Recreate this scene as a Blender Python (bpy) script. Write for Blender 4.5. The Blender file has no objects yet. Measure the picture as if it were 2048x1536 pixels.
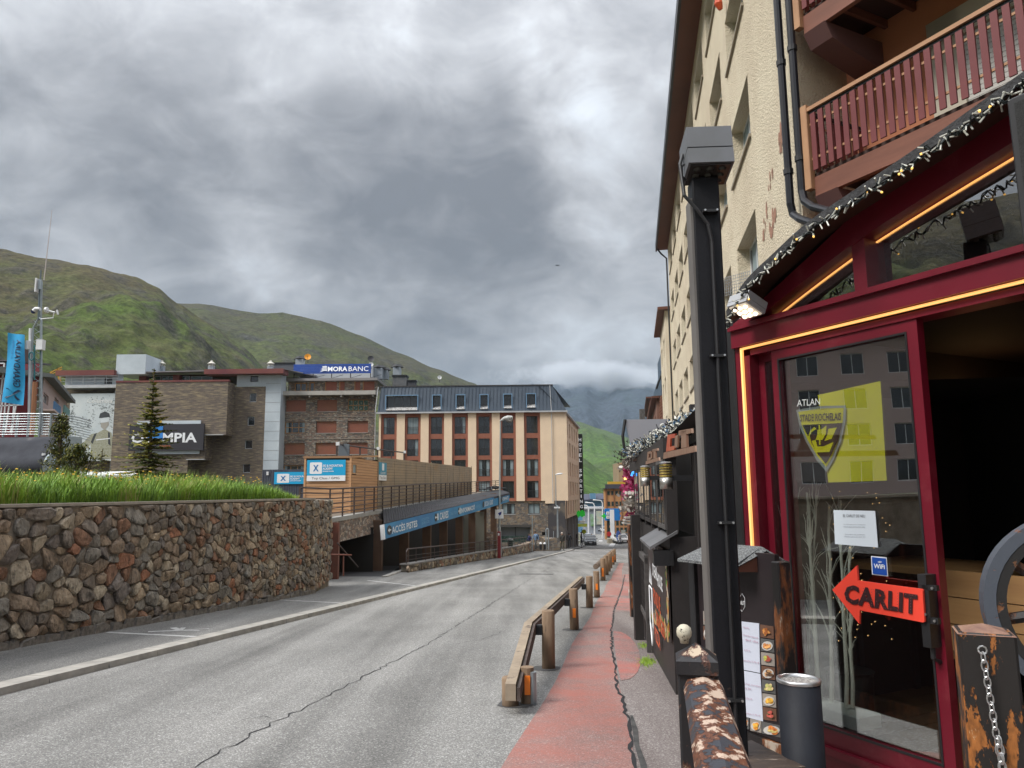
import bpy, math, random
from mathutils import Vector, Matrix, noise
rnd = random.Random(7)
sc = bpy.context.scene
rad = math.radians
# ------------------------------------------------ camera
F_PX = 1500.0; EYE = 1.65
PITCH = rad(8.27); ROLL = rad(-0.57)
RC = Matrix.Rotation(math.pi / 2 + PITCH, 3, 'X') @ Matrix.Rotation(ROLL, 3, 'Z')
cam = bpy.data.cameras.new('camera'); camo = bpy.data.objects.new('camera', cam)
sc.collection.objects.link(camo)
camo.matrix_world = Matrix.Translation((0, 0, EYE)) @ RC.to_4x4()
cam.sensor_width = 36.0; cam.lens = F_PX / 2048 * 36.0
cam.clip_start = 0.05; cam.clip_end = 30000
sc.camera = camo
# ------------------------------------------------ exposure
sc.view_settings.view_transform = 'Standard'; sc.view_settings.look = 'None'
sc.view_settings.gamma = 1.0; sc.view_settings.use_curve_mapping = False
sc.view_settings.exposure = 1.4
sc.cycles.volume_bounces = 1; sc.cycles.max_bounces = 7; sc.cycles.transparent_max_bounces = 14
sc.cycles.caustics_reflective = False; sc.cycles.caustics_refractive = False

def pdir(px, py):
    return (RC @ Vector(((px - 1024) / F_PX, (768 - py) / F_PX, -1))).normalized()

# ------------------------------------------------ sky (overcast, thick moving cloud)
SUN_EL, SUN_AZ = rad(48), rad(-118)       # azimuth from +Y towards +X
w = bpy.data.worlds.new('World'); sc.world = w; w.use_nodes = True
nt = w.node_tree; nt.nodes.clear()
N = lambda t, **k: _n(nt, t, **k)
def _n(tree, t, **k):
    n = tree.nodes.new(t)
    for a, b in k.items():
        if a == 'inp':
            for i, v in b.items():
                n.inputs[i].default_value = v
        else: setattr(n, a, b)
    return n
def L(a, b, tree=None): (tree or nt).links.new(a, b)
def mth(tree, op, a, b=None, c=None, clamp=False):
    n = tree.nodes.new('ShaderNodeMath'); n.operation = op; n.use_clamp = clamp
    for i, v in enumerate((a, b, c)):
        if v is None: continue
        if isinstance(v, (int, float)): n.inputs[i].default_value = v
        else: tree.links.new(v, n.inputs[i])
    return n.outputs[0]
tc = N('ShaderNodeTexCoord'); sep = N('ShaderNodeSeparateXYZ'); L(tc.outputs['Generated'], sep.inputs[0])
zc = mth(nt, 'MAXIMUM', sep.outputs[2], 0.0)
den = mth(nt, 'ADD', zc, 0.42)
cx = mth(nt, 'DIVIDE', sep.outputs[0], den); cy = mth(nt, 'DIVIDE', sep.outputs[1], den)
cmb = N('ShaderNodeCombineXYZ'); L(cx, cmb.inputs[0]); L(cy, cmb.inputs[1]); cmb.inputs[2].default_value = 1.7
n1 = N('ShaderNodeTexNoise', inp={'Scale': 2.1, 'Detail': 12, 'Roughness': 0.56, 'Distortion': 0.3}); L(cmb.outputs[0], n1.inputs['Vector'])
n2 = N('ShaderNodeTexNoise', inp={'Scale': 7.5, 'Detail': 9, 'Roughness': 0.6, 'Distortion': 0.5}); L(cmb.outputs[0], n2.inputs['Vector'])
val = mth(nt, 'ADD', mth(nt, 'ADD', mth(nt, 'MULTIPLY', n1.outputs[0], 1.25), mth(nt, 'MULTIPLY', n2.outputs[0], 0.80)), -.50)
# warped direction for the large masses
nw = N('ShaderNodeTexNoise', inp={'Scale': 2.6, 'Detail': 6, 'Roughness': 0.55}); L(tc.outputs['Generated'], nw.inputs['Vector'])
wv = N('ShaderNodeVectorMath', operation='SUBTRACT'); L(nw.outputs['Color'], wv.inputs[0]); wv.inputs[1].default_value = (.5, .5, .5)
ws = N('ShaderNodeVectorMath', operation='SCALE'); L(wv.outputs[0], ws.inputs[0]); ws.inputs['Scale'].default_value = 0.42
wd = N('ShaderNodeVectorMath', operation='ADD'); L(tc.outputs['Generated'], wd.inputs[0]); L(ws.outputs[0], wd.inputs[1])
#        px    py   radius  weight
MASS = [(1090, 90, .28, -.26), (960, 330, .13, -.05), (200, 400, .2, -.14), (640, 540, .20, -.22), (960, 560, .18, -.22),
        (1185, 345, .08, .60), (1230, 250, .10, .2), (865, 150, .10, .36), (60, 230, .16, .18), (450, 60, .25, .06), (1240, 640, .16, .24), (330, 560, .12, .03),
        (560, 475, .07, .34), (950, 700, .10, .08), (120, 440, .12, .06), (1290, 200, .12, .10), (690, 330, .16, .05), (100, 60, .14, -.08), (430, 250, .16, -.09), (760, 300, .12, -.08), (1000, 480, .1, -.08)]
tot = val
for (px, py, r, wt) in MASS:
    dn = N('ShaderNodeVectorMath', operation='DISTANCE'); L(wd.outputs[0], dn.inputs[0]); dn.inputs[1].default_value = pdir(px, py)
    mr = N('ShaderNodeMapRange', interpolation_type='SMOOTHSTEP'); L(dn.outputs['Value'], mr.inputs['Value'])
    mr.inputs['From Min'].default_value = 0; mr.inputs['From Max'].default_value = r * 1.5
    mr.inputs['To Min'].default_value = wt; mr.inputs['To Max'].default_value = 0
    tot = mth(nt, 'ADD', tot, mth(nt, 'MULTIPLY', mr.outputs[0], .62))
cr = N('ShaderNodeValToRGB'); L(tot, cr.inputs[0])
cr.color_ramp.elements[0].position = 0.10; cr.color_ramp.elements[0].color = (.145, .152, .168, 1)
cr.color_ramp.elements[1].position = 0.98; cr.color_ramp.elements[1].color = (.62, .66, .73, 1)
for p_, c_ in ((.30, (.215, .222, .238)), (.46, (.295, .303, .32)), (.60, (.38, .39, .41)), (.76, (.48, .505, .54))):
    e = cr.color_ramp.elements.new(p_); e.color = (*c_, 1)
# overcast luminance grows smoothly towards the zenith
zz = mth(nt, 'ADD', mth(nt, 'MULTIPLY', mth(nt, 'POWER', zc, 3.4), 2.6), 0.48)
vs = N('ShaderNodeVectorMath', operation='SCALE'); L(cr.outputs[0], vs.inputs[0]); L(zz, vs.inputs['Scale'])
sky = N('ShaderNodeTexSky', sky_type='NISHITA', sun_disc=False, sun_elevation=SUN_EL, sun_rotation=SUN_AZ, dust_density=2.0)
bg1 = N('ShaderNodeBackground', inp={'Strength': 0.05}); L(sky.outputs[0], bg1.inputs[0])
bg2 = N('ShaderNodeBackground', inp={'Strength': 1.0}); L(vs.outputs[0], bg2.inputs[0])
mixb = N('ShaderNodeMixShader', inp={0: 0.96}); L(bg1.outputs[0], mixb.inputs[1]); L(bg2.outputs[0], mixb.inputs[2])
wo = N('ShaderNodeOutputWorld'); L(mixb.outputs[0], wo.inputs[0])
w.cycles.sampling_method = 'MANUAL'; w.cycles.sample_map_resolution = 512
# ------------------------------------------------ sun behind the cloud
sl = bpy.data.lights.new('sun', 'SUN'); sl.energy = 1.5; sl.angle = rad(22); sl.color = (1, .96, .9)
slo = bpy.data.objects.new('sun', sl); sc.collection.objects.link(slo)
sdir = Vector((math.sin(SUN_AZ) * math.cos(SUN_EL), math.cos(SUN_AZ) * math.cos(SUN_EL), math.sin(SUN_EL)))
slo.rotation_euler = sdir.to_track_quat('Z', 'Y').to_euler(); slo.location = sdir * 50

# ------------------------------------------------ helpers: projection and frames
ORG = Vector((0, 0, EYE))
def at(px, py, Y):
    d = pdir(px, py); return ORG + d * (Y / d.y)
def hit(px, py, p0, n):
    d = pdir(px, py); return ORG + d * ((p0 - ORG).dot(n) / d.dot(n))
SA = math.atan2(1265 - 1024, 1516)          # street heading
SV = Vector((math.sin(SA), math.cos(SA), 0)); QV = Vector((SV.y, -SV.x, 0))
def gz(s):
    if s < 115: return -.055 * s
    if s < 320: return -6.325 - .034 * (s - 115)
    return -13.3
def st(q, s, dz=0.0):
    p = SV * s + QV * q; return Vector((p.x, p.y, gz(s) + dz))
GN = (Vector((0, 0, 1)) + SV * .055).normalized()
def qs(px, py, dz=0.0):
    p = hit(px, py, Vector((0, 0, dz)), GN); return (p.dot(QV), p.dot(SV))
class Fr:
    def __init__(s, o, xdir):
        s.o = Vector(o); s.x = Vector((xdir[0], xdir[1], 0)).normalized(); s.y = Vector((-s.x.y, s.x.x, 0)); s.z = Vector((0, 0, 1))
    def p(s, u, y, z): return s.o + s.x * u + s.y * y + s.z * z
    def uz(s, px, py, y=0.0):
        h = hit(px, py, s.o + s.y * y, s.y) - s.o; return (h.dot(s.x), h.z)
W0 = Fr((0, 0, 0), (1, 0))

# ------------------------------------------------ helpers: meshes
class MB:
    def __init__(s, fr=W0): s.v = []; s.f = []; s.m = []; s.fr = fr; s.mi = 0; s.sm = False
    def av(s, pts, raw=False):
        b = len(s.v)
        s.v += [tuple(p) if raw else tuple(s.fr.p(*p)) for p in pts]; return b
    def face(s, idx): s.f.append(tuple(idx)); s.m.append(s.mi)
    def poly(s, pts, raw=False):
        b = s.av(pts, raw); s.face(range(b, b + len(pts)))
    def hexa(s, p, raw=False):   # 8 corners: bottom ring 0-3, top ring 4-7
        b = s.av(p, raw)
        for q in ((3, 2, 1, 0), (4, 5, 6, 7), (0, 1, 5, 4), (1, 2, 6, 5), (2, 3, 7, 6), (3, 0, 4, 7)): s.face([b + i for i in q])
    def box(s, u0, y0, z0, u1, y1, z1):
        s.hexa([(u0, y0, z0), (u1, y0, z0), (u1, y1, z0), (u0, y1, z0), (u0, y0, z1), (u1, y0, z1), (u1, y1, z1), (u0, y1, z1)])
    def bev(s, u0, y0, z0, u1, y1, z1, b=.01):   # box with chamfered vertical edges and top
        pts = [(u0 + b, y0), (u1 - b, y0), (u1, y0 + b), (u1, y1 - b), (u1 - b, y1), (u0 + b, y1), (u0, y1 - b), (u0, y0 + b)]
        cu, cy_ = (u0 + u1) / 2, (y0 + y1) / 2
        i = s.av([(a, c, z0) for a, c in pts]); j = s.av([(a, c, z1 - b) for a, c in pts])
        k = s.av([(a + (b if a < cu else -b), c + (b if c < cy_ else -b), z1) for a, c in pts])
        for t in range(8):
            n = (t + 1) % 8; s.face((i + t, i + n, j + n, j + t)); s.face((j + t, j + n, k + n, k + t))
        s.face([k + t for t in range(8)]); s.face([i + 7 - t for t in range(8)])
    def beam(s, a, b, wx, wz, up=None, raw=False):   # rectangular bar from a to b
        if not raw: a = s.fr.p(*a); b = s.fr.p(*b)
        a = Vector(a); b = Vector(b); d = (b - a).normalized()
        up = Vector(up) if up is not None else Vector((0, 0, 1))
        if abs(d.dot(up)) > .99: up = Vector(s.fr.y)
        sd = d.cross(up).normalized(); uu = sd.cross(d).normalized()
        c = [(-1, -1), (1, -1), (1, 1), (-1, 1)]
        s.hexa([p + sd * (i * wx / 2) + uu * (j * wz / 2) for p in (a, b) for i, j in c], True)
    def tube(s, pts, r, n=8, raw=False, caps=True):
        P = [Vector(p) if raw else s.fr.p(*p) for p in pts]
        rs = r if isinstance(r, (list, tuple)) else [r] * len(P)
        rings = []; ref = None
        for i, p in enumerate(P):
            d = (P[min(i + 1, len(P) - 1)] - P[max(i - 1, 0)]).normalized()
            if ref is None: ref = Vector((0, 0, 1)) if abs(d.z) < .9 else Vector((1, 0, 0))
            a = d.cross(ref).normalized(); b = a.cross(d).normalized(); ref = b
            rings.append(s.av([p + (a * math.cos(2 * math.pi * k / n) + b * math.sin(2 * math.pi * k / n)) * rs[i] for k in range(n)], True))
        for i in range(len(rings) - 1):
            for k in range(n):
                s.face((rings[i] + k, rings[i] + (k + 1) % n, rings[i + 1] + (k + 1) % n, rings[i + 1] + k))
        if caps:
            s.face([rings[0] + n - 1 - k for k in range(n)]); s.face([rings[-1] + k for k in range(n)])
    def prism(s, pts, dvec, raw=False):   # polygon extruded by a vector
        P = [Vector(p) if raw else s.fr.p(*p) for p in pts]
        if not raw: dvec = s.fr.x * dvec[0] + s.fr.y * dvec[1] + s.fr.z * dvec[2]
        dvec = Vector(dvec); n = len(P); a = s.av(P, True); b = s.av([p + dvec for p in P], True)
        s.face([a + n - 1 - k for k in range(n)]); s.face([b + k for k in range(n)])
        for k in range(n): s.face((a + k, a + (k + 1) % n, b + (k + 1) % n, b + k))
    def lathe(s, c, prof, n=16):   # profile [(r,z)] round the vertical through c (frame coords)
        rg = [s.av([(c[0] + r * math.cos(2 * math.pi * k / n), c[1] + r * math.sin(2 * math.pi * k / n), c[2] + z) for k in range(n)]) for r, z in prof]
        for i in range(len(rg) - 1):
            for k in range(n): s.face((rg[i] + k, rg[i] + (k + 1) % n, rg[i + 1] + (k + 1) % n, rg[i + 1] + k))
        s.face([rg[0] + n - 1 - k for k in range(n)]); s.face([rg[-1] + k for k in range(n)])
    def wall(s, u0, z0, u1, z1, holes=(), y=0.0, dep=.2):   # front skin with openings and their reveals
        us = sorted({u0, u1, *[h[0] for h in holes], *[h[2] for h in holes]}); zs = sorted({z0, z1, *[h[1] for h in holes], *[h[3] for h in holes]})
        us = [a for a in us if u0 <= a <= u1]; zs = [a for a in zs if z0 <= a <= z1]
        for a, b in zip(us, us[1:]):
            for c, d in zip(zs, zs[1:]):
                mu, mz = (a + b) / 2, (c + d) / 2
                if any(h[0] < mu < h[2] and h[1] < mz < h[3] for h in holes): continue
                s.poly([(a, y, c), (b, y, c), (b, y, d), (a, y, d)])
        for h in holes:
            a, c, b, d = h[:4]; q = y + dep
            s.poly([(a, y, c), (a, q, c), (b, q, c), (b, y, c)]); s.poly([(a, y, d), (b, y, d), (b, q, d), (a, q, d)])
            s.poly([(a, y, c), (a, y, d), (a, q, d), (a, q, c)]); s.poly([(b, y, c), (b, q, c), (b, q, d), (b, y, d)])
    def box_frame(s, u0, z0, u1, z1, t, y0, y1):   # rectangular ring
        s.box(u0, y0, z0, u0 + t, y1, z1); s.box(u1 - t, y0, z0, u1, y1, z1)
        s.box(u0 + t, y0, z0, u1 - t, y1, z0 + t); s.box(u0 + t, y0, z1 - t, u1 - t, y1, z1)
    def mesh(s, name, mats):
        me = bpy.data.meshes.new(name); me.from_pydata(s.v, [], s.f)
        for m in (mats if isinstance(mats, (list, tuple)) else [mats]): me.materials.append(m)
        if any(s.m): me.polygons.foreach_set('material_index', s.m)
        if s.sm: me.polygons.foreach_set('use_smooth', [True] * len(s.f))
        me.update(); return me
def tag(o, label=None, cat=None, group=None, kind=None):
    if label: o['label'] = label
    if cat: o['category'] = cat
    if group: o['group'] = group
    if kind: o['kind'] = kind
    return o
def link(o, parent=None):
    sc.collection.objects.link(o)
    if parent is not None:
        o.parent = parent; o.matrix_parent_inverse = WM(parent).inverted()
    return o
_wm = {}
def WM(o): return _wm.get(o.name, Matrix.Identity(4))
def obj(name, mb, mats, parent=None, label=None, cat=None, group=None, kind=None):
    me = mb if isinstance(mb, bpy.types.Mesh) else mb.mesh(name, mats)
    o = bpy.data.objects.new(name, me); link(o, parent); return tag(o, label, cat, group, kind)
def thing(name, loc, label, cat, group=None, kind=None):
    o = bpy.data.objects.new(name, None); o.empty_display_size = .2; o.location = Vector(loc); sc.collection.objects.link(o)
    _wm[o.name] = Matrix.Translation(Vector(loc)); return tag(o, label, cat, group, kind)
def kids(o): return [c for c in bpy.data.objects if c.parent == o]
_tree = {}
def dup(root, M4, label=None, group=None, tree=None):
    """copy of a thing, its parts and sub-parts, moved by the matrix M4"""
    if root.name not in _tree: _tree[root.name] = [(c, kids(c)) for c in kids(root)]
    r = root.copy(); r.matrix_world = M4 @ WM(root); sc.collection.objects.link(r); _wm[r.name] = M4 @ WM(root)
    if label: r['label'] = label
    if group: r['group'] = group
    for c, gs in _tree[root.name]:
        d = c.copy(); d.parent = r; sc.collection.objects.link(d)
        for g in gs:
            h = g.copy(); h.parent = d; sc.collection.objects.link(h)
    return r
def lettering(txt, fr, u0, z0, u1, z1, y, mat, parent=None, name='lettering', bold=0.0, ext=.002, xf=None, spacing=1.0, shear=0.0):
    cu = bpy.data.curves.new('t', 'FONT'); cu.body = txt; cu.offset = bold; cu.resolution_u = 2; cu.space_character = spacing; cu.shear = shear
    to = bpy.data.objects.new('t', cu); me = bpy.data.meshes.new_from_object(to)
    xs = [v.co.x for v in me.vertices]; ys = [v.co.y for v in me.vertices]
    if not xs: return None
    ax, bx_, ay, by = min(xs), max(xs), min(ys), max(ys)
    mb = MB(fr)
    for v in me.vertices:
        u = u0 + (v.co.x - ax) / (bx_ - ax) * (u1 - u0); z = z0 + (v.co.y - ay) / max(by - ay, 1e-6) * (z1 - z0)
        mb.v.append(tuple(xf(u, y, z) if xf else fr.p(u, y, z)))
    for p in me.polygons: mb.face(list(p.vertices))
    bpy.data.objects.remove(to); bpy.data.curves.remove(cu); bpy.data.meshes.remove(me)
    return obj(name, mb, mat, parent)
# ------------------------------------------------ materials
_mc = {}
def base(name):
    m = bpy.data.materials.new(name); m.use_nodes = True; t = m.node_tree
    return m, t, t.nodes['Principled BSDF']
def mat(name, c, rough=.7, c2=None, scale=4.0, bump=0.0, bscale=40.0, metal=0.0, detail=5, contrast=(.35, .65), emit=None, estr=0.0, stretch=(1, 1, 1), spec=.5, bdist=.01, c3=None, s3=1.0, k3=(.5, .7)):
    if name in _mc: return _mc[name]
    m, t, b = base(name); _mc[name] = m
    b.inputs['Base Color'].default_value = (*c, 1); b.inputs['Roughness'].default_value = rough; b.inputs['Metallic'].default_value = metal
    b.inputs['Specular IOR Level'].default_value = spec
    if emit: b.inputs['Emission Color'].default_value = (*emit, 1); b.inputs['Emission Strength'].default_value = estr
    if c2 or bump or c3:
        tcn = t.nodes.new('ShaderNodeTexCoord'); mp = t.nodes.new('ShaderNodeMapping'); mp.inputs['Scale'].default_value = stretch
        L(tcn.outputs['Object'], mp.inputs[0], t); V = mp.outputs[0]
    if c2:
        n = _n(t, 'ShaderNodeTexNoise', inp={'Scale': scale, 'Detail': detail, 'Roughness': .6}); L(V, n.inputs['Vector'], t)
        r = _n(t, 'ShaderNodeValToRGB'); r.color_ramp.elements[0].position = contrast[0]; r.color_ramp.elements[1].position = contrast[1]
        r.color_ramp.elements[0].color = (*c, 1); r.color_ramp.elements[1].color = (*c2, 1)
        L(n.outputs[0], r.inputs[0], t); out = r.outputs[0]
        if c3:
            n3 = _n(t, 'ShaderNodeTexNoise', inp={'Scale': s3, 'Detail': 7, 'Roughness': .65}); L(V, n3.inputs['Vector'], t)
            mr = _n(t, 'ShaderNodeMapRange'); mr.inputs[1].default_value = k3[0]; mr.inputs[2].default_value = k3[1]; L(n3.outputs[0], mr.inputs[0], t)
            mx = _n(t, 'ShaderNodeMix', data_type='RGBA'); L(mr.outputs[0], mx.inputs[0], t); L(out, mx.inputs[6], t); mx.inputs[7].default_value = (*c3, 1); out = mx.outputs[2]
        L(out, b.inputs['Base Color'], t)
    if bump:
        nb = _n(t, 'ShaderNodeTexNoise', inp={'Scale': bscale, 'Detail': 6, 'Roughness': .6}); L(V, nb.inputs['Vector'], t)
        bp = _n(t, 'ShaderNodeBump', inp={'Strength': bump, 'Distance': bdist}); L(nb.outputs[0], bp.inputs['Height'], t); L(bp.outputs[0], b.inputs['Normal'], t)
    return m
def glass_mat(name, tint=(.85, .9, .88), ior=1.6):
    if name in _mc: return _mc[name]
    m, t, b = base(name); _mc[name] = m; t.nodes.remove(b)
    tr = _n(t, 'ShaderNodeBsdfTransparent'); tr.inputs[0].default_value = (*tint, 1)
    gl = _n(t, 'ShaderNodeBsdfGlossy', inp={'Roughness': 0.0}); gl.inputs[0].default_value = (1, 1, 1, 1)
    lw_ = _n(t, 'ShaderNodeLayerWeight', inp={'Blend': .5}); f0 = ((ior - 1) / (ior + 1)) ** 2; ml = mth(t, 'ADD', mth(t, 'MULTIPLY', mth(t, 'POWER', lw_.outputs['Facing'], 4.0), 1 - f0), f0, clamp=True)
    # slight unevenness of float glass
    tcn = _n(t, 'ShaderNodeTexCoord'); nz = _n(t, 'ShaderNodeTexNoise', inp={'Scale': .9, 'Detail': 1}); L(tcn.outputs['Object'], nz.inputs['Vector'], t)
    bp = _n(t, 'ShaderNodeBump', inp={'Strength': .12, 'Distance': .02}); L(nz.outputs[0], bp.inputs['Height'], t); L(bp.outputs[0], gl.inputs['Normal'], t)
    mx = _n(t, 'ShaderNodeMixShader'); L(ml, mx.inputs[0], t); L(tr.outputs[0], mx.inputs[1], t); L(gl.outputs[0], mx.inputs[2], t)
    L(mx.outputs[0], t.nodes['Material Output'].inputs[0], t); return m
def peel(name, paint, wood, pale, scale=7.0, stretch=(1, 1, .35), cut=(.50, .56), cut2=(.60, .64), rough=.55, bump=.5):
    """old paint flaking off weathered wood"""
    if name in _mc: return _mc[name]
    m, t, b = base(name); _mc[name] = m
    tcn = _n(t, 'ShaderNodeTexCoord'); mp = _n(t, 'ShaderNodeMapping'); mp.inputs['Scale'].default_value = stretch; L(tcn.outputs['Object'], mp.inputs[0], t)
    n = _n(t, 'ShaderNodeTexNoise', inp={'Scale': scale, 'Detail': 9, 'Roughness': .68}); L(mp.outputs[0], n.inputs['Vector'], t)
    g = _n(t, 'ShaderNodeTexNoise', inp={'Scale': scale * 6, 'Detail': 6, 'Roughness': .6}); L(mp.outputs[0], g.inputs['Vector'], t)
    wr = _n(t, 'ShaderNodeValToRGB'); L(g.outputs[0], wr.inputs[0], t)
    wr.color_ramp.elements[0].position = .35; wr.color_ramp.elements[1].position = .7
    wr.color_ramp.elements[0].color = (*[x * .45 for x in wood], 1); wr.color_ramp.elements[1].color = (*wood, 1)
    a = _n(t, 'ShaderNodeMapRange'); a.inputs[1].default_value = cut[0]; a.inputs[2].default_value = cut[1]; L(n.outputs[0], a.inputs[0], t)
    m1 = _n(t, 'ShaderNodeMix', data_type='RGBA'); L(a.outputs[0], m1.inputs[0], t); m1.inputs[6].default_value = (*paint, 1); L(wr.outputs[0], m1.inputs[7], t)
    a2 = _n(t, 'ShaderNodeMapRange'); a2.inputs[1].default_value = cut2[0]; a2.inputs[2].default_value = cut2[1]; L(n.outputs[0], a2.inputs[0], t)
    m2 = _n(t, 'ShaderNodeMix', data_type='RGBA'); L(a2.outputs[0], m2.inputs[0], t); L(m1.outputs[2], m2.inputs[6], t); m2.inputs[7].default_value = (*pale, 1)
    L(m2.outputs[2], b.inputs['Base Color'], t); b.inputs['Roughness'].default_value = rough
    bp = _n(t, 'ShaderNodeBump', inp={'Strength': bump, 'Distance': .004}); L(a.outputs[0], bp.inputs['Height'], t); bp.invert = True
    bp2 = _n(t, 'ShaderNodeBump', inp={'Strength': .35, 'Distance': .003}); L(g.outputs[0], bp2.inputs['Height'], t); L(bp.outputs[0], bp2.inputs['Normal'], t)
    L(bp2.outputs[0], b.inputs['Normal'], t); return m
def rubble(name, cols, scale, mortar=(.16, .14, .12), stretch=(1, 1, 1.6), edge=.06, bump=.8, dist=.04):
    """rubble masonry too far off to build stone by stone"""
    if name in _mc: return _mc[name]
    m, t, b = base(name); _mc[name] = m
    tcn = _n(t, 'ShaderNodeTexCoord'); mp = _n(t, 'ShaderNodeMapping'); mp.inputs['Scale'].default_value = stretch; L(tcn.outputs['Object'], mp.inputs[0], t)
    nz = _n(t, 'ShaderNodeTexNoise', inp={'Scale': scale * .7, 'Detail': 2}); L(mp.outputs[0], nz.inputs['Vector'], t)
    mx = _n(t, 'ShaderNodeMix', data_type='RGBA', blend_type='LINEAR_LIGHT'); mx.inputs[0].default_value = .08; L(mp.outputs[0], mx.inputs[6], t); L(nz.outputs['Color'], mx.inputs[7], t)
    v = _n(t, 'ShaderNodeTexVoronoi', inp={'Scale': scale}); L(mx.outputs[2], v.inputs['Vector'], t)
    e = _n(t, 'ShaderNodeTexVoronoi', feature='DISTANCE_TO_EDGE', inp={'Scale': scale}); L(mx.outputs[2], e.inputs['Vector'], t)
    sp = _n(t, 'ShaderNodeSeparateColor'); L(v.outputs['Color'], sp.inputs[0], t)
    r = _n(t, 'ShaderNodeValToRGB'); r.color_ramp.interpolation = 'CONSTANT'; L(sp.outputs[0], r.inputs[0], t)
    els = r.color_ramp.elements; els[0].color = (*cols[0], 1); els[1].position = 1 / len(cols); els[1].color = (*cols[1], 1)
    for i in range(2, len(cols)): els.new(i / len(cols)).color = (*cols[i], 1)
    n2 = _n(t, 'ShaderNodeTexNoise', inp={'Scale': scale * 5, 'Detail': 6}); L(mp.outputs[0], n2.inputs['Vector'], t)
    mu = _n(t, 'ShaderNodeMix', data_type='RGBA', blend_type='OVERLAY'); mu.inputs[0].default_value = .7; L(r.outputs[0], mu.inputs[6], t); L(n2.outputs[0], mu.inputs[7], t)
    mr = _n(t, 'ShaderNodeMapRange'); mr.inputs[1].default_value = edge * .4; mr.inputs[2].default_value = edge; L(e.outputs['Distance'], mr.inputs[0], t)
    m2 = _n(t, 'ShaderNodeMix', data_type='RGBA'); L(mr.outputs[0], m2.inputs[0], t); m2.inputs[6].default_value = (*mortar, 1); L(mu.outputs[2], m2.inputs[7], t)
    L(m2.outputs[2], b.inputs['Base Color'], t); b.inputs['Roughness'].default_value = .85
    bp = _n(t, 'ShaderNodeBump', inp={'Strength': bump, 'Distance': dist}); L(mr.outputs[0], bp.inputs['Height'], t); L(bp.outputs[0], b.inputs['Normal'], t)
    return m
def ledgestone(name, c1, c2, c3, bw=.5, rh=.07):
    """thin split-stone cladding"""
    if name in _mc: return _mc[name]
    m, t, b = base(name); _mc[name] = m
    tcn = _n(t, 'ShaderNodeTexCoord'); sp = _n(t, 'ShaderNodeSeparateXYZ'); L(tcn.outputs['Object'], sp.inputs[0], t)
    cb = _n(t, 'ShaderNodeCombineXYZ'); L(mth(t, 'ADD', sp.outputs[0], sp.outputs[1]), cb.inputs[0], t); L(sp.outputs[2], cb.inputs[1], t)
    br = _n(t, 'ShaderNodeTexBrick', inp={'Scale': 1.0, 'Mortar Size': .006, 'Bias': 0.0, 'Brick Width': bw, 'Row Height': rh}); L(cb.outputs[0], br.inputs[0], t)
    br.inputs['Color1'].default_value = (*c1, 1); br.inputs['Color2'].default_value = (*c2, 1); br.inputs['Mortar'].default_value = (.05, .045, .04, 1)
    n = _n(t, 'ShaderNodeTexNoise', inp={'Scale': 1.0, 'Detail': 6}); mp = _n(t, 'ShaderNodeMapping'); mp.inputs['Scale'].default_value = (1.2, 1.2, 9); L(tcn.outputs['Object'], mp.inputs[0], t); L(mp.outputs[0], n.inputs['Vector'], t)
    mr = _n(t, 'ShaderNodeMapRange'); mr.inputs[1].default_value = .48; mr.inputs[2].default_value = .66; L(n.outputs[0], mr.inputs[0], t)
    mx = _n(t, 'ShaderNodeMix', data_type='RGBA'); L(mr.outputs[0], mx.inputs[0], t); L(br.outputs[0], mx.inputs[6], t); mx.inputs[7].default_value = (*c3, 1)
    L(mx.outputs[2], b.inputs['Base Color'], t); b.inputs['Roughness'].default_value = .85
    bp = _n(t, 'ShaderNodeBump', inp={'Strength': .7, 'Distance': .02}); L(n.outputs[0], bp.inputs['Height'], t); L(bp.outputs[0], b.inputs['Normal'], t)
    return m
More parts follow.
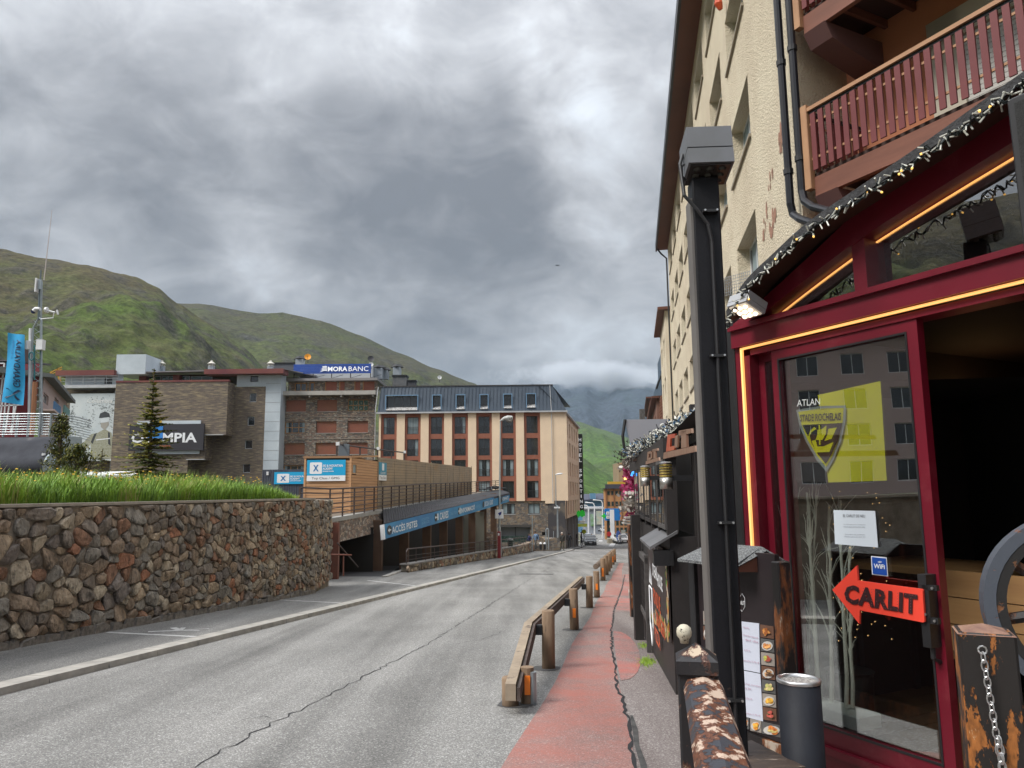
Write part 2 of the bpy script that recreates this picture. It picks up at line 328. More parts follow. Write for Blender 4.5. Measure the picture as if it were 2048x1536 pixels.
def asphalt(name, tone, warm=1.0, red=None, redcut=(.35, .62)):
    if name in _mc: return _mc[name]
    m, t, b = base(name); _mc[name] = m
    tcn = _n(t, 'ShaderNodeTexCoord'); V = tcn.outputs['Object']
    f = _n(t, 'ShaderNodeTexNoise', inp={'Scale': 75, 'Detail': 3, 'Roughness': .8}); L(V, f.inputs['Vector'], t)
    g = _n(t, 'ShaderNodeTexNoise', inp={'Scale': .55, 'Detail': 6, 'Roughness': .6}); L(V, g.inputs['Vector'], t)
    # long soft wear streaks that follow the street
    mp = _n(t, 'ShaderNodeMapping'); mp.inputs['Rotation'].default_value = (0, 0, SA); mp.inputs['Scale'].default_value = (1.1, .04, 1); L(V, mp.inputs[0], t)
    h = _n(t, 'ShaderNodeTexNoise', inp={'Scale': 1.6, 'Detail': 3}); L(mp.outputs[0], h.inputs['Vector'], t)
    vo = _n(t, 'ShaderNodeTexVoronoi', inp={'Scale': 95}); L(V, vo.inputs['Vector'], t)
    r = _n(t, 'ShaderNodeValToRGB'); L(f.outputs[0], r.inputs[0], t)
    r.color_ramp.elements[0].position = .36; r.color_ramp.elements[1].position = .66
    r.color_ramp.elements[0].color = (tone * .52 * warm, tone * .52, tone * .53, 1); r.color_ramp.elements[1].color = (tone * 1.65 * warm, tone * 1.62, tone * 1.52, 1)
    s2 = _n(t, 'ShaderNodeSeparateColor'); L(vo.outputs['Color'], s2.inputs[0], t)
    mr0 = _n(t, 'ShaderNodeMapRange'); mr0.inputs[1].default_value = .86; mr0.inputs[2].default_value = .9; L(s2.outputs[0], mr0.inputs[0], t)
    m0 = _n(t, 'ShaderNodeMix', data_type='RGBA'); L(mth(t, 'MULTIPLY', mr0.outputs[0], .6), m0.inputs[0], t); L(r.outputs[0], m0.inputs[6], t); m0.inputs[7].default_value = (tone * 2.6, tone * 2.6, tone * 2.5, 1)
    k = mth(t, 'ADD', mth(t, 'MULTIPLY', g.outputs[0], .7), mth(t, 'MULTIPLY', h.outputs[0], 1.5)); k = mth(t, 'ADD', k, -.1)
    sc_ = _n(t, 'ShaderNodeVectorMath', operation='SCALE'); L(m0.outputs[2], sc_.inputs[0], t); L(k, sc_.inputs['Scale'], t); out = sc_.outputs[0]
    if red:
        n = _n(t, 'ShaderNodeTexNoise', inp={'Scale': 1.1, 'Detail': 8, 'Roughness': .72}); L(V, n.inputs['Vector'], t)
        kk = mth(t, 'ADD', mth(t, 'MULTIPLY', f.outputs[0], .55), mth(t, 'MULTIPLY', n.outputs[0], .75)); kk = mth(t, 'SUBTRACT', kk, .15)
        mr = _n(t, 'ShaderNodeMapRange'); mr.inputs[1].default_value = redcut[0]; mr.inputs[2].default_value = redcut[1]; mr.inputs[3].default_value = .12; mr.inputs[4].default_value = .95; L(kk, mr.inputs[0], t)
        mx = _n(t, 'ShaderNodeMix', data_type='RGBA'); L(mr.outputs[0], mx.inputs[0], t); L(out, mx.inputs[6], t); mx.inputs[7].default_value = (*red, 1); out = mx.outputs[2]
    L(out, b.inputs['Base Color'], t); b.inputs['Roughness'].default_value = .88; b.inputs['Specular IOR Level'].default_value = .3
    bp = _n(t, 'ShaderNodeBump', inp={'Strength': .8, 'Distance': .006}); L(f.outputs[0], bp.inputs['Height'], t); L(bp.outputs[0], b.inputs['Normal'], t)
    return m
def hill_mat(name, green, olive, rock, s1, s2, rk=(.52, .62), snow=None):
    m, t, b = base(name)
    tcn = _n(t, 'ShaderNodeTexCoord'); V = tcn.outputs['Object']
    geo = _n(t, 'ShaderNodeNewGeometry'); sp = _n(t, 'ShaderNodeSeparateXYZ'); L(geo.outputs['Position'], sp.inputs[0], t)
    a = _n(t, 'ShaderNodeTexNoise', inp={'Scale': s1, 'Detail': 8, 'Roughness': .62}); L(V, a.inputs['Vector'], t)
    hgt = _n(t, 'ShaderNodeMapRange'); hgt.inputs[1].default_value = s2[0]; hgt.inputs[2].default_value = s2[1]; hgt.inputs[3].default_value = -.22; hgt.inputs[4].default_value = .2; L(sp.outputs[2], hgt.inputs[0], t)
    k = mth(t, 'ADD', a.outputs[0], hgt.outputs[0])
    r = _n(t, 'ShaderNodeValToRGB'); L(k, r.inputs[0], t); e = r.color_ramp.elements
    e[0].position = .32; e[0].color = (*green, 1); e[1].position = .62; e[1].color = (*olive, 1)
    c = e.new(.46); c.color = (*[(x + y) / 2 * .95 for x, y in zip(green, olive)], 1)
    n2 = _n(t, 'ShaderNodeTexNoise', inp={'Scale': s1 * 3.2, 'Detail': 9, 'Roughness': .7, 'Distortion': .4}); L(V, n2.inputs['Vector'], t)
    # steeper ground shows more rock
    ng = _n(t, 'ShaderNodeSeparateXYZ'); L(geo.outputs['Normal'], ng.inputs[0], t)
    k2 = mth(t, 'ADD', n2.outputs[0], mth(t, 'MULTIPLY', mth(t, 'SUBTRACT', .86, ng.outputs[2]), .35))
    mr = _n(t, 'ShaderNodeMapRange'); mr.inputs[1].default_value = rk[0]; mr.inputs[2].default_value = rk[1]; mr.inputs[4].default_value = .85; L(k2, mr.inputs[0], t)
    n4 = _n(t, 'ShaderNodeTexNoise', inp={'Scale': s1 * 40, 'Detail': 5, 'Roughness': .7}); L(V, n4.inputs['Vector'], t)
    rr = _n(t, 'ShaderNodeValToRGB'); L(n4.outputs[0], rr.inputs[0], t); rr.color_ramp.elements[0].position = .35; rr.color_ramp.elements[1].position = .7
    rr.color_ramp.elements[0].color = (*[x * .4 for x in rock], 1); rr.color_ramp.elements[1].color = (*[x * 1.3 for x in rock], 1)
    mx = _n(t, 'ShaderNodeMix', data_type='RGBA'); L(mr.outputs[0], mx.inputs[0], t); L(r.outputs[0], mx.inputs[6], t); L(rr.outputs[0], mx.inputs[7], t)
    n3 = _n(t, 'ShaderNodeTexNoise', inp={'Scale': s1 * 22, 'Detail': 6, 'Roughness': .75}); L(V, n3.inputs['Vector'], t)
    mm = mth(t, 'MAXIMUM', mth(t, 'ADD', mth(t, 'MULTIPLY', n3.outputs[0], 3.4), -.7), .18)
    vs_ = _n(t, 'ShaderNodeVectorMath', operation='SCALE'); L(mx.outputs[2], vs_.inputs[0], t); L(mm, vs_.inputs['Scale'], t); out = vs_.outputs[0]
    if snow:
        ns = _n(t, 'ShaderNodeTexNoise', inp={'Scale': snow[0], 'Detail': 5, 'Roughness': .5, 'Distortion': .3})
        mp = _n(t, 'ShaderNodeMapping'); mp.inputs['Scale'].default_value = (1, .3, .35); mp.inputs['Rotation'].default_value = (0, .9, 0); L(V, mp.inputs[0], t); L(mp.outputs[0], ns.inputs['Vector'], t)
        sh = _n(t, 'ShaderNodeMapRange'); sh.inputs[1].default_value = snow[1]; sh.inputs[2].default_value = snow[2]; sh.inputs[4].default_value = .12; L(sp.outputs[2], sh.inputs[0], t)
        ks = _n(t, 'ShaderNodeMapRange'); ks.inputs[1].default_value = .735; ks.inputs[2].default_value = .75; L(mth(t, 'ADD', ns.outputs[0], sh.outputs[0]), ks.inputs[0], t)
        m3 = _n(t, 'ShaderNodeMix', data_type='RGBA'); L(ks.outputs[0], m3.inputs[0], t); L(out, m3.inputs[6], t); m3.inputs[7].default_value = (.75, .78, .82, 1); out = m3.outputs[2]
    L(out, b.inputs['Base Color'], t); b.inputs['Roughness'].default_value = .95; b.inputs['Specular IOR Level'].default_value = .15
    bp = _n(t, 'ShaderNodeBump', inp={'Strength': 1.0, 'Distance': .06 / s1}); L(n2.outputs[0], bp.inputs['Height'], t)
    L(bp.outputs[0], b.inputs['Normal'], t)
    return m
BLACK = mat('black_paint', (.012, .012, .013), .45, c2=(.02, .02, .022), scale=3, bump=.15, bscale=60)
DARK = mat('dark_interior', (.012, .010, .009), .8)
STEEL = mat('grey_steel', (.33, .34, .35), .45, metal=.7, c2=(.42, .43, .44), scale=3)
WHITE = mat('white_paint', (.72, .73, .74), .5, c2=(.62, .63, .64), scale=1.5)
WGLASS = mat('window_glass', (.012, .016, .018), .06, spec=.8)
CONC = mat('concrete', (.34, .32, .29), .85, c2=(.44, .42, .38), scale=3, bump=.3, bscale=30)
WPRINT = mat('white_print', (.8, .82, .84), .6)
MALU = mat('brushed_aluminium', (.6, .6, .6), .35, metal=.9)
# ================================================ THE SETTING
ASPH = asphalt('road_asphalt', .172, 1.0)
ASPH2 = asphalt('pavement_asphalt', .14, 1.0)
ASPH3 = asphalt('verge_asphalt', .15, 1.0, red=(.34, .13, .11), redcut=(.74, .86))
REDA = asphalt('red_lane_asphalt', .18, 1.0, red=(.35, .128, .102), redcut=(.34, .64)); REDB = asphalt('red_patch_asphalt', .16, 1.0, red=(.42, .13, .105), redcut=(.40, .66))
DIRT = mat('dirt_ground', (.07, .075, .04), .95, c2=(.12, .11, .08), scale=.3, bump=.4, bscale=8)
def strip(name, q0, q1, S, dz, m, kind='structure', parent=None, **k):
    mb = MB()
    for a, b in zip(S, S[1:]):
        qa = (q0(a), q1(a)) if callable(q0) else (q0, q1); qb = (q0(b), q1(b)) if callable(q0) else (q0, q1)
        mb.poly([st(qa[0], a, dz), st(qa[1], a, dz), st(qb[1], b, dz), st(qb[0], b, dz)], True)
    return obj(name, mb, m, parent, kind=kind, **k)
# ground: one sheet to the horizon, with the sunken court on the left
g = MB(); drop = lambda q, s: -1.3 if (q < -9.85 and 34.5 <= s <= 140) else 0
QB = [-6000, -2500, -900, -300, -100, -40, -9.9, -9.8, -2, 8, 60, 300, 900, 2500, 6000]
SB = [-3000, -800, -200, -40, 0, 34.4, 34.6, 60, 90, 115, 139, 145, 220, 320, 700, 1500, 3000, 6000]
ids = {}
for q in QB:
    for s in SB: ids[q, s] = g.av([st(q, s, -.012 + drop(q, s)) + Vector((0, 0, -0 if s > -40 else 2.2))], True)
for a, b in zip(QB, QB[1:]):
    for c, d in zip(SB, SB[1:]): g.face((ids[a, c], ids[b, c], ids[b, d], ids[a, d]))
obj('ground', g, DIRT, kind='structure')
KQ = qs(700, 1214)[0]                       # kerb face, metres right of the camera line
SS = [-14, -4, 2, 6, 10, 14, 20, 28, 36, 46, 58, 72, 86, 100, 115]
def bend(s): return 0 if s < 125 else -((s - 125) / 95) ** 2 * 7       # the street swings left far off
SF_ = SS + [125, 140, 155, 170, 190, 210, 240, 280, 330]
strip('road', lambda s: KQ + .01 + (0 if s < 84 else max(-(s - 84) * .06, -2.6)) + bend(s), lambda s: -.9 + (0 if s < 44 else min((s - 44) * .5, 7)) + bend(s), SF_, 0, ASPH)
# left pavement with its painted bays
strip('pavement', -9.75, KQ - .30, [s for s in SS if s <= 86], .07, ASPH2)
strip('forecourt', -17, -9.75, [21.5, 24, 27, 30, 33.6], .07, ASPH2)
strip('forecourt', -12.5, KQ - .3, [86, 92, 100, 110], .07, asphalt('court_asphalt', .16))
LINEP = mat('worn_line_paint', (.50, .50, .49), .7, c2=(.22, .22, .22), scale=9, contrast=(.45, .72))
def paint(name, pts, dz=.004, m=None, parent=None):
    mb = MB(); mb.poly([st(q, s, dz) for q, s in pts], True); return obj(name, mb, m or LINEP, parent, kind='structure')
def seg(q0, s0, q1, s1, w):
    d = Vector((q1 - q0, s1 - s0)).normalized(); n = Vector((-d.y, d.x)) * w / 2
    return [(q0 + n.x, s0 + n.y), (q0 - n.x, s0 - n.y), (q1 - n.x, s1 - n.y), (q1 + n.x, s1 + n.y)]
for (x0, y0, x1, y1) in ((215, 1265, 420, 1275), (560, 1200, 700, 1207), (735, 1161, 843, 1173), (835, 1146, 925, 1150)):
    a = qs(x0, y0, .07); b = qs(x1, y1, .07); paint('bay_line', seg(*a, *b, .05 if x0 == 835 else .10), .074)
# faded bird-like mark on the pavement
c0 = qs(360, 1261, .07); mb = MB()
for (a, r1, w_) in ((0, .36, .06), (2.6, .4, .11), (3.5, .45, .11), (2.2, .28, .08), (.5, .4, .05)):
    dq, ds = math.cos(a), math.sin(a)
    mb.poly([st(q, s, .074) for q, s in seg(c0[0], c0[1], c0[0] + dq * r1, c0[1] + ds * r1 * 1.6, w_)], True)
obj('pavement_mark', mb, LINEP, kind='structure')
# kerb: every kerbstone its own piece
kerb = thing('kerb', st(KQ, 6), 'long pale granite kerb along the left side of the road', 'kerb', kind='structure')
KM = mat('kerb_concrete', (.38, .36, .325), .8, c2=(.25, .24, .22), scale=3.3, bump=.25, bscale=50)
s = 2.0; k = 0
while s < 84:
    ln = 1.0; mb = MB(); d = .004 * rnd.uniform(-1, 1)
    p = [st(KQ - .30, s + .014, -.1), st(KQ + d, s + .014, -.1), st(KQ + d, s + ln - .014, -.1), st(KQ - .30, s + ln - .014, -.1)]
    t_ = [st(KQ - .30, s + .008, .075), st(KQ - .015 + d, s + .008, .075), st(KQ - .015 + d, s + ln - .008, .075), st(KQ - .30, s + ln - .008, .075)]
    mb.hexa(p + t_, True); obj('kerbstone', mb, KM, kerb); s += ln
# right: red walking lane, verge
lane_l = lambda s: -.98 + .03 * math.sin(s * .9) + (0 if s < 40 else 0); JP = sorted([qs(*p)[::-1] for p in ((1300, 1700), (1275, 1540), (1262, 1500), (1256, 1440), (1240, 1380), (1228, 1320), (1223, 1270), (1228, 1220), (1243, 1180), (1246, 1160), (1243, 1140))])
def lane_r(s):
    for a, b in zip(JP, JP[1:]):
        if a[0] <= s <= b[0]: return a[1] + (b[1] - a[1]) * (s - a[0]) / (b[0] - a[0])
    return JP[0][1] if s < JP[0][0] else JP[-1][1]
LS = [-3, 0, 2, 3, 4, 5, 6, 7, 8, 9, 10, 11, 12, 13, 14, 16, 18, 20, 23, 26, 30, 34, 38, 42, 46]
strip('red_lane', lane_l, lane_r, LS, .006, REDA)
strip('verge', lane_r, lambda s: 6.0, LS, .004, ASPH3)
strip('red_patch', lambda s: lane_r(s) + .03, lambda s: lane_r(s) + .03 + max(0.0, .34 * math.sqrt(max(0, 1 - ((s - 11.4) / 2.3) ** 2))), [9.1, 9.2, 9.4, 9.7, 10.1, 10.6, 11.4, 12.2, 12.8, 13.2, 13.5, 13.7], .008, REDB)
strip('red_patch', lambda s: lane_r(s) + .03, lambda s: lane_r(s) + .42, [17, 18, 20, 24, 28, 33], .008, REDB)
strip('verge', lambda s: -.9 + min((s - 46) * .5, 7), lambda s: 14, [46, 60, 80, 110, 140], -.004, ASPH2)
# cracks: thin ragged strips of open joint
CR = mat('crack_tar', (.018, .018, .02), .9)
def crack(name, pts, w0, dz=.012, jit=.03, kind='structure'):
    mb = MB(); P = []
    for (a, b) in zip(pts, pts[1:]):
        n = max(2, int(math.hypot(b[0] - a[0], b[1] - a[1]) / .12))
        for i in range(n): t = i / n; P.append((a[0] + (b[0] - a[0]) * t + rnd.gauss(0, jit) * (b[1] - a[1] != 0), a[1] + (b[1] - a[1]) * t))
    P.append(pts[-1]); pr = None
    for q, s in P:
        w_ = w0 * rnd.uniform(.35, 1.5); cur = [st(q - w_ / 2, s, dz), st(q + w_ / 2, s, dz)]
        if pr: mb.poly([pr[0], pr[1], cur[1], cur[0]], True)
        pr = cur
    return obj(name, mb, CR, kind=kind)
crack('road_crack', [qs(380, 1536), qs(560, 1440), qs(700, 1368), qs(860, 1285), qs(960, 1222), qs(1050, 1165), qs(1110, 1128), qs(1150, 1112)], .013, .004, .022)
for pts in (((560, 1440), (520, 1432), (470, 1446)), ((860, 1285), (905, 1290), (960, 1280), (1010, 1262)), ((920, 1248), (955, 1240), (1000, 1236)), ((1000, 1195), (1040, 1192))): crack('road_crack', [qs(*p) for p in pts], .007, .004, .02)
crack('road_crack', [qs(640, 1399), qs(900, 1392)], .006, .004, 0)
crack('road_crack', [qs(930, 1205), qs(1010, 1218)], .006, .004, 0)
crack('footway_joint', [qs(1275, 1540), qs(1262, 1500), qs(1258, 1440), qs(1238, 1380), qs(1226, 1320), qs(1222, 1270), qs(1228, 1220), qs(1243, 1180), qs(1250, 1150)], .028, .010, .012)
GUT = mat('dirty_gutter', (.035, .034, .033), .9, c2=(.08, .078, .075), scale=6, bump=.6, bscale=60)
mb = MB(); A_ = [qs(x, y) for x, y in ((1262, 1440), (1290, 1400), (1330, 1460), (1350, 1536), (1300, 1545), (1275, 1536))]
pr = None
for t in range(14):
    s = 7.4 - t * .5; q = lane_r(s) + .03; wd = .02 + max(0, 5.6 - s) * .045 + rnd.uniform(0, .03)
    cur = [st(q, s, .009), st(q + wd, s, .009)]
    if pr: mb.poly([pr[0], pr[1], cur[1], cur[0]], True)
    pr = cur
obj('gutter_dirt', mb, GUT, kind='structure')
mb = MB()                                     # iron grating across the road
a = qs(1040, 1148); b = qs(1110, 1147)
for i in range(12):
    q = a[0] + (b[0] - a[0]) * i / 12; mb.hexa([st(q, a[1] - .18, .001), st(q + .12, a[1] - .18, .001), st(q + .12, a[1] + .22, .001), st(q, a[1] + .22, .001), st(q, a[1] - .18, .009), st(q + .12, a[1] - .18, .009), st(q + .12, a[1] + .22, .009), st(q, a[1] + .22, .009)], True)
obj('drain_grating', mb, mat('cast_iron', (.05, .05, .05), .6, metal=.4), label='dark iron drain grating set across the middle of the road', cat='drain grating')
# far markings: crossing bars and stop line
WL = mat('road_paint', (.55, .55, .54), .7, c2=(.4, .4, .4), scale=2)
for i in range(7):
    x = 1186 + i * 8; c1 = qs(x, 1079); paint('crossing_bar', [(c1[0] - .25 - i * .4 * 0, 145), (c1[0] + .35, 145), (c1[0] + .55, 139), (c1[0] - .1, 139)], .006, WL)
for (x0, y0, x1, y1) in ((1196, 1093.5, 1203, 1093.5), (1210, 1093.6, 1217, 1093.6), (1222, 1092.6, 1229, 1089)):
    a = qs(x0, y0); b = qs(x1, y1); paint('lane_marking', seg(a[0], a[1], b[0], b[1] + .02, .8), .006, WL)
# ------------------------------------------------ hills
def ridge(name, prof, Rr, Rb, zb, m, na, nv, amp, fs, back=.5, hp=1.25, seed=0, Rf=None, gul=0.0):
    """prof: list of (azimuth, tan elevation) of the skyline"""
    v = []; f = []; a0, a1 = prof[0][0], prof[-1][0]
    def e(a):
        for (x0, y0), (x1, y1) in zip(prof, prof[1:]):
            if a <= x1: t = (a - x0) / (x1 - x0); t = t * t * (3 - 2 * t) * .35 + t * .65; return y0 + (y1 - y0) * t
        return prof[-1][1]
    rows = nv + 6
    for i in range(na + 1):
        a = a0 + (a1 - a0) * i / na; rr = Rr * (1 + (Rf(a) if Rf else 0)); zr = EYE + e(a) * rr
        for j in range(rows + 1):
            vv = j / nv; r = Rb + (rr - Rb) * vv
            if vv <= 1: z = zb + (zr - zb) * vv ** hp
            else: z = zr - (zr - zb) * (vv - 1) * back
            x, y = math.sin(a) * r, math.cos(a) * r
            env = math.sin(math.pi * min(vv, 1)) ** .7 if vv < 1 else 0
            n = noise.fractal(Vector((x * fs, y * fs, seed)), .9, 2.1, 6)
            if gul: n += gul * (abs(noise.noise(Vector((a * 22 + vv * 1.2, vv * 1.5, seed + 3)))) * -2 + .5)
            z += n * amp * env + noise.fractal(Vector((x * fs * 5, y * fs * 5, seed)), .8, 2, 4) * amp * .05
            v.append((x, y, z))
    for i in range(na):
        for j in range(rows):
            p = i * (rows + 1) + j; f.append((p, p + rows + 1, p + rows + 2, p + 1))
    me = bpy.data.meshes.new(name); me.from_pydata(v, [], f); me.materials.append(m); me.polygons.foreach_set('use_smooth', [True] * len(f))
    return obj(name, me, None, kind='structure')
def az(px, py):
    d = pdir(px, py); return (math.atan2(d.x, d.y), d.z / math.hypot(d.x, d.y))
HM1 = hill_mat('hill_grass', (.066, .098, .02), (.078, .066, .032), (.075, .068, .055), .011, (0, 210), (.50, .62))
HM2 = hill_mat('hill_grass_rear', (.068, .09, .022), (.058, .054, .029), (.07, .066, .058), .008, (-200, 420), (.49, .62))
HM3 = hill_mat('hill_meadow', (.07, .135, .022), (.066, .09, .026), (.075, .08, .065), .006, (-300, 500), (.52, .64))
HM4 = hill_mat('mountain_rock', (.022, .04, .03), (.035, .045, .062), (.045, .055, .075), .0016, (-200, 900), (.36, .5), snow=(.0032, 300, 900))
p1 = [(rad(-120), .30), (rad(-100), .33), (rad(-80), .34), (rad(-60), .36), (rad(-46), .375)] + [az(*p) for p in ((-150, 470), (0, 497), (60, 511), (120, 520), (190, 535), (270, 553), (315, 574), (355, 607), (410, 640), (480, 690), (560, 770), (640, 850), (740, 940))]
ridge('hill', p1, 620, 150, -2, HM1, 560, 150, 19, .012, seed=2.0, gul=.14)
p2 = [az(*p) for p in ((200, 640), (340, 606), (400, 607), (470, 619), (520, 627), (565, 625), (640, 641), (720, 671), (800, 706), (870, 737), (945, 766), (1010, 800), (1080, 870), (1150, 960))]
ridge('hill', p2, 1150, 300, -6, HM2, 420, 120, 30, .004, seed=9.0, gul=.2)
p3 = [az(*p) for p in ((1000, 800), (1100, 832), (1150, 842), (1200, 858), (1245, 872), (1330, 905), (1500, 960))]
ridge('hill', p3, 2100, 700, -40, HM3, 240, 110, 48, .0022, seed=5.0, gul=.3, hp=1.5)
p4 = [az(*p) for p in ((1080, 890), (1165, 915), (1200, 940), (1240, 962), (1300, 985), (1400, 1010))]
ridge('hill', p4, 900, 420, -24, HM3, 160, 60, 9, .008, seed=7.0, gul=.5)
p5 = [az(*p) for p in ((850, 800), (950, 790), (1050, 772), (1120, 768), (1180, 764), (1230, 762), (1290, 764), (1400, 790), (1600, 840), (1900, 900))]
ridge('mountain', p5, 4600, 2200, -80, HM4, 360, 150, 120, .0011, seed=4.0, gul=.9, hp=1.1)
# ------------------------------------------------ mountain air
hz = MB(); hz.box(-6900, -3200, -60, 6900, 7200, 760)
hm = bpy.data.materials.new('mountain_air'); hm.use_nodes = True; ht = hm.node_tree; ht.nodes.clear()
pv = _n(ht, 'ShaderNodeVolumePrincipled', inp={'Density': 6.5e-5, 'Anisotropy': .1}); pv.inputs['Color'].default_value = (.62, .80, 1, 1)
oo = _n(ht, 'ShaderNodeOutputMaterial'); L(pv.outputs[0], oo.inputs['Volume'], ht)
obj('haze', hz, hm, kind='stuff')
# ------------------------------------------------ cloud lying on the mountain
cm_ = bpy.data.materials.new('cloud_vapour'); cm_.use_nodes = True; ct = cm_.node_tree; ct.nodes.clear()
tc_ = _n(ct, 'ShaderNodeTexCoord'); ln = _n(ct, 'ShaderNodeVectorMath', operation='LENGTH'); L(tc_.outputs['Object'], ln.inputs[0], ct)
ge = _n(ct, 'ShaderNodeNewGeometry'); nz_ = _n(ct, 'ShaderNodeTexNoise', inp={'Scale': .0045, 'Detail': 5, 'Roughness': .6}); L(ge.outputs['Position'], nz_.inputs['Vector'], ct)
fall = mth(ct, 'SUBTRACT', 1.0, ln.outputs['Value']); dn_ = mth(ct, 'ADD', mth(ct, 'MULTIPLY', fall, 1.1), mth(ct, 'MULTIPLY', mth(ct, 'SUBTRACT', nz_.outputs[0], .62), 2.6))
pv = _n(ct, 'ShaderNodeVolumePrincipled', inp={'Anisotropy': .3}); pv.inputs['Color'].default_value = (.93, .96, 1, 1); L(mth(ct, 'MULTIPLY', mth(ct, 'MAXIMUM', dn_, 0), .016), pv.inputs['Density'], ct)
oo = _n(ct, 'ShaderNodeOutputMaterial'); L(pv.outputs[0], oo.inputs['Volume'], ct)
for (px, py, Y, a_, b_, c_) in ((1150, 752, 3900, 520, 350, 105), (1265, 758, 3900, 420, 320, 95)):
    m = MB(); N_ = 16; R_ = [m.av([(math.cos(k / N_ * 6.2832) * math.sin(t), math.sin(k / N_ * 6.2832) * math.sin(t), math.cos(t)) for k in range(N_)], True) for t in (.15, .5, .9, 1.3, 1.57, 1.9, 2.3, 2.7, 3.0)]
    for A, B in zip(R_, R_[1:]):
        for k in range(N_): m.face((A + k, B + k, B + (k + 1) % N_, A + (k + 1) % N_))
    m.face([R_[0] + k for k in range(N_)]); m.face([R_[-1] + N_ - 1 - k for k in range(N_)])
    c = obj('cloud', m, cm_, kind='stuff'); c.location = at(px, py, Y); c.scale = (a_, b_, c_)
# ================================================ LEFT: RUBBLE WALL, GRASS, TREES
ROCKC = [(.20, .15, .105), (.15, .125, .10), (.27, .21, .145), (.20, .11, .068), (.30, .255, .19), (.135, .115, .10), (.26, .12, .068), (.18, .165, .14)]
ROCKS = [mat('wall_rock_%d' % i, c, .8, c2=[x * 1.9 for x in c], scale=5, bump=1.0, bscale=16, bdist=.06, contrast=(.42, .68), stretch=(1, 1, .6), c3=[x * .35 for x in c], s3=9, k3=(.52, .66)) for i, c in enumerate(ROCKC)]
MORT = mat('wall_mortar', (.16, .135, .105), .95, c2=(.25, .22, .175), scale=6, bump=.8, bscale=30, bdist=.02)
def clip(poly, mx, mz, nx, nz):
    out = []
    for i, p in enumerate(poly):
        q = poly[(i + 1) % len(poly)]; a = (p[0] - mx) * nx + (p[1] - mz) * nz; b = (q[0] - mx) * nx + (q[1] - mz) * nz
        if a <= 0: out.append(p)
        if (a < 0) != (b < 0) and a != b:
            t = a / (a - b); out.append((p[0] + (q[0] - p[0]) * t, p[1] + (q[1] - p[1]) * t))
    return out
def cells(u0, u1, zlo, zhi, size, rg):
    """irregular stones: Voronoi cells between two heights (functions of u)"""
    pts = []; u = u0; 
    while u < u1:
        d = size(u); z = zlo(u) + rg.uniform(0, d * .6)
        while z < zhi(u):
            pts.append((u + rg.uniform(-.42, .42) * d, z + rg.uniform(-.3, .3) * d * .7, d * rg.choice((.5, .65, .9, 1, 1.2, 1.45)))); z += d * .72
        u += d * .95
    out = []
    for i, (x, z, d) in enumerate(pts):
        lo, hi = zlo(x), zhi(x); po = [(x - d, max(z - d, lo)), (x + d, max(z - d, lo)), (x + d, min(z + d, hi)), (x - d, min(z + d, hi))]
        for k in range(max(0, i - 70), min(len(pts), i + 70)):
            if k == i: continue
            X, Z, D = pts[k]
            if abs(X - x) > 2 * d or abs(Z - z) > 2 * d: continue
            w_ = .5 + .30 * (d - D) / max(d, D); nx, nz = X - x, (Z - z) * 1.35
            po = clip(po, x + (X - x) * w_, z + (Z - z) * w_, nx, nz)
            if len(po) < 3: break
        if len(po) >= 3:
            ar = abs(sum(po[a][0] * po[(a + 1) % len(po)][1] - po[(a + 1) % len(po)][0] * po[a][1] for a in range(len(po)))) / 2
            if ar > .0025: out.append((ar, po))
    return out
def stone(mb, po, y0, h, gap, rg):
    cx = sum(p[0] for p in po) / len(po); cz = sum(p[1] for p in po) / len(po)
    r = []
    for i, p in enumerate(po):                   # cut the corners once
        q = po[(i + 1) % len(po)]
        if math.hypot(p[0] - q[0], p[1] - q[1]) < .03: r.append(p); continue
        c_ = rg.uniform(.16, .3); r.append((p[0] + (q[0] - p[0]) * c_, p[1] + (q[1] - p[1]) * c_)); r.append((p[0] + (q[0] - p[0]) * (1 - c_), p[1] + (q[1] - p[1]) * (1 - c_)))
    n = len(r); tx, tz = rg.uniform(-.3, .3), rg.uniform(-.3, .3)
    rings = []
    for sc_, dy in ((1, 0), (1, -.55), (.84, -.95)):
        P = []
        for (a, b) in r:
            L_ = math.hypot(a - cx, b - cz) + 1e-6; k_ = max(.3, (L_ - gap) / L_) * sc_
            x, z = cx + (a - cx) * k_, cz + (b - cz) * k_
            yy = y0 + dy * h - (tx * (x - cx) + tz * (z - cz)) * (dy < 0) + (rg.uniform(-.12, .12) * h if dy < -.9 else 0)
            P.append((x, yy, z))
        rings.append(mb.av(P))
    c_ = mb.av([(cx + rg.uniform(-.02, .02), y0 - h * rg.uniform(.95, 1.25), cz)])
    for A, B in zip(rings, rings[1:]):
        for k_ in range(n): mb.face((A + k_, A + (k_ + 1) % n, B + (k_ + 1) % n, B + k_))
    for k_ in range(n): mb.face((rings[-1] + k_, rings[-1] + (k_ + 1) % n, c_))
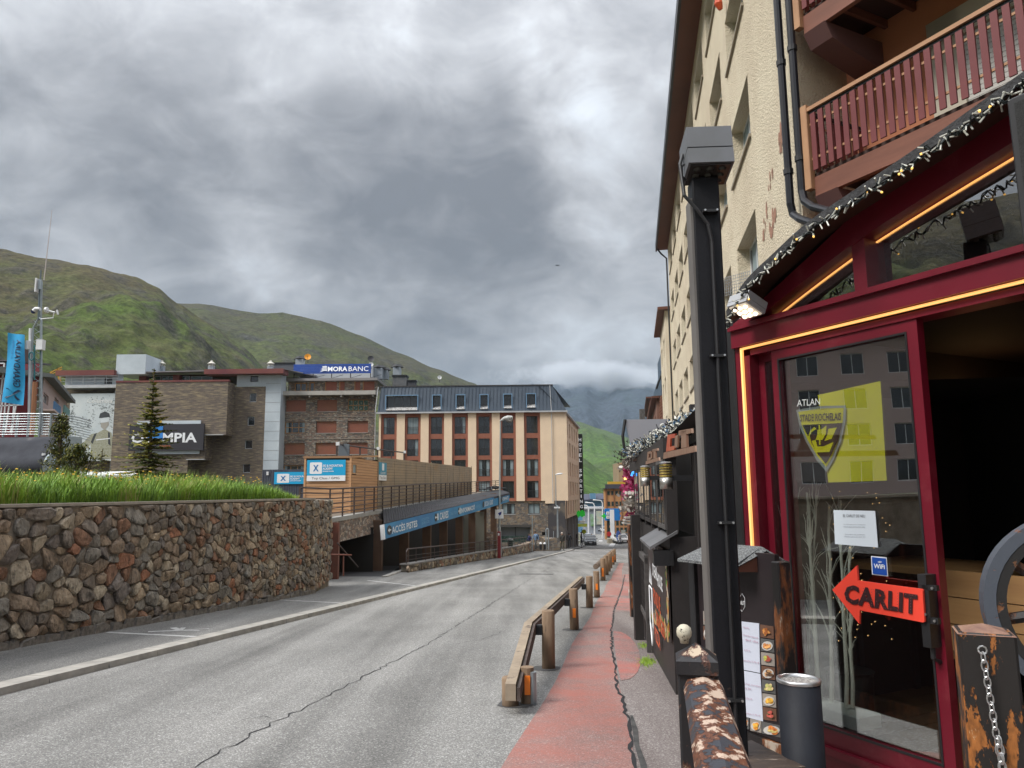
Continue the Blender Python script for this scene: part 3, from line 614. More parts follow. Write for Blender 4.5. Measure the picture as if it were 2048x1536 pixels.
def rubble_wall(th, fr, u0, u1, zlo, zhi, size, nsingle, seed, y0=0.0, hh=.05, see=None, gap=.014):
    rg = random.Random(seed); cs = cells(u0, u1, zlo, zhi, size, rg)
    key = (lambda c: -c[0] / max(.1, see(c[1][0][0]))) if see else (lambda c: -c[0])
    cs.sort(key=key); rest = MB(fr); pick = [0, 0, 1, 1, 2, 3, 4, 5, 7, 7, 1, 0, 2, 0, 7, 4, 2, 1, 0, 3, 7, 6]
    for i, (ar, po) in enumerate(cs):
        m = rg.choice(pick); h = hh * rg.uniform(.6, 1.25) * min(1.2, (ar / .05) ** .3)
        if i < nsingle:
            mb = MB(fr); stone(mb, po, y0, h, gap, rg); obj('stone', mb, ROCKS[m], th)
        else: rest.mi = m; stone(rest, po, y0, h, gap, rg)
    if rest.v: obj('small_stones', rest, ROCKS, th, kind='stuff')
    return len(cs)
wa = Vector((*(QV * qs(0, 1300, .07)[0] + SV * qs(0, 1300, .07)[1])[:2], 0)); wb = Vector((*(QV * qs(622, 1187, .07)[0] + SV * qs(622, 1187, .07)[1])[:2], 0))
FL = Fr(wa, (wb - wa)); WLN = (wb - wa).length
ztop = FL.uz(330, 1006)[1]
zt = lambda u: ztop + 0 * u
zg = lambda u: gz((FL.p(u, 0, 0)).dot(SV)) + .07
wall = thing('retaining_wall', FL.p(0, 0, zg(0)), 'long rubble retaining wall of brown and rusty stones under the grass bank', 'stone wall')
mb = MB(FL); n_ = 24
for i in range(n_):
    a, b = -14 + (WLN + 14) * i / n_, -14 + (WLN + 14) * (i + 1) / n_
    mb.hexa([(a, 0, zg(a) - .4), (b, 0, zg(b) - .4), (b, .5, zg(b) - .4), (a, .5, zg(a) - .4), (a, 0, zt(a) - .01), (b, 0, zt(b) - .01), (b, .5, zt(b) - .01), (a, .5, zt(a) - .01)])
obj('mortar_bed', mb, MORT, wall)
dist = lambda u: FL.p(u, 0, 0).length
ns = rubble_wall(wall, FL, -1.2, WLN, lambda u: zg(u) + .10, lambda u: zt(u) - .02, lambda u: .30 if u < 3 else (.245 if u < 7 else .21), 298, 3, hh=.06, see=lambda u: dist(u) ** 2, gap=.010)
# the wall's far end turns away from the street
we = FL.p(WLN, 0, 0); wf = at(657, 1179, 24.3); FE = Fr(we, (wf - we)); EL = Vector((wf.x - we.x, wf.y - we.y)).length
mb = MB(FE); mb.box(0, 0.0, zg(WLN) - .5, EL, .5, ztop - .012); obj('mortar_bed', mb, MORT, wall)
mb = MB(FE); rg = random.Random(5)
for ar, po in cells(0, EL, lambda u: zg(WLN) + .02, lambda u: ztop - .02, lambda u: .24, rg): mb.mi = rg.choice((0, 1, 2, 4, 5, 7, 3)); stone(mb, po, 0, .05, .012, rg)
obj('small_stones', mb, ROCKS, wall, kind='stuff')
mb = MB(FL); mb.box(-14, -.05, ztop - .01, WLN + .03, .42, ztop + .035); obj('coping', mb, mat('thin_coping', (.34, .30, .25), .9, c2=(.24, .22, .18), scale=4, bump=.4), wall)
mb = MB(FL)                                     # rough mortar toe along the foot
u = -1.5
while u < WLN:
    l = rnd.uniform(.12, .34); mb.prism([(u, -.02, zg(u) - .02), (u + l, -.02, zg(u + l) - .02), (u + l * .9, -.02, zg(u) + rnd.uniform(.05, .15)), (u + l * .2, -.02, zg(u) + rnd.uniform(.05, .15))], (0, -rnd.uniform(.05, .12), 0)); u += l * .9
obj('mortar_toe', mb, mat('toe_mortar', (.21, .19, .165), .9, c2=(.10, .09, .08), scale=14, bump=.6, bscale=30), wall, kind='stuff')
# ---- planted bed and grass
SOIL = mat('planting_soil', (.03, .04, .015), .95, c2=(.05, .07, .02), scale=4)
mb = MB(FL); mb.poly([(-16, .4, ztop - .03), (WLN, .4, ztop - .03), (WLN, 26, ztop - .1), (-16, 26, ztop - .1)]); obj('planting_bed', mb, SOIL, kind='structure')
GR = [mat('grass_%d' % i, c, .6, c2=[x * 1.4 for x in c], scale=2) for i, c in enumerate([(.10, .20, .015), (.15, .27, .022), (.21, .33, .03), (.06, .13, .012), (.26, .30, .05), (.34, .29, .13)])]
mb = MB(FL); rg = random.Random(11)
for i in range(46000):
    v_ = rg.random() ** 1.5 * 4.6; u = rg.uniform(-2.5, WLN + .0)
    e_ = min(1, max(.15, (WLN - u) / 1.8)); cl = noise.noise(Vector((u * 1.1, v_ * 1.2, 0))) * .5 + .5
    h = (.26 + .36 * cl + .14 * rg.random()) * (e_ ** .6) * (1.0 if v_ > .3 else .8); wd = rg.uniform(.004, .009) * (1 + v_ * .1)
    a = rg.uniform(0, 6.28); ln = rg.uniform(.1, .75) * h; du, dv = math.cos(a), math.sin(a); h *= rg.choice((.6, .8, 1, 1, 1, 1.25))
    if v_ < .5: dv = -abs(dv) * .6; 
    z0 = ztop - .02; y = .42 + v_; pu, pv_ = -dv, du
    P = [(u - pu * wd, y - pv_ * wd, z0), (u + pu * wd, y + pv_ * wd, z0),
         (u + du * ln * .35 + pu * wd * .8, y + dv * ln * .35 + pv_ * wd * .8, z0 + h * .6), (u + du * ln * .35 - pu * wd * .8, y + dv * ln * .35 - pv_ * wd * .8, z0 + h * .6),
         (u + du * ln, y + dv * ln, z0 + h * .95)]
    mb.mi = rg.choice((0, 0, 1, 1, 2, 3)) if cl < .6 else rg.choice((1, 2, 1, 4, 2, 5)); b = mb.av(P); mb.face((b, b + 1, b + 2, b + 3)); mb.face((b + 3, b + 2, b + 4))
tag(obj('grass', mb, GR), kind='stuff', label='lush green grass growing along the top of the stone wall')
mb = MB(FL); YL = [mat('dandelion_yellow', (.75, .42, .02), .6), GR[0]]
for i in range(520):
    u = rg.uniform(-2, WLN - .4); v_ = rg.uniform(.1, 4.5); y = .42 + v_; h = rg.uniform(.42, .68) * (.8 if v_ < .8 else 1); z0 = ztop
    if noise.noise(Vector((u * .7, 3, 0))) < -.12 and rg.random() < .7: continue
    mb.mi = 1; mb.tube([(u, y, z0), (u + .02, y, z0 + h)], .003, 3, caps=False); mb.mi = 0
    r = rg.uniform(.016, .028); mb.lathe((u + .02, y, z0 + h), [(r * .5, -.006), (r, .004), (r * .5, .014)], 7)
tag(obj('dandelions', mb, YL), kind='stuff', label='yellow dandelions dotted through the grass')
# ---- conifers
BARK = mat('conifer_bark', (.10, .075, .05), .9, c2=(.17, .13, .09), scale=12, bump=.6)
NED = [mat('needles_%d' % i, c, .75) for i, c in enumerate([(.05, .07, .015), (.12, .13, .022), (.24, .22, .03), (.36, .30, .04)])]
def needles(mb, p, d, L_, rg, n, wid, wgt=(0, 1, 1, 2)):
    """sprays of needle shoots along a branch from p in direction d"""
    up = Vector((0, 0, 1)); sd = d.cross(up).normalized()
    for i in range(n):
        t = (i + rg.random()) / n; q = p + d * (L_ * t) + up * (-.10 * L_ * t * (1 - t) + .0); w_ = wid * (1.1 - t * .7) * rg.uniform(.6, 1.3)
        for sgn in (-1, 1):
            e = (sd * sgn + d * rg.uniform(.5, 1.1) + up * rg.uniform(-.25, .2)).normalized(); tip = q + e * w_; k_ = (e.cross(up).normalized() + up * rg.uniform(-1.4, 1.4)).normalized() * (w_ * rg.uniform(.18, .30)); mid = q + e * w_ * .45
            mb.mi = rg.choice(wgt); b = mb.av([q, mid + k_ + up * .01, tip, mid - k_ - up * .015], True); mb.face((b, b + 1, b + 2, b + 3))
def conifer(base_, H, Rb, seed, label, tiers, per, group=None, lean=.0, gap=0.0, cat='tree', n=9, wid=.24):
    rg = random.Random(seed); base_ = Vector(base_)
    t = thing('conifer_tree', base_, label, cat, group)
    mb = MB(); mb.tube([base_ + Vector((lean * k_ / 5, 0, H * k_ / 5 - (.15 if k_ == 0 else 0))) for k_ in range(6)], [H * .016 * (1 - k_ / 5.6) + .008 for k_ in range(6)], 7, raw=True); obj('trunk', mb, BARK, t)
    mb = MB(); br = MB()
    for k_ in range(tiers):
        f = k_ / (tiers - 1); z = H * (.10 + .86 * f); r = Rb * (1 - f) ** 1.15 * rg.uniform(.82, 1.15) + .06
        for j in range(per if f < .8 else max(4, per - 3)):
            a = rg.uniform(0, 6.28) if per < 5 else (j + rg.uniform(-.3, .3)) / per * 6.283 + k_ * 1.9; rr = r * rg.uniform(.72, 1.12)
            d = Vector((math.cos(a), math.sin(a), -.10 + .38 * f + rg.uniform(-.06, .06))).normalized(); p = base_ + Vector((lean * f, 0, z + rg.uniform(-.6, .5) * H / tiers))
            br.tube([p, p + d * rr * .9], [.010, .004], 4, raw=True, caps=False); needles(mb, p, d, rr, rg, n if f < .7 else max(3, n - 3), wid * (rr / Rb) ** .4, (0, 0, 1, 1) if rg.random() < .5 else (1, 1, 2, 3 if f > .3 else 2))
    obj('crown', mb, NED, t); obj('branches', br, BARK, t, kind='stuff')
    return t
b0 = at(297, 975, 27); conifer((b0.x, b0.y, b0.z - .2), at(297, 737, 27).z - b0.z + .2, 1.5, 3, 'tall young fir with yellow green tiers in front of the black shop sign', 19, 8, lean=-.05, n=18, wid=.25)
b0 = at(202, 946, 45); conifer((b0.x, b0.y, b0.z), at(202, 897, 45).z - b0.z, .62, 8, 'small dark spruce below the skier poster', 10, 7, n=6, wid=.16)
def bushpine(px, py, Y, H, Rb, seed, label):
    rg = random.Random(seed); b_ = at(px, py, Y); t = thing('pine_tree', b_, label, 'tree'); mb = MB(); br = MB()
    br.tube([b_ + Vector((0, 0, -.3)), b_ + Vector((.08, 0, H * .5)), b_ + Vector((-.05, 0, H * .95))], [.09, .06, .02], 7, raw=True)
    for i in range(120):
        z = H * rg.random() ** .8; a = rg.uniform(0, 6.28); r = Rb * (1 - (z / H) ** 2 * .75) * rg.uniform(.25, 1) * (1 + .35 * noise.noise(Vector((z * 2, a, seed))))
        q = b_ + Vector((math.cos(a) * r, math.sin(a) * r, z)); q0 = b_ + Vector((0, 0, z * .75))
        br.tube([q0, q], [.012, .005], 4, raw=True, caps=False)
        for k_ in range(22):
            e = Vector((rg.gauss(0, 1), rg.gauss(0, 1), rg.gauss(.5, .8))).normalized(); l_ = rg.uniform(.09, .2); s_ = e.cross(Vector((.3, .2, 1))).normalized() * .028; c_ = q + Vector((rg.gauss(0, .08), rg.gauss(0, .08), rg.gauss(0, .08)))
            mb.mi = rg.choice((0, 0, 1, 1, 2)); bb = mb.av([c_, c_ + e * l_ * .5 + s_, c_ + e * l_, c_ + e * l_ * .5 - s_], True); mb.face((bb, bb + 1, bb + 2, bb + 3))
    obj('crown', mb, NED, t); obj('trunk', br, BARK, t)
bushpine(112, 965, 31, 2.75, .62, 4, 'dense dark pine left of the skier poster')
bushpine(150, 968, 30, 1.45, .95, 6, 'low spreading pine under the skier poster')
# ================================================ BUILDINGS ON THE LEFT
BROWNF = mat('brown_render', (.25, .088, .052), .8, c2=(.28, .105, .064), scale=2)
CREAM = mat('cream_render', (.78, .61, .43), .85, c2=(.72, .56, .40), scale=.7, bump=.1)
SHUT = mat('terracotta_shutter', (.29, .095, .056), .6, c2=(.25, .08, .05), scale=2)
SLATEM = mat('blue_grey_roof_sheet', (.060, .080, .108), .42, c2=(.085, .105, .13), scale=.8, metal=.25, contrast=(.3, .75), stretch=(1.5, 1.5, .25))
FRAMED = mat('dark_window_frame', (.05, .045, .045), .5)
CURT = mat('net_curtain', (.30, .36, .37), .9, c2=(.20, .26, .28), scale=14, stretch=(1, 1, .05))
WOODF = mat('yellow_wood_frame', (.42, .21, .07), .6)
TRIM = mat('pale_trim', (.46, .47, .48), .6, c2=(.38, .39, .40), scale=2)
COPPER = mat('rust_fascia', (.20, .065, .045), .5, c2=(.13, .03, .035), scale=.25)
PANEL = mat('white_cladding', (.56, .62, .66), .45, c2=(.42, .48, .52), scale=.3)
ROOFG = mat('grey_roof', (.20, .19, .20), .6, c2=(.26, .25, .26), scale=.5)
def window(par, fr, u0, z0, u1, z1, y, frame=FRAMED, t=.06, mull=1, trans=0, glass=WGLASS, rail=None, curtain=None, sill=None, inner=.25, split=None):
    w_ = obj('window', (lambda m: (m.box_frame(u0, z0, u1, z1, t, y, y + .07), [m.box(u0 + (u1 - u0) * (k + 1) / (mull + 1) - t * .4, y + .005, z0 + t, u0 + (u1 - u0) * (k + 1) / (mull + 1) + t * .4, y + .065, z1 - t) for k in range(mull)], [m.box(u0 + t, y + .01, z0 + (z1 - z0) * (k + 1) / (trans + 1) - t * .4, u1 - t, y + .06, z0 + (z1 - z0) * (k + 1) / (trans + 1) + t * .4) for k in range(trans)], m)[-1])(MB(fr)), frame, par)
    m = MB(fr); m.box(u0 + .01, y + .03, z0 + .01, u1 - .01, y + .045, z1 - .01); obj('pane', m, glass, w_)
    if curtain:
        for a, b in curtain: m = MB(fr); m.box(u0 + (u1 - u0) * a, y + .018, z0 + t, u0 + (u1 - u0) * b, y + .028, z1 - t); obj('curtain', m, CURT, w_)
    if rail:
        m = MB(fr); h = z0 + (z1 - z0) * rail; m.box(u0, y - .12, h - .025, u1, y - .08, h + .02); m.box(u0, y - .12, z0 + .03, u1, y - .08, z0 + .06)
        k = u0 + .08
        while k < u1 - .04: m.box(k - .009, y - .11, z0 + .05, k + .009, y - .09, h); k += .13
        obj('railing', m, mat('iron_rail', (.03, .03, .032), .5), w_)
    if sill: m = MB(fr); m.box(u0 - .06, y - sill, z0 - .06, u1 + .06, y + .02, z0); obj('sill', m, TRIM, w_)
    return w_
# ---------------- the cream hotel with the brown window strips
HY = 88.0; FH = Fr((0, HY, 0), (1, 0)); hx = lambda px, py=900: FH.uz(px, py)[0]; hz_ = lambda py, px=950: FH.uz(px, py)[1]
hotel = thing('hotel_building', FH.p(hx(1000), 0, -5), 'cream hotel with brown window strips and blue-grey metal mansard roof', 'hotel')
L0, R0 = hx(757), hx(1133, 830); ZE, ZB = hz_(824), hz_(1003); ZTOP = hz_(771)
strips = [(761, 793), (809, 841), (857, 888), (904, 936), (952.5, 984), (1000, 1032), (1048.5, 1081)]
rows = [(833, 867), (877, 911), (919.5, 953), (963, 997)]
holes = [(hx(a), ZB, hx(b), ZE) for a, b in strips]
m = MB(FH); m.wall(L0, ZB, R0, ZE, holes, 0, .16); XR = hx(1088.6)
m.poly([(XR, 0, ZB), (XR, 0, hz_(1008.5)), (R0 - .35, 0, hz_(1008.5)), (R0 - .35, 0, ZB)][::-1]); m.poly([(XR, 0, hz_(1008.5)), (XR, 1.6, hz_(1008.5)), (R0 - .35, 1.6, hz_(1008.5)), (R0 - .35, 0, hz_(1008.5))])
obj('front_wall', m, CREAM, hotel)
for i, (a, b) in enumerate(strips):
    m = MB(FH); hs = []
    for (t_, b_) in rows: c = (hx(a) + hx(b)) / 2; hs.append((c - .66, hz_(b_), c + .66, hz_(t_)))
    m.wall(hx(a), ZB, hx(b), ZE, hs, .16, .2); obj('brown_strip', m, BROWNF, hotel)
    for j, h in enumerate(hs):
        q_ = (i * 7 + j * 5) % 9; cu = [(.05, .3), (.7, .95)] if (j == 2 and i > 3) else ([(.04, .25)] if q_ == 0 else [(.72, .95)] if q_ == 3 else [(.05, .95)] if q_ == 7 else None)
        window(hotel, FH, *h, .30, rail=.42, curtain=cu, t=.05, trans=0)
# mansard: front slope with standing seams and sunk windows
SLP = .55
dorm = [(771, 834, 790, 820), (865, 881, 790, 819), (913, 929, 790, 819), (961, 976, 790, 819), (1008.5, 1024, 789.5, 818), (1055, 1072, 789, 817)]
zr = lambda z: (z - ZE) / (ZTOP - ZE) * SLP
m = MB(FH); us = [L0 - .2] + [v for d in dorm for v in (hx(d[0]), hx(d[1]))] + [R0]; RT = hx(1105, 770); LT = L0 + .15
for k, (a, b) in enumerate(zip(us, us[1:])):
    ta = LT if k == 0 else a; tb = RT if k == len(us) - 2 else b
    if k % 2 == 0: m.poly([(a, -.1, ZE), (b, -.1, ZE), (tb, SLP, ZTOP), (ta, SLP, ZTOP)])
    else:
        d = dorm[k // 2]; z0, z1 = hz_(d[3]), hz_(d[2])
        m.poly([(a, -.1, ZE), (b, -.1, ZE), (b, zr(z0) - .1, z0), (a, zr(z0) - .1, z0)]); m.poly([(a, zr(z1) - .1, z1), (b, zr(z1) - .1, z1), (b, SLP, ZTOP), (a, SLP, ZTOP)])
        for x in (a, b): m.poly([(x, zr(z0) - .1, z0), (x, .9, z0), (x, .9, z1), (x, zr(z1) - .1, z1)])
m.poly([(LT, SLP, ZTOP), (RT, SLP, ZTOP), (RT + 4, 24, ZTOP), (LT, 24, ZTOP)])
obj('mansard_roof', m, SLATEM, hotel)
m = MB(FH); u = L0
while u < R0 - .2:
    z0_ = ZE; z1_ = ZTOP; f = max(0, (u - RT) / (R0 - RT)); z1_ = ZTOP - (ZTOP - ZE) * f
    seg_ = [(z0_, z1_)]
    for d in dorm:
        if hx(d[0]) - .05 < u < hx(d[1]) + .05: seg_ = [(z0_, hz_(d[3])), (hz_(d[2]), z1_)]
    for a, b in seg_:
        if b - a > .1: m.hexa([(u - .02, zr(a) - .14, a), (u + .02, zr(a) - .14, a), (u + .02, zr(a) - .08, a), (u - .02, zr(a) - .08, a), (u - .02, zr(b) - .14, b), (u + .02, zr(b) - .14, b), (u + .02, zr(b) - .08, b), (u - .02, zr(b) - .08, b)])
    u += .42
obj('roof_seams', m, SLATEM, hotel, kind='stuff')
m = MB(FH); m.box(L0 - .3, -.32, ZE - .12, R0 + .1, -.06, ZE + .05); obj('gutter', m, TRIM, hotel)
m = MB(FH); m.box(LT - .2, SLP - .1, ZTOP, RT + .1, SLP + .2, ZTOP + .12); obj('ridge_capping', m, FRAMED, hotel)
for d in dorm:
    z0, z1 = hz_(d[3]), hz_(d[2]); a, b = hx(d[0]), hx(d[1]); w_ = window(hotel, FH, a, z0 + .45, b, z1, .55, frame=FRAMED, t=.06, mull=(3 if b - a > 2 else 0))
    m = MB(FH); m.hexa([(a, -.2, z0 + .02), (b, -.2, z0 + .02), (b, .5, z0 + .02), (a, .5, z0 + .02), (a, -.2, z0 + .08), (b, -.2, z0 + .08), (b, .6, z0 + .5), (a, .6, z0 + .5)]); obj('sloping_sill', m, mat('stained_flashing', (.45, .45, .45), .6, c2=(.10, .08, .06), scale=7, stretch=(1, 1, .1), contrast=(.45, .62)), w_)
    m = MB(FH); m.box_frame(a - .10, z0 - .02, b + .10, z1 + .10, .10, zr((z0 + z1) / 2) - .22, .1); obj('surround', m, mat('blue_trim', (.14, .25, .38), .5), w_)
# side wall running along the street
HC = FH.p(R0 - .35, 0, 0); FHS = Fr(HC, (SV.x, SV.y)); SLN = 24
m = MB(FHS); hs = []
rz = [(hz_(a), hz_(b)) for a, b in ((838, 866), (879, 906), (921, 948), (963, 990), (1004, 1031))]
for (zt_, zb_) in rz:
    for k in range(5): hs.append((3.6 + k * 3.9, zb_ - .2, 5.3 + k * 3.9, zt_))
m.wall(0, hz_(1040), SLN, ZE, hs, 0, .25); m.poly([(0, 0, hz_(1040)), (0, 0, ZE), (0, 2.6, ZE), (0, 2.6, hz_(1040))]); m.poly([(0, 0, hz_(1040)), (0, 2.8, hz_(1040)), (SLN, 2.8, hz_(1040)), (SLN, 0, hz_(1040))])
obj('side_wall', m, CREAM, hotel)
for h in hs:
    w_ = window(hotel, FHS, h[0], h[1], h[2], h[3], .12, frame=BROWNF, t=.12, mull=1)
m = MB(FHS); m.poly([(-.0, -.1, ZE), (SLN, -.1, ZE), (SLN, 2.9, ZTOP), (-.2, 2.9, ZTOP)]); obj('side_roof', m, SLATEM, hotel)
m = MB(FHS); m.box(-.1, -.32, ZE - .12, SLN, -.06, ZE + .05); obj('side_gutter', m, TRIM, hotel)
HSTONE = rubble('hotel_stone', [(.20, .15, .10), (.13, .115, .10), (.27, .20, .13), (.16, .12, .09), (.22, .19, .15), (.10, .09, .085)], 3.2, stretch=(1, 1, 1.5))
m = MB(FH); zb = gz(88) - .5; op = (hx(1000), hz_(1086), hx(1058), hz_(1055)); w1 = (hx(1003), hz_(1029), hx(1028.5), hz_(1008)); w2 = (hx(1055), hz_(1029), hx(1078), hz_(1008)); w3 = (hx(1081.5), hz_(1072.5), hx(1092), hz_(1065))
m.wall(L0, zb, hx(1116, 1060), ZB + .02, [op, w1, w2, w3], .12, .5); obj('stone_base', m, HSTONE, hotel)
window(hotel, FH, *w1, .3, curtain=[(.05, .4), (.75, .95)], sill=.2); window(hotel, FH, *w2, .3, curtain=[(.04, .46), (.54, .96)], sill=.2); window(hotel, FH, *w3, .3, mull=0)
m = MB(FH); a, c, b, d = op; m.box(a, .6, c, b, .64, d); obj('display_panel', m, mat('pale_panel', (.20, .21, .22), .6), hotel)
m = MB(FH); m.box(a, .3, c, b, .5, c + .75); obj('green_hedge_box', m, mat('dark_green_panel', (.012, .035, .025), .8, c2=(.1, .12, .12), scale=6, contrast=(.5, .7)), hotel)
m = MB(FH); m.box((a + b) / 2 - .04, .5, c, (a + b) / 2 + .04, .6, d); obj('panel_post', m, BLACK, hotel)
m = MB(FH); m.box(a - .1, -.06, d, b + .1, .12, d + .28); obj('lintel', m, mat('dark_lintel', (.06, .055, .05), .8), hotel)
m = MB(FHS); m.poly([(0, 1.9, zb), (SLN, 1.9, zb - 1), (SLN, 1.9, hz_(1040)), (0, 1.9, hz_(1040))]); m.poly([(-.2, 0, zb), (-.2, 2.4, zb), (-.2, 2.4, ZB), (-.2, 0, ZB)]); obj('shopfront', m, mat('dark_shopfront', (.045, .042, .045), .5, c2=(.12, .10, .08), scale=.6, contrast=(.5, .6)), hotel)
for k in range(5):
    m = MB(FHS); m.box(1 + k * 4.6, -.0, zb - 1.3, 1.4 + k * 4.6, .4, hz_(1040)); obj('shop_pillar', m, mat('grey_stone_pillar', (.22, .21, .20), .8), hotel)
for (u_, y_) in ((hx(1104, 900), -.12), (hx(755, 900) - .3, -.12)):
    m = MB(FH); m.tube([(u_, y_, ZB - .2), (u_, y_, ZE), (u_, -.28, ZE + .0)] + ([(u_, -.1, ZE), (u_ - .1, SLP - .1, ZTOP)] if u_ > 0 else [(u_ + .2, SLP - .1, ZTOP)]), .045, 6); obj('downpipe', m, TRIM, hotel)
m = MB(FHS); m.tube([(.5, -.1, hz_(1040)), (.5, -.1, ZE - .2)], .05, 6); obj('downpipe', m, FRAMED, hotel)
# blade sign
SGf = Fr(at(1161, 945, 112), (1, 0)); sz = lambda py: SGf.uz(1161, py)[1]; su = lambda px: SGf.uz(px, 945)[0]
sg = thing('blade_sign', SGf.p(0, 0, sz(1025)), 'tall narrow black vertical hotel sign with white letters', 'sign')
m = MB(SGf); m.box(su(1156), 0, sz(1026), su(1166.5), .35, sz(868)); obj('sign_box', m, BLACK, sg)
m = MB(SGf); m.box(su(1149), .1, sz(890), su(1156), .3, sz(885)); m.box(su(1149), .1, sz(1000), su(1156), .3, sz(995)); obj('bracket', m, STEEL, sg)
LET = mat('sign_white', (.8, .8, .8), .5, emit=(.8, .85, .9), estr=.12)
for i, ch in enumerate('HOTEL SPORTING'):
    if ch != ' ': zc_ = 876 + i * 10.3; lettering(ch, SGf, su(1158.6 if ch != 'I' else 1160.4), sz(zc_ + 6.6), su(1164 if ch != 'I' else 1162.2), sz(zc_), -.01, LET, sg, bold=.02)
# ---------------- rubble apartment house with terracotta shutters
AY = 92.0; FA = Fr((0, AY, 0), (1, 0)); ax = lambda px, py=850: FA.uz(px, py)[0]; az_ = lambda py, px=650: FA.uz(px, py)[1]
ASTONE = rubble('apartment_stone', [(.27, .20, .15), (.19, .16, .14), (.38, .29, .21), (.25, .17, .13), (.34, .31, .26), (.14, .12, .10)], 3.4, stretch=(1, 1, 2.2), mortar=(.13, .11, .09))
apt = thing('apartment_house', FA.p(ax(650), 0, -4), 'rubble stone apartment house with terracotta roller shutters under the blue rooftop sign', 'apartment house')
cols = [(570, 610.5), (632, 673), (694.5, 736)]; rws = [(799.5, 823), (842.5, 866), (885.5, 909), (930, 955)]
hs = [(ax(a), az_(d), ax(b), az_(c)) for (c, d) in rws for (a, b) in cols]
m = MB(FA); m.wall(ax(557), -5, ax(751.5), az_(790), hs, 0, .3); obj('stone_wall', m, ASTONE, apt)
for k, h in enumerate(hs):
    if k in (3, 9): window(apt, FA, *h, .18, frame=WOODF, mull=2, t=.09, curtain=[(.02, .16), (.84, .98)], trans=1 if k == 3 else 0)
    elif k == 2: window(apt, FA, *h, .18, frame=WOODF, mull=3, t=.09, trans=1, glass=mat('patterned_blind', (.04, .10, .07), .5, c2=(.35, .38, .30), scale=5, contrast=(.55, .6)))
    else:
        sh_ = MB(FA); n_ = 9
        for q in range(n_): z0_ = h[1] + (h[3] - h[1]) * q / n_; sh_.box(h[0] + .03, .20 + .01 * (q % 2), z0_, h[2] - .03, .26, z0_ + (h[3] - h[1]) / n_ - .012)
        s_ = obj('roller_shutter', sh_, SHUT, apt); m = MB(FA); m.box(h[0] - .05, -.06, h[1] - .07, h[2] + .05, .2, h[1]); obj('sill', m, CONC, s_)
for py in (833, 877): m = MB(FA); m.box(ax(557), -.05, az_(py + 1.5), ax(751), .0, az_(py)); obj('band_course', m, mat('stone_band', (.26, .22, .18), .9), apt)
m = MB(FA); m.box(ax(556), -1.1, az_(792), ax(753), .3, az_(784)); obj('balcony_slab', m, mat('pale_concrete', (.42, .40, .36), .8, c2=(.34, .32, .29), scale=1.5), apt)
for px in (620, 683, 746): m = MB(FA); m.box(ax(px), -1.0, az_(796), ax(px) + .2, 0, az_(792)); obj('corbel', m, CONC, apt)
m = MB(FA); TY = 1.2
th = [(ax(581), az_(780), ax(606), az_(762)), (ax(611), az_(783), ax(622), az_(761)), (ax(643), az_(780), ax(667), az_(761)), (ax(672), az_(783), ax(683), az_(761)), (ax(703), az_(783), ax(715), az_(761)), (ax(720), az_(783), ax(744), az_(761))]
m.wall(ax(568), az_(785), ax(750), az_(759), th, TY, .25); obj('attic_wall', m, ASTONE, apt)
for i, h in enumerate(th):
    if i == 0: window(apt, FA, *h, TY + .1, frame=WOODF, mull=1, t=.13)
    elif i == 1: window(apt, FA, *h, TY + .1, frame=WOODF, mull=0, t=.13)
    else: m = MB(FA); m.box(h[0] + .1, TY + .1, h[1], h[2], TY + .16, h[3]); s_ = obj('roller_shutter', m, SHUT, apt); m = MB(FA); m.box(h[0], TY + .05, h[1], h[0] + .1, TY + .17, h[3]); obj('jamb', m, WOODF, s_)
m = MB(FA); m.box(ax(566), TY - .7, az_(760), ax(752), 10, az_(755)); obj('roof_slab', m, mat('roof_edge_grey', (.22, .21, .21), .7), apt)
m = MB(FA); m.box(ax(566), -1.0, az_(784), ax(567), .9, az_(772))
for px in (566, 574, 582): m.box(ax(px), -1.0, az_(784), ax(px) + .04, -.96, az_(772))
obj('glass_screen', m, STEEL, apt)
# blue rooftop bank sign
SY = AY + 1.5; FSg = Fr((0, SY, 0), (1, 0)); bx_ = lambda px: FSg.uz(px, 740)[0]; bz = lambda py: FSg.uz(660, py)[1]
BLUE = mat('sign_blue', (.018, .075, .36), .5, c2=(.015, .06, .30), scale=2)
sg = thing('rooftop_sign', FSg.p(bx_(660), 0, bz(748)), 'long bright blue rooftop sign with white lettering and a wing emblem', 'sign')
z0, z1 = bz(747), bz(728)
for k in range(6): m = MB(FSg); m.box(bx_(587), -.02 if k % 2 else 0, z0 + (z1 - z0) * k / 6, bx_(742), .08, z0 + (z1 - z0) * (k + 1) / 6 - .02); obj('blue_slat', m, BLUE, sg)
for px in (588, 626, 663, 701, 741): m = MB(FSg); m.box(bx_(px) - .05, .1, bz(756), bx_(px) + .05, .2, z0); m.beam((bx_(px), .15, bz(756)), (bx_(px) + 1.2, 1.2, z0), .05, .05); obj('sign_support', m, FRAMED, sg)
lettering('MORA', FSg, bx_(656), bz(743), bx_(695), bz(733.5), -.1, LET, sg, bold=.03); lettering('BANC', FSg, bx_(697.5), bz(743), bx_(737), bz(733.5), -.1, LET, sg)
m = MB(FSg)
for k in range(4):
    z = 740.5 - k * 2.6; m.prism([(bx_(640 + k * 1.5), -.12, bz(z + 4.2 - k)), (bx_(646), -.12, bz(z)), (bx_(652), -.12, bz(z - .6)), (bx_(654.5), -.12, bz(z + .8)), (bx_(654.5), -.12, bz(z + 2.0)), (bx_(651), -.12, bz(z + .9)), (bx_(646), -.12, bz(z + 1.8))], (0, .04, 0))
obj('wing_emblem', m, LET, sg)
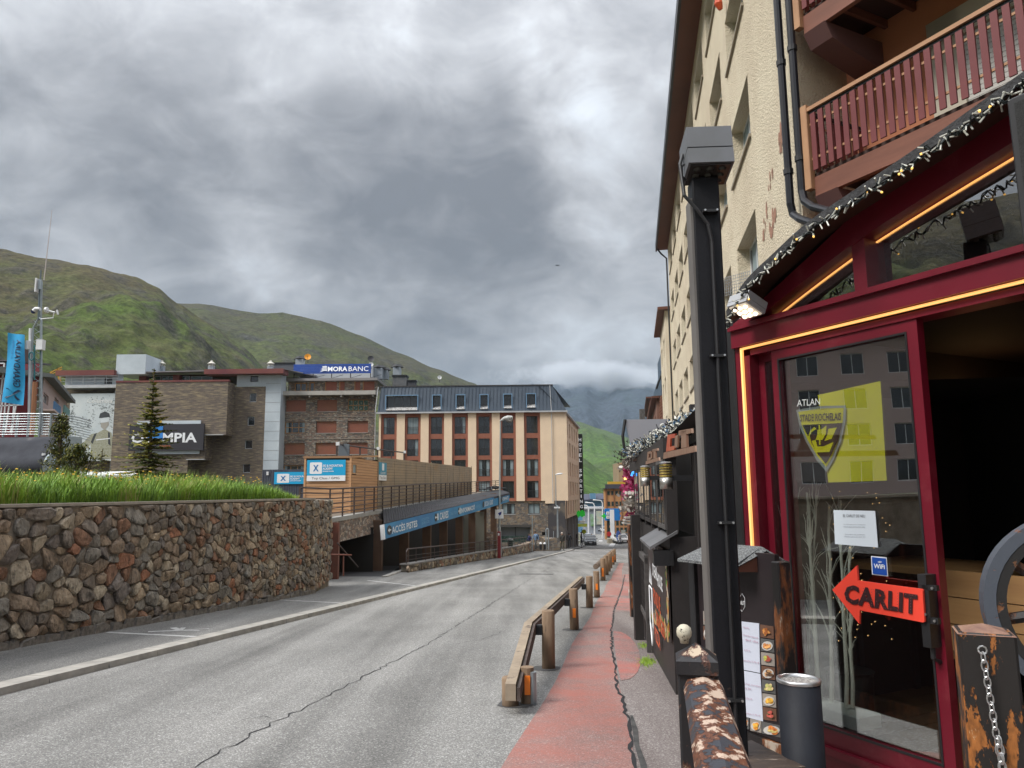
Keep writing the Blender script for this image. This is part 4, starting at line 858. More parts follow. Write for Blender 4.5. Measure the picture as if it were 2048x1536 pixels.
# ---------------- long cladded shopping building
OY = 90.0; FO = Fr((0, OY, 0), (1, 0)); ox = lambda px, py=850: FO.uz(px, py)[0]; oz = lambda py, px=380: FO.uz(px, py)[1]
OST = ledgestone('split_stone', (.12, .095, .078), (.175, .14, .112), (.28, .225, .14))
shop = thing('shopping_building', FO.p(ox(380), 0, -3), 'wide building clad in thin brown split stone with rust red roof edge and grey panels', 'building')
sw = [(ox(496.5), oz(804, 500), ox(510.5), oz(786, 500)), (ox(494.5), oz(851, 500), ox(508.5), oz(833, 500)), (ox(491), oz(897.5, 500), ox(506), oz(880.5, 500)), (ox(489), oz(945.5, 500), ox(504), oz(928, 500))]
m = MB(FO); m.wall(ox(466), -4, ox(529), oz(774, 500), sw, 0, .25); obj('stone_wall', m, OST, shop)
for h in sw: window(shop, FO, *h, .15, mull=0, frame=TRIM, t=.07)
m = MB(FO); m.poly([(ox(529), 0, oz(940, 540)), (ox(559), 0, oz(940, 540)), (ox(559), 0, oz(748, 540)), (ox(529), 0, oz(748, 540))][::1])
hh = (ox(497), oz(764, 500), ox(513), oz(752, 500)); m.wall(ox(470), oz(773, 500), ox(529), oz(748, 500), [hh], 0, .2); m.box(ox(559) , 0, oz(940, 540), ox(559) + .02, 2, oz(748, 540))
obj('white_panelling', m, PANEL, shop); m = MB(FO)
m.wall(ox(130), oz(773, 180), ox(246), oz(751, 180), [(ox(208), oz(770, 200), ox(224), oz(756.5, 200))], -.6, .2); obj('white_panelling', m, PANEL, shop); m = MB(FO); m.box(ox(233), -1.0, oz(751, 250), ox(292), 3, oz(712, 250)); obj('lift_tower', m, PANEL, shop)
window(shop, FO, *hh, .12, mull=0); window(shop, FO, ox(208), oz(770, 200), ox(224), oz(756.5, 200), -.5, mull=1, trans=1)
for k in range(9):
    z = oz(748, 540) + (oz(940, 540) - oz(748, 540)) * (k + 1) / 10; m = MB(FO); m.box(ox(529), -.012, z - .015, ox(559), -.002, z + .015); obj('panel_joint', m, ROOFG, shop)
m = MB(FO); FX0, FX1 = ox(246), ox(470); pj = 2.2   # projecting mass with a stepped under edge
prof = [(FX0, oz(947, 300)), (ox(395), oz(947, 400)), (ox(395), oz(921, 400)), (ox(427.5), oz(921, 430)), (ox(427.5), oz(873, 430)), (FX1 - .2, oz(873, 460)), (FX1 - .2, oz(769, 460)), (FX0, oz(769, 300))]
m.poly([(a, -pj, c) for a, c in prof]); n_ = len(prof)
for k in range(n_): a, b = prof[k], prof[(k + 1) % n_]; m.poly([(b[0], -pj, b[1]), (a[0], -pj, a[1]), (a[0], 0, a[1]), (b[0], 0, b[1])])
m.poly([(FX0, 0, -4), (ox(466), 0, -4), (ox(466), 0, oz(769, 400)), (FX0, 0, oz(769, 400))]); obj('projecting_mass', m, OST, shop)
for (a, b, c) in ((427, 463, 872), (394, 428, 920)): m = MB(FO); m.box(ox(a), -pj - .3, oz(c + 1.5, a), ox(b), -pj + .3, oz(c, a)); obj('ledge', m, TRIM, shop)
m = MB(FO); m.box(FX0, -pj - .06, oz(770, 300), FX1 - .1, -pj + .4, oz(766.5, 300)); obj('red_capping', m, COPPER, shop)
# glazed attic
att = [(282, 307), (309, 335), (350, 366), (369, 412)]
m = MB(FO); m.box(ox(270), 1.5, oz(768, 300), ox(470), 1.6, oz(746, 300)); obj('attic_back', m, mat('olive_panel', (.085, .08, .06), .7), shop)
for a, b in att: window(shop, FO, ox(a), oz(767, a), ox(b), oz(749.5, a), 1.2, mull=1, frame=STEEL, t=.05, glass=mat('green_glass', (.03, .07, .06), .08))
for (a, b) in ((267, 281), (336, 349)): m = MB(FO); m.box(ox(a), .6, oz(767, a), ox(b), 1.6, oz(748, a)); obj('rust_pier', m, COPPER, shop)
m = MB(FO); m.box(ox(411), -1.2, oz(750.5, 480), ox(569), .9, oz(741, 480)); obj('fascia', m, COPPER, shop)
m = MB(FO); m.box(ox(119), -1.6, oz(754.5, 180), ox(235), .6, oz(744.5, 180)); obj('fascia', m, COPPER, shop)
m = MB(FO); m.hexa([(ox(292), -.8, oz(747, 300)), (ox(571), -.8, oz(741, 560)), (ox(600), 7, oz(736, 560)), (ox(292), 7, oz(737, 300)), (ox(292), -.8, oz(745, 300)), (ox(571), -.8, oz(740, 560)), (ox(600), 7, oz(733, 560)), (ox(292), 7, oz(734, 300))]); obj('roof', m, ROOFG, shop)
m = MB(FO); m.box(ox(116), -1.8, oz(780, 180), ox(246), -.4, oz(774, 180)); obj('terrace_slab', m, TRIM, shop)
m = MB(FO)
for z in (767, 761.5, 756): m.box(ox(128), -1.7, oz(z, 180) - .02, ox(246), -1.67, oz(z, 180) + .02)
for k in range(6): u = ox(130 + k * 23); m.box(u - .02, -1.7, oz(774, 180), u + .02, -1.66, oz(755.5, 180))
obj('terrace_railing', m, STEEL, shop)
m = MB(FO); m.poly([(ox(122), 0, -4), (ox(246), 0, -4), (ox(246), 0, oz(777, 180)), (ox(122), 0, oz(777, 180))]); obj('stone_wall', m, OST, shop)
m = MB(FO); m.box(ox(232), -.4, -3, ox(245), -.2, oz(782, 240)); g_ = obj('glazed_slot', m, WGLASS, shop)
m = MB(FO); m.box(ox(231), -.7, -3, ox(233), -.2, oz(782, 230)); [m.box(ox(233), -.5, oz(z, 240), ox(245), -.4, oz(z - 1, 240)) for z in (815, 870, 895, 918)]; obj('mullion', m, STEEL, shop)
for px in (293, 397, 520.5):
    c = thing('roof_cowl', FO.p(ox(px), 3, oz(740, px)), {293: 'small metal roof cowl beside the white lift tower', 397: 'metal roof cowl midway along the grey shop roof', 520.5: 'metal roof cowl nearest the blue rooftop sign'}[px], 'roof cowl', 'metal cowls on the shop roof')
    u = ox(px); z = oz(733, px); m = MB(FO); m.box(u - .32, 2.7, z - .4, u + .32, 3.3, z + .55); obj('base', m, mat('zinc', (.30, .33, .36), .5, metal=.4), c)
    m = MB(FO); [m.box(u + a - .04, 3 + b - .04, z + .55, u + a + .04, 3 + b + .04, z + .85) for a in (-.22, .22) for b in (-.22, .22)]; m.lathe((u, 3, z + .5), [(.45, 0), (.45, .08), (.3, .1)], 4); m.lathe((u, 3, z + .85), [(.5, 0), (.16, .28), (.14, .42), (.02, .46)], 10); obj('cap', m, mat('zinc_light', (.50, .48, .42), .5, metal=.3), c)
# big poster
FP = Fr((0, OY - 1.4, 0), (1, 0)); p_x = lambda px: FP.uz(px, 850)[0]; p_z = lambda py: FP.uz(187, py)[1]
pst = thing('skier_poster', FP.p(p_x(187), 0, p_z(925)), 'tall pale printed banner showing a goggled skier in snow', 'banner')
m = MB(FP); m.box(p_x(137), 0, p_z(922), p_x(231), .06, p_z(787)); obj('poster_sheet', m, mat('snow_print', (.52, .58, .60), .7, c2=(.62, .66, .66), scale=.5), pst)
def art(name, mtl, pts, dy, par=pst, X=None, Z=None, fr=FP):
    X = X or p_x; Z = Z or p_z; m = MB(fr); m.poly([(X(a), dy, Z(b)) for a, b in pts][::-1]); return obj(name, m, mtl, par)
PRD = mat('print_dark', (.10, .11, .11), .8, c2=(.45, .5, .5), scale=4, contrast=(.42, .6), detail=8); PRM = mat('print_olive', (.27, .27, .18), .8, c2=(.40, .40, .32), scale=5); PRS = mat('print_skin', (.36, .34, .30), .8); PRK = mat('print_black', (.05, .055, .06), .8)
m = MB(FP); rg = random.Random(3)
for (cx_, cy_, w_, h_) in ((185, 815, 22, 46), (150, 865, 20, 30), (222, 830, 9, 60), (175, 850, 26, 18), (143, 830, 7, 34), (205, 812, 18, 18)):
    for k in range(70):
        x = cx_ + rg.gauss(0, w_ * .42); y = cy_ + rg.gauss(0, h_ * .42)
        if not (139 < x < 229 and 792 < y < 918): continue
        r = rg.uniform(.6, 2.4); a = rg.uniform(-.5, .5); m.poly([(p_x(x - r), -.006, p_z(y + a)), (p_x(x), -.006, p_z(y + r * .5)), (p_x(x + r), -.006, p_z(y - a)), (p_x(x), -.006, p_z(y - r * .6))])
obj('tree_print', m, PRD, pst, kind='stuff')
art('jacket_print', PRM, [(196, 866), (210, 858), (224, 866), (230, 890), (230, 918), (186, 918), (184, 888), (168, 906), (148, 906), (150, 893), (170, 884), (184, 868)], -.010)
art('strap_print', PRK, [(190, 868), (195, 866), (188, 888), (184, 884)], -.014); art('strap_print', PRK, [(217, 864), (221, 866), (224, 892), (219, 888)], -.014)
art('glove_print', PRK, [(140, 896), (150, 891), (155, 899), (148, 910), (140, 906)], -.014)
art('face_print', PRS, [(201, 838), (216, 836), (218, 850), (210, 861), (202, 854)], -.016); art('hood_print', PRK, [(197, 836), (199, 827), (208, 823), (217, 827), (220, 837), (217, 834), (201, 836)], -.018)
art('goggles_print', mat('print_lens', (.62, .66, .68), .5), [(200, 837), (218, 835), (218.5, 843), (211, 845), (201, 846)], -.020); art('pocket_print', WPRINT, [(194, 879), (222, 876), (222, 878), (194, 881)], -.020)
lettering('Columbia', FP, p_x(171), p_z(806), p_x(222), p_z(797), -.02, mat('print_white', (.75, .76, .74), .7), pst, bold=.02)
# shop sign
FZ = Fr((0, OY - pj - .5, 0), (1, 0)); zx = lambda px: FZ.uz(px, 875)[0]; zz_ = lambda py: FZ.uz(340, py)[1]
sg = thing('shop_sign', FZ.p(zx(330), 0, zz_(905)), 'large black shop sign with white capital letters half hidden by the fir', 'sign')
m = MB(FZ); m.box(zx(258), .0, zz_(901), zx(407), .25, zz_(848)); obj('black_board', m, mat('sign_black', (.03, .028, .035), .6), sg)
m = MB(FZ); m.box(zx(270), .26, zz_(908), zx(398), .4, zz_(841)); obj('white_backboard', m, PANEL, sg)
lettering('OLYMPIA', FZ, zx(263), zz_(885.5), zx(394), zz_(865.5), -.02, WPRINT, sg, bold=.03); lettering('centre', FZ, zx(320), zz_(896), zx(342), zz_(889.5), -.02, mat('sign_orange', (.5, .16, .04), .6), sg)
m = MB(FZ); [m.prism([(zx(x + 3 * math.cos(a * .785)), -.03, zz_(y + 5 * math.sin(a * .785))) for a in range(8)], (0, .03, 0)) for x, y in ((302, 842), (319, 844))]; obj('yellow_emblem', m, mat('sign_yellow', (.55, .35, .03), .6), sg)
m = MB(FZ); m.prism([(zx(296), -.04, zz_(881)), (zx(326), -.04, zz_(880)), (zx(325), -.04, zz_(852)), (zx(312), -.04, zz_(848)), (zx(298), -.04, zz_(854))], (0, .03, 0)); obj('blue_emblem', m, mat('sign_sky_blue', (.03, .22, .62), .6), sg)
# ================================================ TERRACE, ACCESS BUILDING, STREET THINGS
TSTONE = rubble('terrace_stone', [(.30, .22, .17), (.19, .16, .14), (.40, .31, .24), (.25, .16, .12), (.36, .32, .28), (.14, .12, .10)], 5.0, stretch=(1, 1, 1.9), mortar=(.12, .10, .085))
IRON = mat('rusty_iron', (.075, .045, .035), .55, c2=(.05, .04, .04), scale=3)
RUST = mat('rust_steel', (.17, .055, .035), .6, c2=(.12, .045, .03), scale=3)
TP = [at(598, 1040, 25.5), at(659, 1037, 28), at(765, 1019.5, 36), at(850, 1004, 46), at(941, 989, 66), at(1000, 983, 76)]
def tz(i, dz): p = TP[i].copy(); p.z += dz; return p
acc = thing('ticket_hall', st(-13, 40, -1), 'low ski lift ticket hall with stone upstand, brown pillars and dark openings', 'building')
m = MB()
for a, b in zip(TP, TP[1:]):
    n_ = Vector((-(b - a).y, (b - a).x, 0)).normalized()
    m.mi = 1; m.poly([a + n_ * .3, b + n_ * .3, b + n_ * 22, a + n_ * 22], True); m.mi = 0; m.poly([a + n_ * 0, b, b + n_ * .3, a + n_ * .3], True); m.poly([a, a - Vector((0, 0, .16)), b - Vector((0, 0, .16)), b], True)
obj('terrace_slab', m, [mat('slab_edge', (.33, .33, .32), .8, c2=(.25, .25, .24), scale=1), mat('terrace_deck', (.10, .08, .06), .8, c2=(.14, .11, .08), scale=1)], acc)
# stone upstand under the slab and the recessed stone wall below
m = MB(); A, B = TP[1] + Vector((0, 0, -.16)), TP[2] + Vector((0, 0, -.16)); nA = Vector((-(B - A).y, (B - A).x, 0)).normalized()
A1 = A + Vector((0, 0, -.78)); B1 = at(768, 1062, B.y)
m.hexa([A1 + nA * .02, B1 + nA * .02, B1 + nA * .35, A1 + nA * .35, A + nA * .02, B + nA * .02, B + nA * .35, A + nA * .35], True); obj('stone_upstand', m, TSTONE, acc)
FW = Fr((A.x, A.y, 0) , (B - A)); FW.o = FW.o + FW.y * 1.5; wu = lambda px, py: FW.uz(px, py)
m = MB(FW); a = wu(703, 1112); b = wu(723, 1080); l1 = wu(678, 1108); l2 = wu(690, 1072)
m.wall(-3, -3.6, 9.4, A.z - .1, [(a[0], a[1], b[0], b[1]), (l1[0], l1[1], l2[0], l2[1])], 0, .4); obj('recessed_wall', m, TSTONE, acc)
m = MB(FW)
for k in range(6): z = l1[1] + (l2[1] - l1[1]) * k / 6; m.box(l1[0], .1, z, l2[0], .14, z + .09)
obj('vent_louvre', m, mat('louvre_white', (.5, .5, .5), .6), acc)
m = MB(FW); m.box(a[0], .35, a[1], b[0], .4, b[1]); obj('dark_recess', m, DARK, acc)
m = MB(FW); m.box(a[0] - .1, -.12, a[1] - .12, b[0] + .1, .2, a[1]); obj('ledge', m, CONC, acc)
c = at(671, 1085, 28.2); m = MB(); m.box(c.x - .14, c.y - .12, -3, c.x + .13, c.y + .12, A.z + .0); obj('rust_pillar', m, RUST, acc)
m = MB(FW); p0 = wu(743, 1072); p1 = wu(764, 1085); p2 = wu(766, 1135)
m.tube([(p0[0] - .5, -.4, p0[1] + .1), (p0[0], -.4, p0[1] + .1), (p1[0] - .05, -.4, p1[1] + .02), (p2[0], -.4, p1[1] - .6), (p2[0], -.4, p2[1])], .13, 10); obj('drainpipe', m, BLACK, acc)
# corrugated canopy
UL, UR, LL, LR = at(765, 1020, 36), at(1000, 979, 62), at(768, 1048, 33.5), at(1020, 986, 57)
ROOFK = mat('black_corrugated', (.018, .018, .022), .7, c2=(.028, .028, .032), scale=1)
m = MB(); n_ = 84; pr = None
for k in range(n_ * 2 + 1):
    t = k / (n_ * 2); up = .035 if k % 2 else -.01; a, b = LL.lerp(LR, t) + Vector((0, 0, up)), UL.lerp(UR, t) + Vector((0, 0, up)); i_ = m.av([a, b], True)
    if pr is not None: m.face((pr, i_, i_ + 1, pr + 1))
    pr = i_
obj('corrugated_roof', m, ROOFK, acc)
m = MB(); dn = Vector((0, 0, -.12)); m.hexa([LL + dn, LR + dn, UR + dn, UL + dn, LL - Vector((0, 0, .02)), LR - Vector((0, 0, .02)), UR - Vector((0, 0, .02)), UL - Vector((0, 0, .02))], True); obj('roof_deck', m, BLACK, acc)
m = MB()
for k in range(8):
    p = UL.lerp(UR, .80 + .02 * k) + Vector((-.2, 0, .1)); m.tube([p + Vector((rnd.uniform(-.5, .5), 0, rnd.uniform(0, .15))), p + Vector((.4, .8, rnd.uniform(.05, .3))), p + Vector((rnd.uniform(.5, 1.1), 1.6, .1))], .05, 5, raw=True)
obj('loose_tarp', m, BLACK, acc, kind='stuff')
# long blue sign along the canopy edge
BL, BR = at(770, 1078, 33.3), at(1018, 1003.5, 56.8)
X3 = (LR - LL); 
class F3:   # sign plane: u 0..1 along, z 0..1 up
    pass
def sp(u, w_, v): return BL.lerp(BR, u).lerp(LL.lerp(LR, u), v) + Vector((-.25, -.6, 0)).normalized() * (-w_) * 0 + sn * w_
sn = (BR - BL).cross(LL - BL).normalized(); sn = sn if sn.y < 0 else -sn
SBLUE = mat('banner_blue', (.04, .24, .45), .5, c2=(.015, .14, .33), scale=.35)
sg = thing('ticket_hall_sign', BL, 'long blue sign band with white words running along the black canopy edge', 'sign')
m = MB()
for k in range(30): a, b = k / 30, (k + 1) / 30; m.hexa([sp(a, 0, 0), sp(b, 0, 0), sp(b, -.12, 0), sp(a, -.12, 0), sp(a, 0, .98), sp(b, 0, .98), sp(b, -.12, .98), sp(a, -.12, .98)], True)
obj('blue_band', m, SBLUE, sg)
m = MB(); m.hexa([sp(-.004, .02, -.02), sp(0, .02, -.02), sp(0, -.16, -.02), sp(-.004, -.16, -.02), sp(-.004, .02, .98), sp(0, .02, .98), sp(0, -.16, .98), sp(-.004, -.16, .98)], True); obj('end_cap', m, WHITE, sg)
up_ = lambda x: (1 / (33.4 + 0)) and ((x - 770) / (1019 - 770)) * 33.4 / (33.4 + (1 - (x - 770) / (1019 - 770)) * (57 - 33.4))
WB = mat('banner_white', (.62, .68, .72), .6); WB2 = mat('banner_pale_blue', (.16, .36, .52), .6)
def sl_text(t, x0, x1, v0, v1, mt=WB, bold=.02): return lettering(t, W0, 0, 0, 1, 1, 0, mt, sg, bold=bold, xf=lambda u, y, z: sp(up_(x0) + (up_(x1) - up_(x0)) * u, .03, v0 + (v1 - v0) * z))
sl_text('ACCÈS PISTES', 783.5, 834, .20, .80); sl_text('CAIXES', 879, 896, .2, .8); sl_text('INFORMACIÓ', 921, 949, .25, .8); sl_text('ESCOLA I GUIES', 968.5, 985, .25, .75)
sl_text('ACCESO PISTAS', 843, 858, .52, .72, WB2, 0); sl_text('SLOPE ACCESS', 843, 858, .25, .45, WB2, 0); sl_text('CAISSES · TAQUILLAS', 900, 916, .3, .6, WB2, 0); sl_text('INFORMATION', 951, 960, .3, .6, WB2, 0); sl_text('FORFAITS', 1004, 1016, .3, .7)
m = MB()
for xx in (779, 871.5, 917.5, 966, 1003):
    u_ = up_(xx); du = .0125 if xx < 800 else .009; m.poly([sp(u_ + du * math.cos(k * .524), .025, .5 + .33 * math.sin(k * .524)) for k in range(12)], True)
obj('black_roundel', m, PRK, sg)
m = MB()
for xx in (779, 871.5, 917.5):
    u_ = up_(xx); m.poly([*[sp(u_ + a, .035, b) for a, b in ((-.008, .5), (-.001, .66), (-.001, .54), (.007, .54), (.007, .46), (-.001, .46), (-.001, .34))]], True)
obj('white_arrow', m, WB, sg)
m = MB()
for xx in (875.5, 919.5): u_ = up_(xx); m.poly([sp(u_ + a, .035, b) for a, b in ((-.006, .25), (.002, .25), (.002, .78), (-.006, .78))], True)
obj('ticket_symbol', m, WB, sg)
# pillars and dark hall behind
PIL = mat('brown_pillar', (.13, .075, .045), .7, c2=(.10, .055, .035), scale=2)
for k, t in enumerate((.03, .17, .31, .43, .56, .68, .80, .92)):
    p = BL.lerp(BR, t) + Vector((-.7, .5, 0)); m = MB(); m.box(p.x - .22, p.y - .2, -4.6, p.x + .22, p.y + .2, LL.lerp(LR, t).z + .1); obj('pillar', m, PIL, acc)
p = BL.lerp(BR, 0) + Vector((-2.6, .2, 0)); q = BL.lerp(BR, 1) + Vector((-3.2, 2.5, 0))
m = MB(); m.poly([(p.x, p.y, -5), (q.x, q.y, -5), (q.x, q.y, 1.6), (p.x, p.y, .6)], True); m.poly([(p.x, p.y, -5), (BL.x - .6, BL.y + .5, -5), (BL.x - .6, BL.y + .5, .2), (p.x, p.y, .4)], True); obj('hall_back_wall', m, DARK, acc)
m = MB(); t = BL.lerp(BR, .74) + Vector((-1.2, 1.0, 0)); m.box(t.x - .5, t.y, -3.8, t.x + .9, t.y + .1, .4); obj('pale_notice_board', m, mat('notice_pale', (.20, .20, .17), .7), acc)
m = MB(); t = BL.lerp(BR, .86) + Vector((-1.0, .8, 0)); m.box(t.x - 1.2, t.y, -3.8, t.x + .6, t.y + .4, -1.1); obj('stone_pier', m, TSTONE, acc)
# sunken court floor, matting, handrail on the steps
RUB = mat('rubber_mat', (.018, .018, .021), .8, c2=(.03, .03, .033), scale=12, bump=.6, bscale=18)
c = [qs(658, 1153, .07), qs(769, 1153, .07), qs(802, 1132, .07), qs(658, 1132, .07)]
m = MB(); m.poly([st(q, s, .075) for q, s in c], True); tag(obj('rubber_matting', m, RUB), kind='structure')
m = MB(); k0, k1 = st(*qs(769, 1154, .07), .07), st(*qs(817, 1137, .07), .07); m.beam(k0, k1, .22, .08, raw=True); obj('kerb_edging', m, KM, kind='structure')
h = thing('stair_handrail', st(*qs(718, 1150, .07), .07), 'thin rusty handrail with one sloping bar by the steps beside the stone wall', 'handrail')
m = MB(); P_ = [at(655, 1109, 24.8), at(687, 1109.5, 25), at(703, 1110, 25.2)]; m.tube(P_, .028, 6, raw=True); m.tube([at(687, 1109, 25), at(687, 1152, 25)], .022, 6, raw=True); obj('top_bar', m, RUST, h)
m = MB(); m.tube([at(675, 1086, 27.5), at(716, 1134, 29)], .025, 6, raw=True); obj('sloping_bar', m, IRON, h)
# low stone wall with handrail along the pavement
LQ = -9.72
def s_at(px, py, q):   # s where the vertical plane q=const is met
    h_ = hit(px, py, QV * q, QV); return h_.dot(SV), h_.z
lw = thing('parapet_wall', st(LQ, 33), 'low rubble parapet with flat coping and brown tube railing beside the pavement', 'low wall')
s0, s1 = s_at(820, 1142, LQ)[0], s_at(995, 1114, LQ)[0]; s2 = s_at(1066, 1100, LQ)[0]
FLW = Fr(QV * LQ, SV); wtop = lambda s: gz(s) + .07 + .30 + (s - s0) * .011
m = MB(FLW)
for k in range(8):
    a, b = s0 + (s2 - s0) * k / 8, s0 + (s2 - s0) * (k + 1) / 8
    m.hexa([(a, .02, -7), (b, .02, -7), (b, .4, -7), (a, .4, -7), (a, .02, wtop(a)), (b, .02, wtop(b)), (b, .4, wtop(b)), (a, .4, wtop(a))])
obj('wall_core', m, MORT, lw)
m = MB(FLW); rg = random.Random(9)
for ar, po in cells(s0, s2, lambda s: gz(s) + .07, lambda s: wtop(s), lambda s: .34, rg): m.mi = rg.choice((0, 1, 2, 4, 5, 7, 3)); stone(m, po, .02, .05, .012, rg)
obj('rubble_stones', m, ROCKS, lw, kind='stuff')
m = MB(FLW)
for k in range(8):
    a, b = s0 - .1 + (s2 - s0) * k / 8, s0 - .1 + (s2 - s0) * (k + 1) / 8; m.hexa([(a, -.05, wtop(a)), (b, -.05, wtop(b)), (b, .45, wtop(b)), (a, .45, wtop(a)), (a, -.05, wtop(a) + .06), (b, -.05, wtop(b) + .06), (b, .45, wtop(b) + .06), (a, .45, wtop(a) + .06)])
obj('coping', m, mat('coping_grey', (.24, .23, .22), .85, c2=(.18, .17, .16), scale=2), lw)
rt = lambda s: wtop(s) + .06 + .60
m = MB(FLW); m.tube([(s0 + .1, .2, wtop(s0)), (s0 + .1, .2, rt(s0) - .1), (s0 + .25, .2, rt(s0)), (s1, .2, rt(s1)), (s2 - 3, .2, rt(s2 - 3))], .03, 8); obj('top_tube', m, IRON, lw)
for f in (.33, .62): m = MB(FLW); m.tube([(s0 + .1, .2, wtop(s0) + .6 * f), (s2 - 3, .2, wtop(s2 - 3) + .6 * f)], .014, 5); obj('mid_bar', m, IRON, lw)
k = s0 + 1.6
while k < s2 - 3: m = MB(FLW); m.tube([(k, .2, wtop(k)), (k, .2, rt(k))], .022, 5); obj('baluster', m, IRON, lw); k += 1.62
m = MB(FLW)
for (x0, y0, x1, y1) in ((1033, 1100, 1047, 1092), (1049, 1093, 1062, 1087)):
    a = s_at(x0, y0, LQ); b = s_at(x1, y1, LQ); m.beam((a[0], .2, a[1] + .1), (b[0], .2, b[1] + .1), .5, .14)
obj('sloping_coping', m, mat('sandstone_cap', (.34, .26, .19), .85, c2=(.26, .2, .15), scale=3), lw)
# terrace railing
tr = thing('terrace_railing', TP[0], 'long brown iron railing with horizontal bars along the terrace edge above the canopy', 'railing')
def along(n, P=TP):
    out = []
    for a, b in zip(P, P[1:]):
        k = max(1, int(round((b - a).length / n)))
        for i in range(k): out.append(a.lerp(b, i / k))
    return out + [P[-1]]
for j in range(6):
    h_ = .18 + j * .18 if j < 5 else 1.08; m = MB(); m.tube([p + Vector((0, 0, h_)) for p in TP], .035 if j == 5 else .022, 6, raw=True); obj('horizontal_bar' if j < 5 else 'top_rail', m, IRON, tr)
for p in along(1.75): m = MB(); m.beam(p, p + Vector((0, 0, 1.07)), .06, .03, raw=True); obj('post', m, IRON, tr)
# timber academy cabin on the terrace
LARCH = mat('larch_boards', (.55, .32, .17), .75, c2=(.44, .245, .12), scale=2.2, stretch=(.25, .25, 5), bump=.2)
LOLD = mat('weathered_boards', (.36, .275, .18), .85, c2=(.27, .22, .16), scale=1.6, stretch=(.5, .5, 1), bump=.2, c3=(.36, .22, .10), s3=.5, k3=(.55, .68))
cab = thing('academy_cabin', at(655, 1035, 33), 'flat roofed larch clad cabin with blue academy sign on the terrace', 'cabin')
def boards(fr, u0, u1, zlo, zhi, y, pitch, name, mt, par, holes=()):
    z = zlo(u0); n_ = int((max(zhi(u0), zhi(u1)) - min(zlo(u0), zlo(u1))) / pitch)
    for k in range(n_):
        a0, a1 = zlo(u0) + k * pitch, zlo(u1) + k * pitch
        t0, t1 = min(a0 + pitch - .012, zhi(u0)), min(a1 + pitch - .012, zhi(u1))
        if t0 <= a0 + .01: break
        segs = [(u0, u1)]
        for h in holes:
            if a0 < h[3] and a0 + pitch > h[1]: segs = [(u0, h[0]), (h[2], u1)]
        for (x, w_) in segs:
            if w_ - x < .05: continue
            m = MB(fr); dy = rnd.uniform(-.006, .006); m.hexa([(x, y + dy, a0 if x == u0 else a0), (w_, y + dy, a0 + (a1 - a0)), (w_, y + .03, a1), (x, y + .03, a0), (x, y + dy, t0), (w_, y + dy, t1), (w_, y + .03, t1), (x, y + .03, t0)]); obj(name, m, mt, par)
CY_ = 33.0; FK = Fr((0, CY_, 0), (1, 0)); kx = lambda px, py=950: FK.uz(px, py)[0]; kz = lambda py, px=655: FK.uz(px, py)[1]
zb_, zt_ = kz(1040), kz(913.5)
m = MB(FK); m.box(kx(608), .035, zb_ - .6, kx(703) - .0, 3, zt_ - .02); obj('cabin_body', m, mat('board_gap', (.06, .035, .02), .9), cab)
boards(FK, kx(608), kx(701), lambda u: zb_ - .3, lambda u: zt_ - .05, 0, .125, 'board', LARCH, cab)
m = MB(FK); m.box(kx(606), -.04, zt_ - .06, kx(703) + .02, 3, zt_ + .03); obj('roof_edge', m, mat('larch_trim', (.30, .17, .09), .75), cab)
for px in (608, 699): m = MB(FK); m.box(kx(px), -.03, zb_ - .3, kx(px) + .08, .02, zt_ - .06); obj('corner_trim', m, LARCH, cab)
s0_ = FK.p(kx(703), 0, 0); s1_ = at(755, 950, 37.2); FK2 = Fr(s0_, (s1_ - s0_)); U1 = Vector((s1_.x - s0_.x, s1_.y - s0_.y)).length; zt2 = at(755, 912, 37.2).z; kz2 = lambda u: zt_ + (zt2 - zt_) * u / U1
hw = (FK2.uz(704.5, 935)[0], FK2.uz(708, 948)[1], FK2.uz(713, 935)[0], FK2.uz(708, 927)[1])
boards(FK2, 0, U1, lambda u: zb_ - .3, lambda u: kz2(u) - .05, 0, .125, 'board', LARCH, cab, [hw])
m = MB(FK2); m.box(.01, .035, zb_ - .6, U1, 2, zt_ - .3); obj('cabin_body', m, mat('board_gap', (.06, .035, .02), .9), cab)
m = MB(FK2); m.box_frame(*hw, .05, -.02, .05); w_ = obj('slot_window', m, LARCH, cab); m = MB(FK2); m.box(hw[0], .02, hw[1], hw[2], .03, hw[3]); obj('pane', m, CURT, w_)
m = MB(FK2); m.hexa([(0, -.04, kz2(0) - .05), (U1, -.04, kz2(U1) - .05), (U1, 2, kz2(U1) - .05), (0, 2, kz2(0) - .05), (0, -.04, kz2(0) + .03), (U1, -.04, kz2(U1) + .03), (U1, 2, kz2(U1) + .03), (0, 2, kz2(0) + .03)]); obj('roof_edge', m, LARCH, cab)
CY2 = mat('academy_cyan', (.01, .36, .66), .5); GREYT = mat('print_grey', (.09, .09, .10), .6); XBL = mat('x_blue', (.02, .20, .48), .5)
